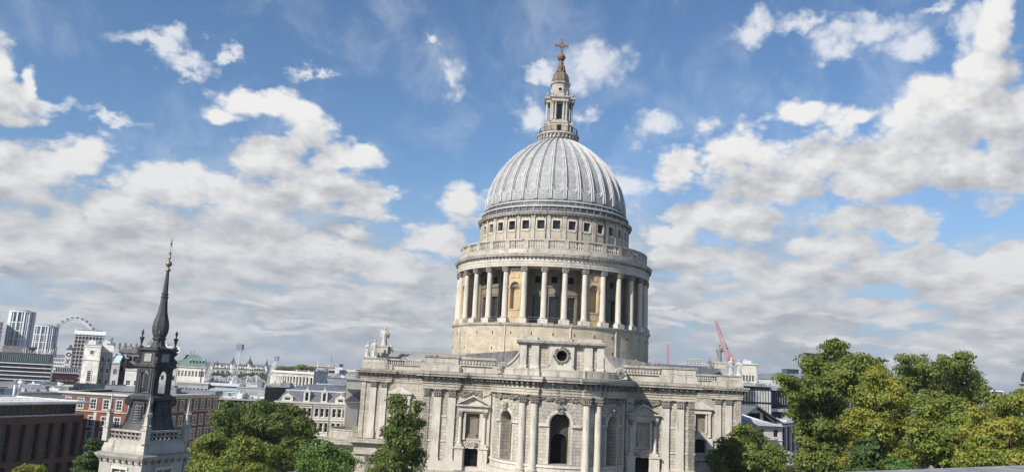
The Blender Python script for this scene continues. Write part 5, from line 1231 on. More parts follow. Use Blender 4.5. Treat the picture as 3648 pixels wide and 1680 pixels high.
m = MB(); m.add([(x, y, Z+3.05) for x, y in q]+[(x, y, Z+4.7) for x, y in q2], [(i, (i+1) % n, n+(i+1) % n, n+i) for i in range(n)]+[tuple(range(n, 2*n))]); B.part('upper_roof', m, 'slate')
m = MB(); m.sweep(q, [(.12, Z+2.8), (.2, Z+3.1), (-.1, Z+3.15)], True); B.part('roof_edge', m, 'wm')
for x, w2, h in ((L*.14, 1.5, 1.7), (L*.41, .85, 3.3), (L*.66, .85, 3.3), (L*.9, 1.5, 1.7)):
    m = MB(); mbox(m, mp, x-w2, x+w2, Z, Z+h-.5, -.05, 1.6)
    c0 = mp(x-w2-.15, Z+h-.5, -.15); c1 = mp(x+w2+.15, Z+h-.5, -.15); c2 = mp(x, Z+h+.45, -.15); m.prism([c0, c1, c2], Vector(mp(0, 0, 1.6))-Vector(mp(0, 0, 0)))
    c3 = mp(x, Z+h+.4, .2); m.tube(c3, (c3[0], c3[1], c3[2]+.7), .12, .03, 5)
    do = B.part('dormer', m, 'cream'); m = MB(); mbox(m, mp, x-w2*.45, x+w2*.45, Z+.4, Z+h-.75, -.08, 0); B.part('pane', m, 'gl', do)
for g_ in (1, 2, 3): c0 = mp(g_*L/4, 6, -.3); m = MB(); m.tube(c0, (c0[0], c0[1], Z), .07, n=5); B.part('drainpipe', m, 'dm')
# 9 colonnaded stone headquarters
a, b = at(*g5(905, 250), 392), at(*g5(1285, 268), 372); z = (a.z+b.z)/2
cx, cy = (a.x+b.x)/2+14, (a.y+b.y)/2+40; pts = []
t = Vector((b.x-a.x, b.y-a.y)); n_ = Vector((t.y, -t.x)).normalized()
K = 10; fp = [(a.x+t.x*k/K+n_.x*5*math.sin(PI*k/K), a.y+t.y*k/K+n_.y*5*math.sin(PI*k/K)) for k in range(K+1)]
B = Bld('colonnaded_building', 'curved white stone headquarters with giant columns between tall windows and a planted roof', fp+[(b.x, b.y+26), (a.x+4, a.y+30)], z, 'white', roof='rooff')
for i in range(K):
    B.facade(i, 2, [(z-9.2, z-2.6)], B.ln(i)/2*.62, sub=False, d=.6, gl='gl')
B.close([(0, z-1.8), (.3, z-1.7), (.3, z-1.2), (.9, z-1.0), (.9, z-.5), (.2, z-.4), (.2, z), (-.5, z)], 'cream')
for i in range(K):
    mp = B.mp(i)
    for q in (0, .5): c0 = mp(B.ln(i)*q, z-9.6, -.2); m = MB(); m.lathe([(.75, z-9.6), (.6, z-9.2), (.52, z-2.8), (.75, z-2.3)], 8, c0[0], c0[1], caps=False); B.part('column', m, 'cream', smooth=True)
lo = inset(B.pts, 2.2); m = MB(); m.sweep(lo, [(0, 0), (0, z-10.4), (.4, z-10.2), (.4, z-9.6), (-2.5, z-9.5)], True); B.part('lower_storey', m, 'cream')
mp = MAPF(lo[0], lo[10]); 
for i in range(K):
    mp = MAPF(lo[i], lo[i+1]); l_ = math.hypot(lo[i+1][0]-lo[i][0], lo[i+1][1]-lo[i][1])
    for q in (.25, .75): m = MB(); mbox(m, mp, l_*q-l_*.14, l_*q+l_*.14, z-15.4, z-11.9, -.05, .1); B.part('window', m, 'gl')
F_, z2 = PX(g5(1288, 262), g5(1412, 300), 366, 380, 30); B = Bld('white_stone_pavilion', 'stepped white stone end pavilion with a flagpole right of the colonnade', F_, z2+1, 'white'); z = z2+1
B.clutter(3, 143)
B.close(cor(z, .6, .8)); m = MB(); c0 = B.mp(0)(B.ln(0)*.12, z, -.5); m.tube((c0[0], c0[1], z-8), (c0[0], c0[1], z+6), .16, n=5); B.part('flagpole', m, 'wm')
m = MB(); mbox(m, B.mp(0), -.5, B.ln(0)+2, z-9, z-8, -2.5, 0); mbox(m, B.mp(0), 0, B.ln(0)+2, z-13, z-9, -2.2, 0); B.part('lower_storey', m, 'cream')
m = MB(); m.lathe([(2.6, 0), (3.1, 0), (3.1, 4), (2.6, 4)], 20, a0=-PI/2, a1=PI/2, caps=False, M=Matrix.Translation((-6, -12, z+.2)) @ Matrix.Rotation(PI/2, 4, 'X') @ Matrix.Rotation(PI, 4, 'Y')); B.part('arched_canopy', m, 'wf', smooth=True)
# 10 blocks beyond
F_, z = PX(g5(1305, 210), g5(1495, 225), 520, 520, 40); B = Bld('grey_modern_block', 'grey modern block with stepped roof plant beyond the stone pavilion', F_, z, 'grey', par=0); B.facade(0, 12, rows(z-2.5, 1.6, 3.3, 6), 1.6, sub=False).close(cor(z, .8, .5))
B.clutter(6, 125)
m = MB(); m.box(-10, 10, -6, 6, z, z+2.2); B.part('plant_room', m, 'conc'); m = MB(); m.tube((3, 0, z), (3, 0, z+8), .2, n=4); B.part('aerial', m, 'gm')
F_, z = PX(g5(1482, 216), g5(1548, 222), 500, 500, 14); B = Bld('white_fin_building', 'tall white slab end with a dark glass face right of the grey modern block', F_, z, 'wf', par=0); B.facade(0, 1, [(z-22, z-2)], 4.5, sub=False, gl='glb', m0=5.5, d=.5).close()
F_, z = PX(g5(1555, 262), g5(1600, 262), 560, 560, 14); B = Bld('small_far_block', 'small dark far block left of the cathedral transept', F_, z, 'concd', par=0); B.facade(0, 3, rows(z-1.5, 1.5, 3, 5), 1.4, sub=False).close()
F_, z = PX(g5(1415, 318), g5(1592, 318), 330, 330, 24); B = Bld('blue_grey_block', 'blue-grey flat roofed block with a dark roof garden left of the cream wall', F_, z, 'gm', par=0); B.facade(0, 6, [(z-6.5, z-3)], 1.6, sub=False, gl='glb').close(cor(z, .3, .4), 'gm')
B.clutter(4, 109)
F_, z = PX(g5(1590, 322), g5(1728, 330), 205, 207, 30); B = Bld('cream_wall_block', 'plain sunlit cream block touching the left end of the transept', F_, z, 'cream', par=0); B.close(cor(z, .25, .8)); m = MB(); m.box(-1, 4, -6, 4, z, z+1.6); B.part('plant_room', m, 'rooff')
B.clutter(2, 114)
F_, z = PX(g5(1590, 425), g5(1705, 425), 196, 198, 14); B = Bld('slate_hipped_house', 'dark hipped slate roof behind the transept corner', F_, z-3, 'cream', roof=None); B.close(cor(z-3, .4, .4))
m = MB(); q = inset(B.pts, -3.2); m.add([(x, y, z-3) for x, y in inset(B.pts, .4)]+[(x, y, z-.2) for x, y in q], [(0, 1, 5, 4), (1, 2, 6, 5), (2, 3, 7, 6), (3, 0, 4, 7), (4, 5, 6, 7)]); B.part('roof', m, 'dslate')
F_, z = PX(g5(1330, 378), g5(1590, 385), 244, 244, 8); B = Bld('rooftop_pergola_building', 'flat roof edge with a slim railing line above the ornate mansard', F_, z, 'grey', par=0); L = B.ln(0); B.facade(0, 9, [(z-2.6, z-.8)], 1.5, sub=False).close([(0, z-.5), (.8, z-.4), (.8, z), (-.5, z)], 'wm')
# the turreted palace far off
def turret(par, x, y, z0, z1, z2, r, mat='dslate'):
    m = MB(); m.lathe([(r, 0), (r, z0), (r*1.15, z0+.5), (r, z0+1), (r, z1)], 8, x, y); w_ = m.obj('turret', 'cream', par); m = MB(); m.lathe([(r*1.15, z1), (r*.95, z1+(z2-z1)*.3), (r*.3, z1+(z2-z1)*.62), (.15, z2)], 8, x, y); m.obj('turret_roof', mat, w_)
Y = 1150; a, b = at(*g5(345, 235), Y), at(*g5(850, 262), Y); B = Bld('turreted_palace', 'long pale chateau-like palace with dark pointed turrets on the far skyline', foot((a.x, Y), (b.x, Y), 30), at(*g5(600, 250), Y).z, 'cream', cat='palace', roof=None)
z = B.z1; L = B.ln(0); B.facade(0, 26, rows(z-2, 3, 6, 4), 3.2, sub=False, d=1).close(cor(z, 1, 1))
m = MB(); q = inset(B.pts, -6); m.add([(x, y, z) for x, y in B.pts]+[(x, y, z+6) for x, y in q], [(0, 1, 5, 4), (1, 2, 6, 5), (2, 3, 7, 6), (3, 0, 4, 7), (4, 5, 6, 7)]); B.part('roof', m, 'slate')
R = random.Random(9)
for t_, zt, r in ((.02, 8, 3), (.08, 18, 4), (.16, 10, 3), (.25, 12, 3), (.37, 26, 7), (.40, 20, 3.4), (.50, 14, 4), (.58, 13, 3), (.62, 18, 3), (.67, 30, 5), (.71, 20, 5), (.80, 8, 3), (.87, 9, 3), (.98, 26, 3.4)):
    turret(B.root, -L/2+L*t_, -13, z+1, z+zt*.3, z+zt*.72, r*.55)
for k in range(24): x = -L/2+L*(k+.5)/24; m = MB(); h = R.uniform(3, 7); m.prism([(x-3, -16, z), (x+3, -16, z), (x+3, -16, z+h*.5), (x, -16, z+h), (x-3, -16, z+h*.5)], (0, 6, 0)); B.part('gable', m, 'cream')
F_, z = PX(g5(1012, 200), g5(1075, 205), 1500, 1500, 30); B = Bld('far_twin_block', 'faint blue-grey tower block on the skyline above the planted roof', F_, z, 'grey', par=0); B.facade(0, 4, rows(z-3, 2.5, 5, 6), 5, sub=False).close()
# 11 right hand side
F_, z = PX((2446, 1277), (2499, 1279), 1200, 1200, 20); B = Bld('gridded_tower_block', 'pale gridded tower block top showing above the transept balustrade', F_, z-1, 'wf', cat='tower', par=0)
B.facade(0, 9, rows(z-3, 2.1, 3.2, 10), 1.6, sub=False, d=.6).close(cor(z-1, .8, .6)); m = MB(); m.box(-9, 9, -5, 5, z-1, z+1.5); B.part('plant_room', m, 'grey')
F_, z = PX(gR(272, 362), gR(412, 370), 262, 262, 22); B = Bld('white_stone_tower_block', 'weathered white stone block with five tall windows in a row behind the red crane', F_, z, 'cream', par=0); L = B.ln(0)
B.clutter(2, 163)
B.facade(0, 5, [(z-5.8, z-3.9), (z-8.9, z-7.5), (z-12, z-10.6)], .65, sub=True, bars=(0, 2), fw=.05, m0=.6, m1=.6).close([(0, z-.5), (.3, z-.4), (.3, z), (-.3, z)])
m = MB(); mbox(m, B.mp(0), -.4, L+1.6, 0, z-6.2, -.25, 10); B.part('lower_block', m, 'cream'); m = MB(); m.tube((1, 0, z), (1, 0, z+1), .15, n=4); B.part('aerial', m, 'dm')
B2_, z = PX(gR(425, 482), gR(722, 498), 300, 300, 25); B = Bld('white_rendered_block', 'smooth white block with a dark slanted rooftop storey and a glass cabin on top', B2_, z, 'wf', par=0); L = B.ln(0)
B.facade(0, 0, [(z-3.4, z-2.4), (z-5.4, z-4.4)], 1.3, cs=[L*.42, L*.97], sub=True, bars=(0, 0)).close()
m = MB(); x0 = -L/2+L*.1; m.prism([(x0, -10, z), (L/2, -10, z), (L/2-1.2, -10, z+2.2), (L/2-3, -10, z+2.6), (x0, -10, z+2.3)], (0, 16, 0)); B.part('rooftop_storey', m, 'gm')
m = MB(); m.box(L*.06, L*.35, -8, -2, z+2.5, z+4.2); ca = B.part('cabin', m, 'glb'); m = MB()
for k in range(5): m.box(L*.06+k*L*.0725-.08, L*.06+k*L*.0725+.08, -8.1, -8, z+2.5, z+4.3)
m.box(L*.05, L*.36, -8.15, -1.9, z+4.2, z+4.35); B.part('frame', m, 'dm', ca)
F_, z = PX(gR(260, 535), gR(512, 543), 232, 236, 18); B = Bld('panelled_office_building', 'dark framed office block with upright white and lime yellow panels', F_, z, 'dm', par=0); L = B.ln(0); mp = B.mp(0)
B.clutter(5, 173)
B.facade(0, 12, [(z-4.3, z-1.3), (z-8.1, z-5.1)], L/12*.62, sub=False, d=.4).close(cor(z, .4, .3), 'dm')
for r_ in (0, 1):
    for k in range(13): m = MB(); x = L*k/12; mbox(m, mp, max(0, x-.28), x+.28, z-4.4-3.8*r_, z-1.2-3.8*r_, -.22, 0); B.part('lime_panel' if k in (2, 4) and True else 'white_panel', m, 'yel' if k in (2, 4) else 'wf')
m = MB(); mbox(m, mp, -2, L+4, z-10.4, z-8.9, -3, -.3); B.part('terrace_parapet', m, 'wf')
F_, z = PX(gR(505, 545), gR(690, 556), 240, 246, 20); B = Bld('layered_glass_building', 'layered glass office block with white and dark bands left of the tall dark tree', F_, z, 'dm', par=0); L = B.ln(0); mp = B.mp(0); B.close()
B.clutter(4, 158)
for k, (zz, mt_, o_) in enumerate(((0, 'wm', .8), (6.2, 'wm', 1.6), (11.0, 'gm', .8), (14.6, 'gm', 2.0))): m = MB(); mbox(m, mp, -o_, L, z-zz-.9, z-zz, -o_-.3, .1); B.part('floor_band', m, mt_)
for zz in (1.2, 7.4, 12.0):
    m = MB(); mbox(m, mp, .1, L, z-zz-3.8, z-zz, -.3, 0); gb = B.part('glazing', m, 'glb'); m = MB()
    for k in range(int(L/1.1)): mbox(m, mp, .1+k*1.1, .22+k*1.1, z-zz-3.8, z-zz, -.45, -.3)
    B.part('mullions', m, 'gm', gb)
# beige house group with hipped roofs
F_, z = PX(gR(270, 740), gR(565, 770), 178, 186, 16); B = Bld('beige_hipped_building', 'beige rendered building with two grey hipped roofs and dark attic openings beside the transept', F_, z-2.2, 'cream', roof=None); L = B.ln(0); mp = B.mp(0); z = B.z1
B.close()
ridge = at(*gR(395, 683), 184).z
A3 = [mp(-1, z+1.2, -1), mp(L*.42, ridge, -1), mp(L+1.2, z+.6, -1)]; m = MB(); v = Vector(mp(0, 0, 14))-Vector(mp(0, 0, 0)); m.add(A3+[tuple(Vector(p)+v) for p in A3]+[tuple(Vector(p)-Vector((0, 0, .35))) for p in A3]+[tuple(Vector(p)+v-Vector((0, 0, .35))) for p in A3], [(0, 1, 4, 3), (1, 2, 5, 4), (6, 7, 1, 0), (7, 8, 2, 1)]); B.part('gable_roof', m, 'slate')
m = MB(); m.prism([mp(0, z-1, 0), mp(L, z-1, 0), mp(L, z+.6, 0), mp(L*.42, ridge-.4, 0), mp(0, z+1.1, 0)], v*.9); B.part('gable_wall', m, 'cream')
for a1, b1, c1, d1 in ((.0, .16, -1.1, .9), (.24, .56, -1.1, 1.0), (.64, .94, -1.1, .1)): m = MB(); h1 = ridge-z; m.prism([mp(L*a1, z+c1, -.05), mp(L*b1, z+c1, -.05), mp(L*b1, z+d1 if b1 > .6 else z+h1*.62, -.05), mp(L*a1, z+h1*.62 if a1 > .2 else z+d1, -.05)], (0, .1, 0)); B.part('attic_opening', m, 'dark')
F_, z = PX(gR(275, 832), gR(605, 838), 168, 172, 12); B = Bld('beige_lower_house', 'lower beige house with a ribbed hipped roof, paired windows and stone bands', F_, z, 'cream', roof=None); L = B.ln(0); mp = B.mp(0)
B.facade(0, 0, [(z-2.3, z-.7)], 1.3, cs=[L*.42, L*.53, L*.86], bars=(0, 0), fr='wf', skip=lambda c, r: False).close()
m = MB(); mbox(m, mp, L*.82, L*.92, z-9.2, z-7.5, -.02, .1); B.part('window', m, 'gl')
m = MB(); m.sweep(B.pts, [(0, z-3.1), (.15, z-3.05), (.15, z-2.85), (0, z-2.8)], True); m.sweep(B.pts, [(0, z-10), (.2, z-9.9), (.2, z-9.6), (0, z-9.5)], True); B.part('string_course', m, 'white')
rz_ = at(*gR(398, 757), 172).z; m = MB(); O = [mp(-.7, z, -.7), mp(L+.5, z-.1, -.7), mp(L+.5, z-.1, 12), mp(-.7, z, 12)]; T_ = [mp(L*.36, rz_, 5), mp(L*.5, rz_, 7)]
m.add(O+T_, [(0, 1, 5, 4), (1, 2, 5), (2, 3, 4, 5), (3, 0, 4)]); B.part('hipped_roof', m, 'slate'); m = MB()
for k in range(16): t_ = k/16; p0 = Vector(O[0]).lerp(Vector(O[1]), t_); p1 = Vector(T_[0]).lerp(Vector(T_[1]), t_); m.tube(p0+Vector((0, 0, .05)), p1+Vector((0, 0, .05)), .05, n=3)
B.part('roof_ribs', m, 'wm')['kind'] = 'stuff'
F_, z = PX(gR(568, 795), gR(740, 838), 184, 200, 18); B = Bld('gridded_office_building', 'white gridded office block with tall brown window bays behind the right trees', F_, z, 'wf', par=0); L = B.ln(0)
B.clutter(4, 165)
B.facade(0, 5, [(z-6.6, z-.8), (z-13.2, z-7.4), (z-19, z-14)], L/5*.76, fr='brn', bars=(2, 1), d=.5, fw=.12).close(cor(z, .2, .3), 'dm')
F_, z = PX(gR(600, 1020), gR(765, 1050), 150, 156, 14); B = Bld('vaulted_lead_roof_building', 'low building with a curved ribbed lead roof at the foot of the tall dark tree', F_, z-2.4, 'brn', roof=None); L = B.ln(0); mp = B.mp(0); z = B.z1; B.close()
m = MB(); pr = [(0, 0), (1.2, 1.3), (3, 2.1), (6, 2.4), (10, 1.6), (13, 0)]; m.prism([mp(-.4, z+q1, q0) for q0, q1 in pr], Vector(mp(L+.8, 0, 0))-Vector(mp(0, 0, 0))); rf = B.part('vaulted_roof', m, 'leadn'); m = MB()
for k in range(14):
    for (q0, q1), (q2_, q3) in zip(pr, pr[1:]): m.tube(mp(k*L/13, z+q1+.04, q0), mp(k*L/13, z+q3+.04, q2_), .05, n=3)
B.part('seams', m, 'wm', rf)
# dark glass block behind the tall tree
F_, z = PX(g7(258, 188), g7(880, 240), 232, 250, 40); B = Bld('dark_glass_block', 'large dark green glass block with a thin flat overhanging roof behind the tallest tree', F_, z, 'gl', par=0); L = B.ln(0); mp = B.mp(0); B.close()
m = MB(); mbox(m, mp, -.3, L+4.5, z-.15, z+.25, -.6, .6); B.part('roof', m, 'dm'); m = MB()
for k in range(14): mbox(m, mp, L*k/14, L*k/14+.2, z-22, z-.2, -.15, 0)
for k in range(6): mbox(m, mp, 0, L, z-3.6*k-.9, z-3.6*k-.6, -.2, 0)
B.part('mullions', m, 'gm'); m = MB()
for k in range(6): m.tube(mp(L+.5+k*.9, z-8, 2), mp(L+.5+k*.9, z-3.2, 2), .07, n=4)
for k in range(6): m.tube(mp(L+.3, z-3.2-k*.9, 2), mp(L+5.2, z-3.2-k*.9, 2), .06, n=4)
m.tube(mp(L-.5, z-1.5, 1), mp(L+1.4, z, 1), .12, n=4); m.tube(mp(L, z-8, 1), mp(L, z, 1), .2, n=4); B.part('scaffold', m, 'gm')
F_, z = PX(g7(1830, 492), g7(1924, 500), 620, 620, 25); B = Bld('stepped_glass_building', 'distant stepped glass office with pale floor bands right of the trees', F_, z, 'glb', par=0); L = B.ln(0); B.close()
for k in range(5): m = MB(); mbox(m, B.mp(0), -.5, L+.5, z-1-k*3, z-k*3, -.8, 0); B.part('floor_band', m, 'wm')
F_, z = PX(g7(1690, 396), g7(1744, 396), 640, 640, 18); B = Bld('pale_lift_tower_block', 'small pale square block peeping over the right shoulder of the trees', F_, z, 'grey', par=0); B.facade(0, 3, rows(z-2, 1.5, 3, 3), 1.5, sub=False).close()
F_, z = PX(g7(1800, 560), g7(2045, 565), 205, 205, 20); B = Bld('glass_hall', 'long glass hall with a pale ribbed barrel roof at the right edge', F_, z-1.2, 'glt', par=0); L = B.ln(0); mp = B.mp(0); z = B.z1; B.close()
m = MB(); m.prism([mp(-.3, z, -.4), mp(-.3, z+.9, .6), mp(-.3, z+1.3, 2), mp(-.3, z+1.3, 10), mp(-.3, z, 12)], Vector(mp(L+.6, 0, 0))-Vector(mp(0, 0, 0))); B.part('roof', m, 'wm'); m = MB()
for k in range(24): m.tube(mp(k*L/23, z, -.5), mp(k*L/23, z+1.4, 2), .06, n=4)
B.part('roof_ribs', m, 'wf')['kind'] = 'stuff'
for k in range(10): m = MB(); mbox(m, mp, k*L/10, k*L/10+.2, z-8, z-.2, -.2, 0); B.part('post', m, 'wm')
# stone cupola at the right edge
c = at(*g7(2182, 430), 176); T = thing('stone_church_tower', 'cream stone tower with a small dark lead cupola cut off by the right edge', 'church tower', (c.x, 176, 0)); zz = c.z
m = MB(); m.box(-3.8, 3.8, -3.8, 3.8, 0, zz-3.6); m.box(-4.1, 4.1, -4.1, 4.1, zz-3.6, zz-3.3); m.lathe([(3.7, zz-3.3), (3.7, zz-2.7), (2.9, zz-1.9), (2.6, zz-1.7), (2.6, zz-.5), (3.0, zz-.4), (3.0, zz-.1), (2.3, zz)], 8, ph=PI/8, caps=False); m.obj('stone_stage', 'tower', T)
m = MB(); m.lathe([(2.2, zz), (2.25, zz+.7), (2.0, zz+1.8), (1.3, zz+2.8), (.4, zz+3.4), (.3, zz+4.4)], 16); m.obj('cupola', 'leads', T, True)
# ------------------------------------------------------------------ city church tower with lead spire, in front of the brick block
TC = at(*g3(432, 900), 62.); T = thing('church_tower', 'white stone church tower with a dark lead belfry and slender bulbous spire', 'church tower', (TC.x, 62, 0), D2R*22); T.scale = (.88, .88, 1)
Q = PI/4
def sq(pr, name, mat, n=4, ph=0., smooth=False, par=None, M=None):
    m = MB(); m.lathe(pr, n, ph=ph, M=M); return m.obj(name, mat, par or T, smooth)
FACE = [Matrix.Rotation(q*PI/2+PI/4, 4, 'Z') for q in range(4)]   # -y of each face frame looks out of a face
h0 = 3.4/math.sqrt(2)
m = MB()
for Mx in FACE:
    v = MB(); wall(v, MAPF((-h0, -h0), (h0, -h0)), 0, 2*h0, 0, 24.6, [(h0-.78, h0+.78, 21.3, 24.0, .35, 0)]); m.add(v.v, v.f, Mx)
m.obj('shaft', 'tower', T)
w0 = None
for Mx in FACE:
    v = MB(); v.box(-.95, -.78, -h0-.08, -h0, 21, 24.15); v.box(.78, .95, -h0-.08, -h0, 21, 24.15); v.box(-.95, .95, -h0-.1, -h0, 24.0, 24.18); v.box(-.06, .06, -h0+.05, -h0+.3, 21, 24); v.box(-.78, .78, -h0+.25, -h0+.3, 21, 24)
    o = v.obj('louvre_window', 'cream', T); o.matrix_basis = Mx
    v = MB()
    for s in (-1, 1):
        for k in range(8): z = 21.35+k*.33; v.prism([(s*.42-.3, -h0+.02, z), (s*.42-.3, -h0+.22, z+.2), (s*.42-.3, -h0+.25, z+.17), (s*.42-.3, -h0+.05, z-.03)], (.6, 0, 0))
    v.obj('louvre', 'trim', o); v = MB(); v.box(-.76, .76, -h0+.22, -h0+.24, 21, 23.7); v.obj('void', 'dark', o)
sq([(3.42, 24.4), (3.48, 24.45), (3.48, 24.6), (3.58, 24.65), (3.85, 24.88), (3.92, 25.02), (3.5, 25.15), (3.38, 25.15), (3.38, 25.35), (3.22, 25.75), (3.22, 26.0)], 'cornice', 'tower')
m = MB()
for Mx in FACE:
    for k in range(7): x = -h0+.25+k*(2*h0-.5)/6; m.box(x-.1, x+.1, -h0-.22, -h0, 24.5, 24.8, Mx)
m.obj('cornice_bracket', 'soot_shade', T)['kind'] = 'stuff'
# pierced parapet
hp = 3.12/math.sqrt(2)
for Mx in FACE:
    v = MB(); v.box(-hp, hp, -hp, -hp+.22, 25.95, 26.1); v.box(-hp, hp, -hp-.04, -hp+.26, 26.66, 26.8)
    nn = 8
    for r_ in range(2):
        for k in range(nn):
            cx_ = -hp+.35+(k+.5)*(2*hp-.7)/nn; w_ = (2*hp-.7)/nn/2; zc = 26.24+.28*r_
            for s in (-1, 1):
                pts_ = [(cx_+w_*math.cos(a*PI/5)*1.0, zc+.14*s*math.sin(a*PI/5)) for a in range(6)]
                for p, q in zip(pts_, pts_[1:]): v.tube((p[0], -hp+.1, p[1]), (q[0], -hp+.1, q[1]), .05, n=4)
    o = v.obj('pierced_parapet', 'tower', T); o.matrix_basis = Mx
for q in range(4):
    a = q*PI/2; x, y = 3.1*math.sin(a), -3.1*math.cos(a)
    m = MB(); m.lathe([(.38, 25.9), (.38, 26.82), (.46, 26.87), (.46, 26.97), (.3, 26.98)], 4, x, y); o = m.obj('parapet_pier', 'tower', T)
    m = MB(); m.lathe([(.36, 26.98), (.3, 27.15), (.38, 27.2), (.27, 27.35), (.24, 27.85), (.3, 27.9), (.2, 28.0), (.07, 29.0), (.04, 29.05), (.09, 29.13), (.08, 29.22), (.01, 29.28)], 4, x, y)
    Rr = random.Random(q)
    for k in range(14): aa = Rr.uniform(0, 6.3); rr = Rr.uniform(.18, .30); zz = Rr.choice((27.15, 28.0))+Rr.uniform(-.1, .1); m.tube((x+rr*math.cos(aa), y+rr*math.sin(aa), zz-.08), (x+rr*math.cos(aa), y+rr*math.sin(aa), zz+.08), .08, n=5)
    m.obj('obelisk', 'tower', o)
# lead belfry: concave sweep, scrolls, open arches, upper stage
sq([(2.35, 26.0), (2.35, 26.4), (2.15, 26.75), (1.9, 27.2), (1.68, 27.8), (1.58, 28.3), (1.56, 28.8), (1.6, 28.95)], 'swept_base', 'leads')
for Mx in FACE:
    v = MB(); d = -1.16; v.box(-.5, .5, d-.05, d+.2, 26.4, 28.75); v.box(-.62, -.5, d-.12, d, 26.4, 28.8); v.box(.5, .62, d-.12, d, 26.4, 28.8); v.box(-.62, .62, d-.12, d, 28.68, 28.8)
    o = v.obj('louvred_opening', 'leads', T); o.matrix_basis = Mx; v = MB()
    for k in range(11): z = 26.55+k*.19; v.prism([(-.4, d-.2, z), (-.4, d-.05, z+.13), (-.4, d-.05, z+.09), (-.4, d-.2, z-.04)], (.8, 0, 0))
    v.obj('louvre', MS['leadd'], o)
for q in range(4): # corner scrolls
    Mx = Matrix.Rotation(q*PI/2, 4, 'Z'); v = MB()
    pr = [(-1.45, 29.2), (-1.75, 29.25), (-2.0, 29.1), (-2.1, 28.85), (-2.02, 28.6), (-1.8, 28.48), (-1.62, 28.55), (-1.5, 28.7)]
    v.prism([(-.2, y, z) for y, z in pr], (.4, 0, 0), Mx); pr = [(-2.5, 26.0), (-2.55, 26.35), (-2.2, 26.8), (-1.95, 27.3), (-1.76, 27.9), (-1.68, 28.6), (-1.45, 28.6), (-1.45, 26)]
    v.prism([(-.13, y, z) for y, z in pr], (.26, 0, 0), Mx); v.obj('corner_scroll', 'leads', T)
sq([(1.62, 28.9), (1.9, 29.0), (1.95, 29.2), (1.62, 29.3), (1.5, 29.4)], 'lower_cornice', 'leads')
ha = 1.42/math.sqrt(2); m = MB()
for Mx in FACE:
    for d in (0, 1): 
        v = MB(); wall(v, MAPF((-ha, -ha+d*.1), (ha, -ha+d*.1)), 0, 2*ha, 29.3, 31.55, [(ha-.44, ha+.44, 29.45, 31.15, .1 if not d else 0, 1)]); m.add(v.v, v.f, Mx)
    for s in (-1, 1): m.box(s*.66-.08, s*.66+.08, -ha-.08, -ha, 29.3, 31.3, Mx); m.box(s*.9-.08, s*.9+.08, -ha-.06, -ha, 29.3, 31.3, Mx)
    v = MB(); archband(v, MAPF((-ha, -ha), (ha, -ha)), ha, 30.71, .44, .1, .08); m.add(v.v, v.f, Mx)
m.obj('open_arcade', 'leads', T)
sq([(1.45, 31.2), (1.5, 31.35), (1.72, 31.45), (1.75, 31.6), (1.4, 31.7), (1.35, 31.75)], 'middle_cornice', 'leads')
sq([(1.35, 31.6), (1.35, 32.6), (1.42, 32.65)], 'upper_stage', 'leads')
for q in range(4):
    Mx = Matrix.Rotation(q*PI/2, 4, 'Z'); v = MB()
    v.prism([(-.12, y, z) for y, z in ((-1.3, 31.65), (-1.72, 31.7), (-1.72, 31.95), (-1.5, 32.1), (-1.42, 32.25), (-1.6, 32.4), (-1.7, 32.6), (-1.3, 32.65))], (.24, 0, 0), Mx); v.obj('scroll_bracket', 'leads', T)
    v = MB(); v.box(-.4, .4, -1.0, -.94, 31.85, 32.45); o = v.obj('panel', MS['conc'] if q in (0, 3) else MS['leads'], T); o.matrix_basis = FACE[q]
sq([(1.42, 32.6), (1.7, 32.72), (1.72, 32.85), (1.0, 32.95)], 'top_cornice', 'leads')
for q in range(4):
    a = q*PI/2; m = MB(); m.lathe([(.14, 32.88), (.22, 32.9), (.22, 32.98), (.07, 33.08), (.08, 33.2), (.17, 33.55), (.21, 33.6), (.22, 33.66), (.06, 33.74), (.05, 33.85), (.13, 34.0), (.1, 34.12), (.01, 34.3)], 10, 1.38*math.sin(a), -1.38*math.cos(a)); m.obj('urn', 'leads', T, True)
sq([(.85, 32.9), (.62, 33.1), (.5, 33.45), (.55, 33.55), (.62, 33.58), (.62, 33.68), (.5, 33.7)], 'spire_foot', 'leads', 8, PI/8)
sq([(.48, 33.68), (.62, 33.9), (.73, 34.25), (.74, 34.6), (.66, 35.0), (.52, 35.4), (.42, 35.75), (.36, 36.2), (.31, 36.7), (.29, 36.8), (.36, 36.83), (.36, 36.9), (.28, 36.93), (.27, 37.05), (.34, 37.08), (.34, 37.13), (.26, 37.16), (.13, 38.95)], 'spire', 'leads', 8, PI/8)
m = MB(); m.lathe([(.12, 38.9), (.24, 38.98), (.22, 39.05), (.08, 39.2), (.08, 39.25), (.22, 39.35), (.28, 39.5), (.28, 39.56), (.2, 39.68), (.06, 39.8), (.06, 39.9), (.14, 39.98), (.09, 40.05), (.09, 40.3), (.13, 40.42), (.02, 40.42), (.025, 41.3), (.07, 41.35), (.07, 41.42), (.02, 41.5), (.01, 41.65)], 12); m.obj('finial', 'tgold', T, True)
m = MB(); m.add([(0, -.02, 40.95), (.12, -.02, 40.9), (.05, -.02, 41.1), (.12, -.02, 41.2), (-.02, -.02, 41.25), (-.1, -.02, 41.12), (0, -.02, 41.05)], [tuple(range(7))]); m.prism([(0, 0, 40.9), (.13, 0, 40.88), (.06, 0, 41.08), (.12, 0, 41.18), (0, 0, 41.25), (-.1, 0, 41.1)], (0, .03, 0)); m.obj('weather_vane', 'tgold', T)

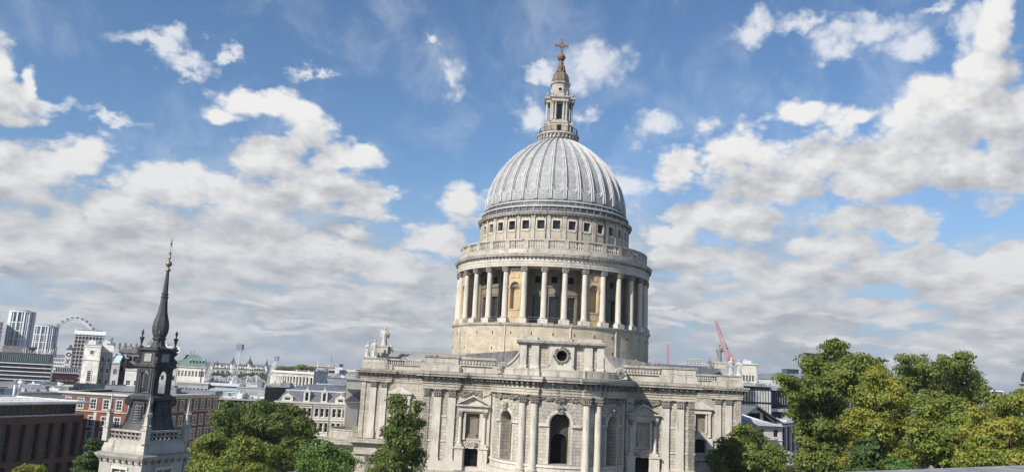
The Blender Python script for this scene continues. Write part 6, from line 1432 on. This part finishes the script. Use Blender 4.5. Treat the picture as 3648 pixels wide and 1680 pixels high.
# ------------------------------------------------------------------ statues on the transept gables
def statue(name, label, x, y, z, h, mat, pose='stand', rz=0, group=None, seed=1, wings=False, ped=None):
    o = thing(name, label, 'statue', tuple(cw(x, y, z)), -CR+rz, group); m = MB(); R = random.Random(seed); k = h/3.0
    n = 12; sec = [(0, .48, .40), (.25, .5, .42), (.7, .44, .36), (1.2, .40, .33), (1.55, .37, .28), (1.9, .42, .28), (2.25, .50, .29), (2.45, .42, .25), (2.55, .15, .14), (2.62, .13, .13)]
    if pose == 'kneel': sec = [(0, .7, .6), (.3, .72, .6), (.7, .6, .5), (1.1, .45, .36), (1.5, .44, .3), (1.75, .46, .28), (1.95, .38, .25), (2.05, .15, .14), (2.12, .13, .13)]; k = h/2.5
    v = []; ht = sec[-1][0]
    for z_, rx, ry in sec:
        for i in range(n):
            a = 2*PI*i/n; f = 1+(.10*math.sin(a*5+z_*1.2+seed) if z_ < 2 else 0)
            v.append((rx*f*math.cos(a)*k, ry*f*math.sin(a)*k-.02*z_*k, z_*k))
    m.add(v, [(j*n+i, j*n+(i+1) % n, (j+1)*n+(i+1) % n, (j+1)*n+i) for j in range(len(sec)-1) for i in range(n)]+[tuple(range(n-1, -1, -1))])
    m.lathe([(.0, ht), (.15, ht+.02), (.2, ht+.15), (.21, ht+.28), (.17, ht+.42), (.02, ht+.48)], 10, 0, -.05, caps=False) if False else m.lathe([(r*k, (ht+q)*k) for r, q in ((.02, 0), (.15, .02), (.2, .15), (.21, .28), (.17, .42), (.02, .48))], 10, 0, -.05*k, caps=False)
    m.tube((0, -.22*k, (ht+.2)*k), (0, -.3*k, (ht+.16)*k), .05*k, .02*k, 5)
    sh = (ht-.25)*k
    for s in (-1, 1):
        el = (s*.62*k, -.12*k, sh-.55*k); hd = (s*.2*k, -.48*k, sh-.35*k) if s*((seed % 2)*2-1) > 0 else (s*.5*k, -.4*k, sh-.95*k)
        m.tube((s*.42*k, 0, sh), el, .15*k, .13*k, 7); m.tube(el, hd, .13*k, .08*k, 7); m.tube(hd, (hd[0]-s*.08*k, hd[1]-.05*k, hd[2]-.14*k), .08*k, .05*k, 5)
    b = m.obj('figure', mat, o, True)
    if wings:
        m = MB()
        for s in (-1, 1): m.prism([(s*.2*k, .2*k, sh-.2*k), (s*.75*k, .32*k, sh+.55*k), (s*.85*k, .34*k, sh+.2*k), (s*.7*k, .34*k, sh-1.1*k), (s*.3*k, .3*k, sh-.9*k)], (0, .1*k, 0))
        m.obj('cloak', mat, o)
    if ped: m = MB(); m.box(-ped[0], ped[0], -ped[0], ped[0], -ped[1], -.3); m.box(-ped[0]-.12, ped[0]+.12, -ped[0]-.12, ped[0]+.12, -.3, 0); m.obj('pedestal', 'trim', o)
    else: m = MB(); m.box(-.55*k, .55*k, -.5*k, .5*k, -.25, 0.02); m.obj('base', mat, o)
    return o
statue('stone_statue', 'tall pale robed statue with raised cloak on the high pedestal of the left transept gable', -32.5, -14.6, 36.9, 3.4, 'stat', wings=True, ped=(.95, 2.4), seed=1)
statue('stone_statue', 'pale robed statue at the outer left corner of the left transept parapet', -35.0, -17.4, 34.75, 2.5, 'stat', seed=2)
statue('stone_statue', 'pale robed statue second from the left corner on the left transept parapet', -33.7, -17.4, 34.75, 3.0, 'stat', seed=3)
statue('stone_statue', 'small half-hidden pale figure behind the tall statue on the left transept roof', -31.1, -14.5, 35.6, 1.9, 'stat', 'kneel', seed=4)
statue('stone_statue', 'tall dark grey robed statue on the high pedestal of the right transept gable', 32.4, -14.0, 37.0, 3.3, 'statd', ped=(1.0, 1.3), seed=5)
statue('stone_statue', 'small dark seated figure on the dark lead roof of the right transept', 30.5, -14.0, 35.9, 1.7, 'statd', 'kneel', seed=6)
statue('stone_statue', 'bright white robed statue left of the pair on the right transept corner', 33.9, -17.2, 34.75, 3.0, 'stat', seed=7, rz=.4)
statue('stone_statue', 'bright white bending statue at the outer right corner of the right transept', 35.4, -17.2, 34.75, 2.7, 'stat', seed=8, rz=-.5)

# ------------------------------------------------------------------ cranes and masts
def lattice(m, p, q, w0, w1, bays, r=.07):
    p, q = Vector(p), Vector(q); Mx = (q-p).to_track_quat('Z', 'Y').to_matrix(); L = (q-p).length
    def c(i, k): w = w0+(w1-w0)*i/bays; s = ((-1, -1), (1, -1), (1, 1), (-1, 1))[k % 4]; return p+Mx @ Vector((s[0]*w/2, s[1]*w/2, L*i/bays))
    for k in range(4):
        m.tube(c(0, k), c(bays, k), r, n=4)
        for i in range(bays): m.tube(c(i, k), c(i+1, k+1), r*.6, n=3); m.tube(c(i+1, k), c(i+1, k+1), r*.6, n=3)
Y = 330
C = thing('red_crane', 'red and white luffing crane with a raised lattice jib behind the right transept statues', 'crane', (at(2604, 1337, Y).x, Y, 0))
def lc_(px, py): v = at(px, py, Y); return (v.x-C.location.x, v.y-C.location.y, v.z)
m = MB(); b0 = lc_(*gR(212, 470)); t0 = lc_(*gR(218, 345)); lattice(m, (b0[0], 0, 0), (b0[0], 0, b0[2]), 1.5, 1.5, 22, .07); lattice(m, (b0[0], 0, b0[2]), t0, 1.5, 1.5, 5, .07); m.obj('mast', 'red', C)
m = MB(); a_ = lc_(*gR(205, 345)); b_ = lc_(*gR(106, 48)); lattice(m, a_, b_, 1.7, .8, 18, .065); m.obj('jib', 'red', C)
m = MB(); c0 = lc_(*gR(218, 300)); lattice(m, t0, c0, 2.0, 1.2, 4, .08); m.obj('tower_head', 'red', C)
m = MB(); m.tube(c0, lc_(*gR(125, 92)), .05, n=4); m.tube(c0, lc_(*gR(112, 60)), .04, n=4); h_ = lc_(*gR(196, 248)); m.tube(h_, (h_[0]-.4, h_[1], h_[2]-.8), .3, n=6); m.obj('cable', 'dm', C)
m = MB(); x, y, z = t0; m.box(x-.6, x+1.6, y-1.2, y+1.2, z-.4, z+.5); m.obj('machinery_deck', 'red', C)
for i, (p, q, Y, w_, name, lab, mat) in enumerate((
    (g6(571, 290), g6(567, 107), 520, 1.4, 'crane_mast', 'thin red crane mast standing alone just right of the dome base', 'red'),
    (g5(530, 432), g5(604, 48), 300, 2.4, 'lattice_mast', 'tall leaning white lattice crane above the flat roofs left of the colonnade', 'wm'),
    (g5(892, 305), g5(940, 150), 420, 2.6, 'lattice_mast', 'white lattice crane jib leaning behind the left end of the colonnaded building', 'wm'),
    (g5(296, 355), g5(352, 205), 460, 3.0, 'lattice_mast', 'broad white lattice crane jib just right of the green mansard roof', 'wm'),
    (g1(1435, 540), g1(1490, 452), 420, 1.2, 'crane_jib', 'short thin crane jib poking above the shaded return of the white block', 'gm'),
    (g1(735, 605), g1(762, 575), 700, 1.2, 'crane_jib', 'tiny crane jib beside the far steeple', 'gm'))):
    a_, b_ = at(*p, Y), at(*q, Y); C = thing(name, lab, 'crane', (a_.x, Y, 0)); m = MB()
    lattice(m, (0, 0, a_.z), (b_.x-a_.x, 0, b_.z), w_, w_*.55, 18, .055*Y/330); m.obj('jib', mat, C)
    m = MB(); lattice(m, (0, 0, 0), (0, 0, a_.z), w_, w_, 12, .1*Y/330); m.obj('mast', mat, C)
    if i in (1, 2, 3): m = MB(); m.box(b_.x-a_.x-1.0, b_.x-a_.x+1.2, -1, 1, b_.z-.6, b_.z+1.5); m.obj('jib_head', 'gm', C)
# cable stayed footbridge pylons
Y = 800; C = thing('cable_bridge', 'long low footbridge with slanting white pylons and fanned stays before the far trees', 'bridge', (at(*g5(560, 372), Y).x, Y, 0))
def lb(p): v = at(*p, Y); return (v.x-C.location.x, 0, v.z)
m = MB(); a_, b_ = lb(g5(290, 376)), lb(g5(880, 385)); m.box(a_[0], b_[0], -3, 3, a_[2]-2, a_[2]-.6); m.obj('deck', 'gm', C)
for p, q in (((378, 368), (380, 300)), ((418, 365), (420, 300)), ((486, 375), (512, 303)), ((530, 375), (560, 302)), ((664, 380), (680, 300)), ((755, 375), (756, 292)), ((763, 378), (764, 300))):
    m = MB(); a1, b1 = lb(g5(*p)), lb(g5(*q)); m.tube(a1, b1, .9, .5, 6); pyl = m.obj('pylon', 'wf', C); m = MB()
    for k in range(5): m.tube(b1, (b1[0]-6-k*4.5, 0, a_[2]), .1, n=3); m.tube(b1, (b1[0]+4+k*3.5, 0, a_[2]), .1, n=3)
    m.obj('stay', 'wm', pyl)['kind'] = 'stuff'
# observation wheel
Y = 1650; hub = at(*g1(942, 585), Y); top = at(*g1(975, 190), Y); Rw = (top-hub).length; OW = thing('observation_wheel', 'giant white observation wheel with oval glass pods rising behind the concrete tower', 'ferris wheel', (hub.x, Y, 0), -D2R*14)
hz = hub.z; m = MB(); N = 64
for k in range(N):
    a, b = 2*PI*k/N, 2*PI*(k+1)/N
    P_ = lambda r, a, y: (r*math.sin(a), y, hz+r*math.cos(a))
    for y in (-2.2, 2.2): m.tube(P_(Rw*.955, a, y), P_(Rw*.955, b, y), .8, n=4)
    m.tube(P_(Rw*.885, a, 0), P_(Rw*.885, b, 0), .7, n=4); 
    for y in (-2.2, 2.2): m.tube(P_(Rw*.885, a, 0), P_(Rw*.955, (a+b)/2, y), .22, n=3); m.tube(P_(Rw*.885, b, 0), P_(Rw*.955, (a+b)/2, y), .22, n=3)
m.obj('rim', 'wm', OW)
m = MB()
for k in range(32): a = 2*PI*k/32; m.tube((0, (-1)**k*2, hz), P_(Rw*.885, a, 0), .06, n=3)
m.obj('spoke', 'wm', OW)['kind'] = 'stuff'
m = MB(); m.tube((0, -8, hz), (0, 22, hz), 2.4, n=12); m.obj('hub', 'wm', OW)
m = MB(); m.tube((0, 20, hz), (-16, 52, 0), 2.0, n=8); m.tube((0, 20, hz), (16, 52, 0), 2.0, n=8); m.obj('leg', 'wm', OW)
pod = MB(); pod.lathe([(.1, -4), (1.2, -3.7), (2.1, -2.5), (2.4, 0), (2.1, 2.5), (1.2, 3.7), (.1, 4)], 10, M=Matrix.Rotation(PI/2, 4, 'Y')); p0 = pod.obj('pod', 'glb', OW, True)
rg = MB(); rg.lathe([(2.45, -1.6), (2.6, -1.6), (2.6, -1.2), (2.45, -1.2)], 10, caps=False, M=Matrix.Rotation(PI/2, 4, 'Y')); rg.lathe([(2.45, 1.2), (2.6, 1.2), (2.6, 1.6), (2.45, 1.6)], 10, caps=False, M=Matrix.Rotation(PI/2, 4, 'Y')); rg.obj('ring', 'wm', p0)
first(p0, 31, OW, [Matrix.Translation((Rw*math.sin(2*PI*(k+.3)/32), 0, hz+Rw*math.cos(2*PI*(k+.3)/32))) for k in range(32)])
# ------------------------------------------------------------------ terrace parapet at the bottom right
a_, b_ = atz(2850, 1684, 31.25), atz(3648, 1655, 31.25); t = (b_-a_).normalized(); a_ = a_-t*2.; b_ = b_+t*6
m = MB(); n_ = Vector((t.y, -t.x, 0)); n_ = n_ if n_.y < 0 else -n_
m.prism([a_, b_, b_+n_*.9, a_+n_*.9], (0, 0, -.35)); m.prism([a_+n_*.1-Vector((0, 0, .35)), b_+n_*.1-Vector((0, 0, .35)), b_+n_*.8-Vector((0, 0, .35)), a_+n_*.8-Vector((0, 0, .35))], (0, 0, -4))
o = m.obj('terrace_parapet', 'coat'); tag(o, 'smooth grey coated roof terrace parapet across the bottom right corner', 'parapet')
# ------------------------------------------------------------------ trees
LM = dict(
 plane=leafmat('plane_leaves', (.075, .115, .028), (.17, .23, .055), (.20, .22, .05), .4),
 dark=leafmat('dark_leaves', (.095, .14, .035), (.21, .27, .06), (.28, .29, .06), .5),
 bright=leafmat('bright_leaves', (.075, .15, .035), (.16, .27, .065), (.18, .27, .06), .4),
 yellow=leafmat('turning_leaves', (.15, .19, .036), (.30, .34, .062), (.40, .36, .06), .6),
 green=leafmat('mid_leaves', (.12, .175, .036), (.26, .32, .062), (.34, .33, .062), .5),
 fir=leafmat('conifer_leaves', (.06, .10, .030), (.13, .19, .055)),
 belt=leafmat('far_leaves', (.05, .08, .03), (.11, .15, .05)))
def crown_mesh(name, ells, mat, leaf, per, rc, seed, parent=None, core=.10, droop=0., off=Vector((0, 0, 0))):
    """leaf-sized faces gathered in clumps over the lobes of a crown"""
    rg = np.random.default_rng(seed); C_, N_, S_ = [], [], []
    for (c, rx, ry, rz) in ells:
        c = np.array(c)-np.array(off); area = 4*math.pi*((rx*ry)**1.6/3+(rx*rz)**1.6/3+(ry*rz)**1.6/3)**(1/1.6)
        k = max(5, int(area/(math.pi*rc*rc)*1.25)); d = rg.normal(size=(k, 3)); d /= np.linalg.norm(d, axis=1)[:, None]
        d[:, 2] = np.where(d[:, 2] < -.55, -d[:, 2], d[:, 2])
        R_ = rg.uniform(.80, 1.08, (k, 1)); cc = c+d*R_*np.array([rx, ry, rz])
        rr = rc*rg.uniform(.4, 1.5, k)
        n = (per*rr**2/rc**2).astype(int)+6
        idx = np.repeat(np.arange(k), n); m = len(idx); e = rg.normal(size=(m, 3)); e /= np.linalg.norm(e, axis=1)[:, None]
        e[:, 2] = np.abs(e[:, 2])*np.where(rg.random(m) < .78, 1, -1)
        p = cc[idx]+e*rr[idx][:, None]*rg.uniform(.55, 1.05, (m, 1))*np.array([1.15, 1.15, .75])
        C_.append(p); N_.append(e*.8+d[idx]*.5+rg.normal(size=(m, 3))*.45); S_.append(rg.uniform(.6, 1.25, m)*leaf)
        q = int(len(idx)*core); f = rg.normal(size=(q, 3)); f /= np.linalg.norm(f, axis=1)[:, None]
        C_.append(c+f*np.array([rx, ry, rz])*rg.uniform(.3, .8, (q, 1))); N_.append(f+rg.normal(size=(q, 3))*.6); S_.append(rg.uniform(1.5, 2.6, q)*leaf)
    P_, N_, S_ = np.concatenate(C_), np.concatenate(N_), np.concatenate(S_)
    N_ /= np.linalg.norm(N_, axis=1)[:, None]; n = len(P_)
    t = np.cross(N_, rg.normal(size=(n, 3))); t /= np.linalg.norm(t, axis=1)[:, None]+1e-9; b = np.cross(N_, t)
    a = rg.uniform(.55, .9, (n, 1)); s = S_[:, None]*.5
    V = np.stack([P_-t*s, P_-b*s*a-N_*s*.15, P_+t*s, P_+b*s*a+N_*s*.15], 1).reshape(-1, 3)
    me = bpy.data.meshes.new(name); me.vertices.add(4*n); me.vertices.foreach_set('co', V.astype(np.float32).ravel())
    me.loops.add(4*n); me.loops.foreach_set('vertex_index', np.arange(4*n, dtype=np.int32)); me.polygons.add(n)
    me.polygons.foreach_set('loop_start', np.arange(0, 4*n, 4, dtype=np.int32)); me.polygons.foreach_set('loop_total', np.full(n, 4, dtype=np.int32))
    me.update(); me.validate(); me.materials.append(LM[mat]); o = bpy.data.objects.new(name, me); sc.collection.objects.link(o)
    if parent: o.parent = parent
    return o
def tree(name, label, g_, sc_, Y, bl, mat, leaf=.34, per=78, rc=.80, seed=1, cat='tree', group='leafy trees round the cathedral', dy=.16, base=None):
    R = random.Random(seed); ells = []
    for i, (x, y, rx, ry) in enumerate(bl):
        Yb = Y*(1+R.uniform(-dy, dy)*.35); c = at(*g_(x, y), Yb); k = sc_*Yb/F
        ells.append(((c.x, c.y, c.z), rx*k*.9, (rx+ry)*.45*k, ry*k*.9))
    bx = sum(e[0][0] for e in ells)/len(ells); by = sum(e[0][1] for e in ells)/len(ells)
    o = thing(name, label, cat, (bx, by, 0), 0, group)
    crown_mesh('crown', ells, mat, leaf, per, rc, seed, o, off=Vector((bx, by, 0)))
    zs = min(e[0][2] for e in ells); m = MB(); zt = max(e[0][2] for e in ells); zf = max(1.5, zs*.7)
    m.tube((0, 0, 0), (0, 0, zf), .5, .36, 10); m.tube((0, 0, zf), (R.uniform(-.5, .5), 0, (zs+zt)/2), .36, .1, 8)
    for e in ells:
        c = Vector(e[0])-Vector((bx, by, 0)); s = Vector((0, 0, min(max(zf, c.z-5), (zs+zt)/2))); md = (s+c)/2+Vector((R.uniform(-.6, .6), R.uniform(-.6, .6), -.4))
        m.tube(s, md, .09, .06, 5); m.tube(md, c, .06, .03, 5)
    m.obj('trunk', 'bark', o)
    return o
tree('plane_tree', 'big dark green plane tree between the brick block and the ornate white block', g5, .388, 124,
 [(500, 625, 100, 70), (640, 660, 110, 80), (770, 605, 110, 58), (930, 610, 105, 62), (1090, 670, 100, 80), (1195, 770, 85, 80), (430, 710, 80, 85), (560, 790, 140, 100), (740, 760, 150, 100), (930, 770, 150, 110), (1090, 830, 130, 110), (1240, 870, 70, 70), (480, 880, 120, 90), (700, 920, 160, 110), (920, 950, 170, 120), (1110, 980, 130, 110), (1000, 1110, 190, 110), (1180, 1060, 80, 90)], 'plane', seed=3)
tree('plane_tree', 'lighter spreading tree below the big plane tree, right of the white church tower', g5, .388, 100,
 [(330, 900, 80, 60), (260, 980, 95, 80), (390, 970, 100, 90), (215, 1080, 70, 85), (330, 1090, 120, 100), (480, 1080, 110, 100), (640, 960, 95, 70), (780, 970, 95, 75), (860, 1010, 70, 70), (600, 1080, 140, 110), (760, 1100, 140, 100), (400, 1190, 220, 70), (680, 1190, 220, 70), (280, 1190, 130, 60)], 'green', seed=5)
tree('small_tree', 'small bright fresh-green tree just left of the cathedral transept', g5, .388, 96,
 [(1350, 950, 85, 62), (1440, 985, 80, 60), (1260, 1040, 95, 75), (1380, 1060, 110, 80), (1520, 1050, 95, 75), (1610, 1090, 62, 70), (1200, 1130, 80, 70), (1330, 1150, 130, 80), (1500, 1150, 140, 80), (1400, 1230, 240, 70)], 'bright', seed=7, leaf=.30)
tree('pointed_tree', 'dense tall pointed tree overlapping the left front of the cathedral', g4, .4555, 90,
 [(419, 650, 29, 42), (439, 700, 51, 48), (582, 690, 25, 40), (554, 750, 53, 52), (464, 770, 75, 58), (394, 800, 41, 48), (589, 810, 34, 34), (424, 860, 82, 60), (534, 880, 65, 62), (369, 930, 56, 52), (474, 960, 94, 66), (584, 950, 41, 54), (394, 1020, 94, 70), (534, 1040, 77, 66), (314, 1090, 68, 64), (434, 1110, 111, 70), (564, 1120, 55, 60), (284, 1170, 77, 50), (444, 1200, 137, 60)], 'plane', seed=9, leaf=.28, rc=.7, per=80)
tree('dark_tree', 'shaded round tree at the foot of the right transept before the beige houses', gR, .4723, 121,
 [(330, 868, 78, 48), (270, 930, 80, 60), (380, 930, 80, 60), (200, 985, 70, 60), (310, 1010, 120, 80), (440, 1000, 90, 70), (530, 1050, 85, 60), (600, 1100, 55, 52), (140, 1060, 62, 60), (250, 1090, 120, 80), (400, 1110, 140, 80), (110, 1140, 70, 60), (520, 1150, 110, 60), (280, 1190, 200, 60)], 'dark', seed=11, leaf=.32)
tree('tall_tree', 'tallest dark green tree with a pointed top in front of the dark glass block', g7, .4217, 96,
 [(520, 125, 48, 42), (455, 165, 40, 30), (510, 195, 80, 50), (360, 245, 95, 50), (300, 265, 60, 48), (600, 260, 90, 60), (700, 270, 80, 60), (800, 262, 72, 48), (400, 340, 150, 80), (600, 370, 140, 80), (760, 350, 90, 70), (290, 420, 60, 60), (75, 418, 34, 26), (130, 440, 56, 34), (120, 510, 44, 50), (210, 500, 85, 80), (400, 480, 150, 90), (620, 490, 120, 90), (160, 610, 70, 70), (300, 620, 130, 90), (500, 620, 150, 100), (220, 740, 85, 80), (390, 760, 130, 90), (560, 760, 120, 90), (330, 560, 130, 90), (450, 640, 130, 90), (420, 840, 130, 90), (310, 900, 100, 80), (230, 860, 80, 80), (400, 900, 140, 100), (560, 900, 110, 100), (270, 990, 85, 85), (430, 1040, 150, 90), (290, 1120, 100, 80), (480, 1150, 170, 80)], 'dark', seed=13, rc=.8)
tree('yellowing_tree', 'yellow-green tree in the middle of the right-hand trees, left of the twin-topped one', g7, .4217, 84,
 [(880, 345, 55, 42), (820, 400, 80, 48), (930, 410, 75, 50), (1000, 460, 60, 50), (870, 490, 120, 70), (1040, 540, 100, 70), (760, 540, 85, 70), (900, 600, 140, 80), (1080, 640, 110, 80), (740, 650, 90, 80), (640, 730, 75, 60), (790, 750, 120, 80), (950, 750, 130, 80), (1080, 780, 90, 80), (680, 840, 90, 80), (850, 870, 140, 90), (1010, 900, 120, 90), (740, 960, 110, 90), (920, 1010, 150, 90), (1060, 1030, 90, 80), (650, 1090, 110, 80), (850, 1130, 180, 80), (1030, 1150, 130, 60)], 'yellow', seed=15, leaf=.28, rc=.72)
tree('twin_topped_tree', 'rear dark green tree with two separate crowns against the sky, on the right', g7, .4217, 116,
 [(1105, 240, 40, 26), (1190, 255, 62, 38), (1130, 300, 68, 42), (1240, 310, 70, 48), (1090, 350, 55, 40), (1170, 390, 100, 60), (1440, 245, 44, 42), (1570, 225, 44, 38), (1500, 290, 85, 50), (1600, 300, 62, 60), (1420, 340, 90, 60), (1560, 370, 110, 70), (1660, 400, 70, 70), (1330, 390, 80, 60), (1270, 470, 110, 70), (1430, 470, 120, 80), (1600, 480, 120, 80), (1730, 480, 75, 70), (1790, 560, 48, 70), (1680, 570, 100, 70), (1500, 580, 120, 70), (1300, 570, 120, 70), (1150, 480, 90, 70)], 'dark', seed=17, leaf=.36, rc=.9)
tree('spreading_tree', 'broad mid-green tree in front of the twin-topped tree, above the terrace parapet', g7, .4217, 76,
 [(1190, 610, 85, 60), (1330, 640, 95, 58), (1460, 620, 90, 48), (1560, 650, 70, 50), (1250, 720, 110, 70), (1400, 740, 120, 80), (1540, 750, 110, 80), (1180, 820, 90, 80), (1320, 860, 120, 80), (1480, 870, 130, 90), (1620, 860, 80, 80), (1220, 950, 110, 80), (1380, 980, 130, 80), (1540, 990, 120, 80), (1160, 1050, 80, 70), (1300, 1080, 130, 70), (1470, 1100, 150, 70), (1620, 1090, 110, 60)], 'green', seed=19, leaf=.27, rc=.68)
tree('yellowing_tree', 'large yellow turning tree filling the bottom right corner', g7, .4217, 66,
 [(1700, 690, 90, 50), (1820, 700, 90, 52), (1930, 590, 52, 26), (1960, 660, 70, 40), (2060, 600, 60, 70), (2110, 560, 50, 50), (1900, 740, 90, 60), (2030, 720, 90, 70), (1700, 790, 100, 70), (1830, 820, 110, 80), (1980, 840, 120, 80), (2100, 820, 80, 90), (1680, 890, 90, 70), (1830, 930, 130, 80), (1990, 960, 120, 80), (2110, 960, 80, 80), (1740, 1020, 120, 70), (1900, 1050, 150, 70), (2060, 1060, 110, 60), (1700, 1110, 160, 50), (1900, 1130, 200, 50)], 'yellow', seed=21, leaf=.25, rc=.62)
tree('low_tree', 'low yellow-green tree along the terrace parapet at lower right', g7, .4217, 58,
 [(1620, 1070, 75, 40), (1720, 1060, 80, 42), (1830, 1080, 80, 40), (1950, 1090, 80, 36), (2060, 1080, 70, 40), (1680, 1120, 120, 40), (1900, 1130, 150, 40)], 'yellow', seed=22, leaf=.24, rc=.55)
tree('round_shrub', 'small round bright green shrub at the bottom edge under the yellowing tree', g7, .4217, 58, [(1045, 1120, 58, 30), (1000, 1150, 50, 30), (1095, 1150, 50, 30), (1045, 1180, 90, 36)], 'bright', seed=23, leaf=.22, rc=.45)
def conifer(label, px, py, pyb, Y, w, mat, seed):
    c = at(px, py, Y); o = thing('conifer_tree', label, 'conifer', (c.x, Y, 0), 0, 'leafy trees round the cathedral'); R = random.Random(seed); zb = at(px, pyb, Y).z-3; H = c.z-zb
    m = MB(); m.tube((0, 0, 0), (0, 0, c.z), .35, .04, 7); m.obj('trunk', 'bark', o); e = []
    for k in range(70):
        t = R.random()**.7; a = R.uniform(0, 6.28); r = w*t*R.uniform(.5, 1); e.append(((r*math.cos(a), r*math.sin(a), c.z-H*t-.12*r), .55+.3*t, .55+.3*t, .18))
    crown_mesh('crown', e, mat, .26, 22, .4, seed, o)
conifer('dark feathery conifer between the brick block and the white church tower', 330, 1565, 1690, 104, 3.2, 'fir', 31)
conifer('feathery blue-green conifer at the bottom of the right-hand trees', 3085, 1570, 1690, 62, 2.6, 'fir', 33)
tree('yellowing_tree', 'pale yellow treetop at the bottom left in front of the brown office block', g2, .2698, 92, [(330, 1150, 75, 36), (420, 1145, 80, 34), (500, 1170, 60, 30), (280, 1185, 70, 36), (400, 1200, 150, 40)], 'yellow', seed=25, leaf=.26, rc=.5)
# planted roof and the far wood
k = .388*388/F; e = []
for x, y, rx, ry in ((1000, 240, 34, 7), (1062, 238, 26, 9), (1130, 238, 40, 9), (1185, 232, 55, 17), (1255, 242, 45, 10), (960, 242, 20, 5)): c = at(*g5(x, y), 388); e.append(((c.x, c.y, c.z), rx*k, 2.5, ry*k))
o = crown_mesh('roof_garden', e, 'dark', .6, 26, 1.0, 41); tag(o, 'dark clipped shrubs growing along the roof of the colonnaded building', 'roof garden')
k = .388*330/F; e = []
for x in (1500, 1530, 1560): c = at(*g5(x, 310), 336); e.append(((c.x, c.y, c.z), 20*k, 2, 7*k))
o = crown_mesh('roof_garden', e, 'dark', .5, 26, .8, 42); tag(o, 'low dark planting on the blue-grey flat roofed block', 'roof garden')
R = random.Random(44); e = []; Y = 1060
for k in range(70):
    x = 250+660*k/70+R.uniform(-6, 6); c = at(*g5(x, 330+R.uniform(-18, 12)+x*.02), Y+R.uniform(-50, 50)); e.append(((c.x, c.y, max(6, c.z-3)), R.uniform(6, 11), 8, R.uniform(5, 9)))
o = crown_mesh('tree_belt', e, 'belt', 2.4, 26, 3.2, 45); o['kind'] = 'stuff'
# far rooftops along the skyline
R = random.Random(50)
FAR = [(1215, 1322, 1400), (1250, 1318, 1700), (1180, 1312, 1900), (965, 1312, 2200), (1000, 1316, 1800), (1060, 1311, 2400), (700, 1296, 1900), (735, 1302, 1500), (915, 1318, 2000), (3575, 1418, 900), (3540, 1422, 1200), (3610, 1424, 1000), (2660, 1366, 1500), (2400, 1352, 1900), (440, 1268, 1300), (250, 1276, 1200), (2700, 1368, 1300), (2740, 1372, 1500)]
for i, (px, py, Y) in enumerate(FAR):
    w = R.uniform(26, 44)*.5; F_, z = PX((px-w, py), (px+w, py+1), Y, Y, 30)
    B = Bld('far_block', '', F_, z+R.uniform(0, 3), R.choice(['conc', 'grey', 'cream', 'concd']), group='distant blocks on the skyline', par=0)
    B.root['label'] = 'small hazy flat-topped block among the distant rooftops on the skyline'
    B.facade(0, 4, rows(z-3, 2, 4, 3), 2.2*Y/1400, sub=False).close()
for i, (px, Y, h, w) in enumerate(((3020, 300, 17, 26), (3210, 340, 20, 30), (3420, 290, 15, 24), (3760, 260, 18, 30), (3960, 330, 22, 34), (4200, 280, 16, 30), (3150, 520, 24, 40), (3500, 560, 22, 44), (3850, 520, 25, 46), (4250, 560, 24, 50))):
    a = at(px, 1400, Y); B = Bld('street_block', '', foot((a.x-w/2, Y), (a.x+w/2, Y+R.uniform(-4, 4)), 22), h, R.choice(['cream', 'brick', 'grey', 'conc']), group='street blocks beyond the right-hand trees', par=0)
    B.root['label'] = 'mid-height flat roofed street block glimpsed beyond the right-hand trees'
    B.facade(0, int(w/3.4), rows(h-1.5, 1.8, 3.4, 4), 1.4, sub=False).close(cor(h, .3, .4)); B.clutter(3, i)
# ------------------------------------------------------------------ haze
hz_ = bpy.data.materials.new('haze'); hz_.use_nodes = True; nt = hz_.node_tree; nt.nodes.clear()
pv = nd(nt, 'ShaderNodeVolumePrincipled'); pv.inputs['Color'].default_value = (.80, .87, .95, 1); pv.inputs['Density'].default_value = .00012; pv.inputs['Anisotropy'].default_value = .2
oo = nd(nt, 'ShaderNodeOutputMaterial'); nt.links.new(pv.outputs[0], oo.inputs['Volume'])
m = MB(); m.box(-4800, 4800, -60, 5200, -1, 125); o = m.obj('haze', hz_); o['kind'] = 'stuff'
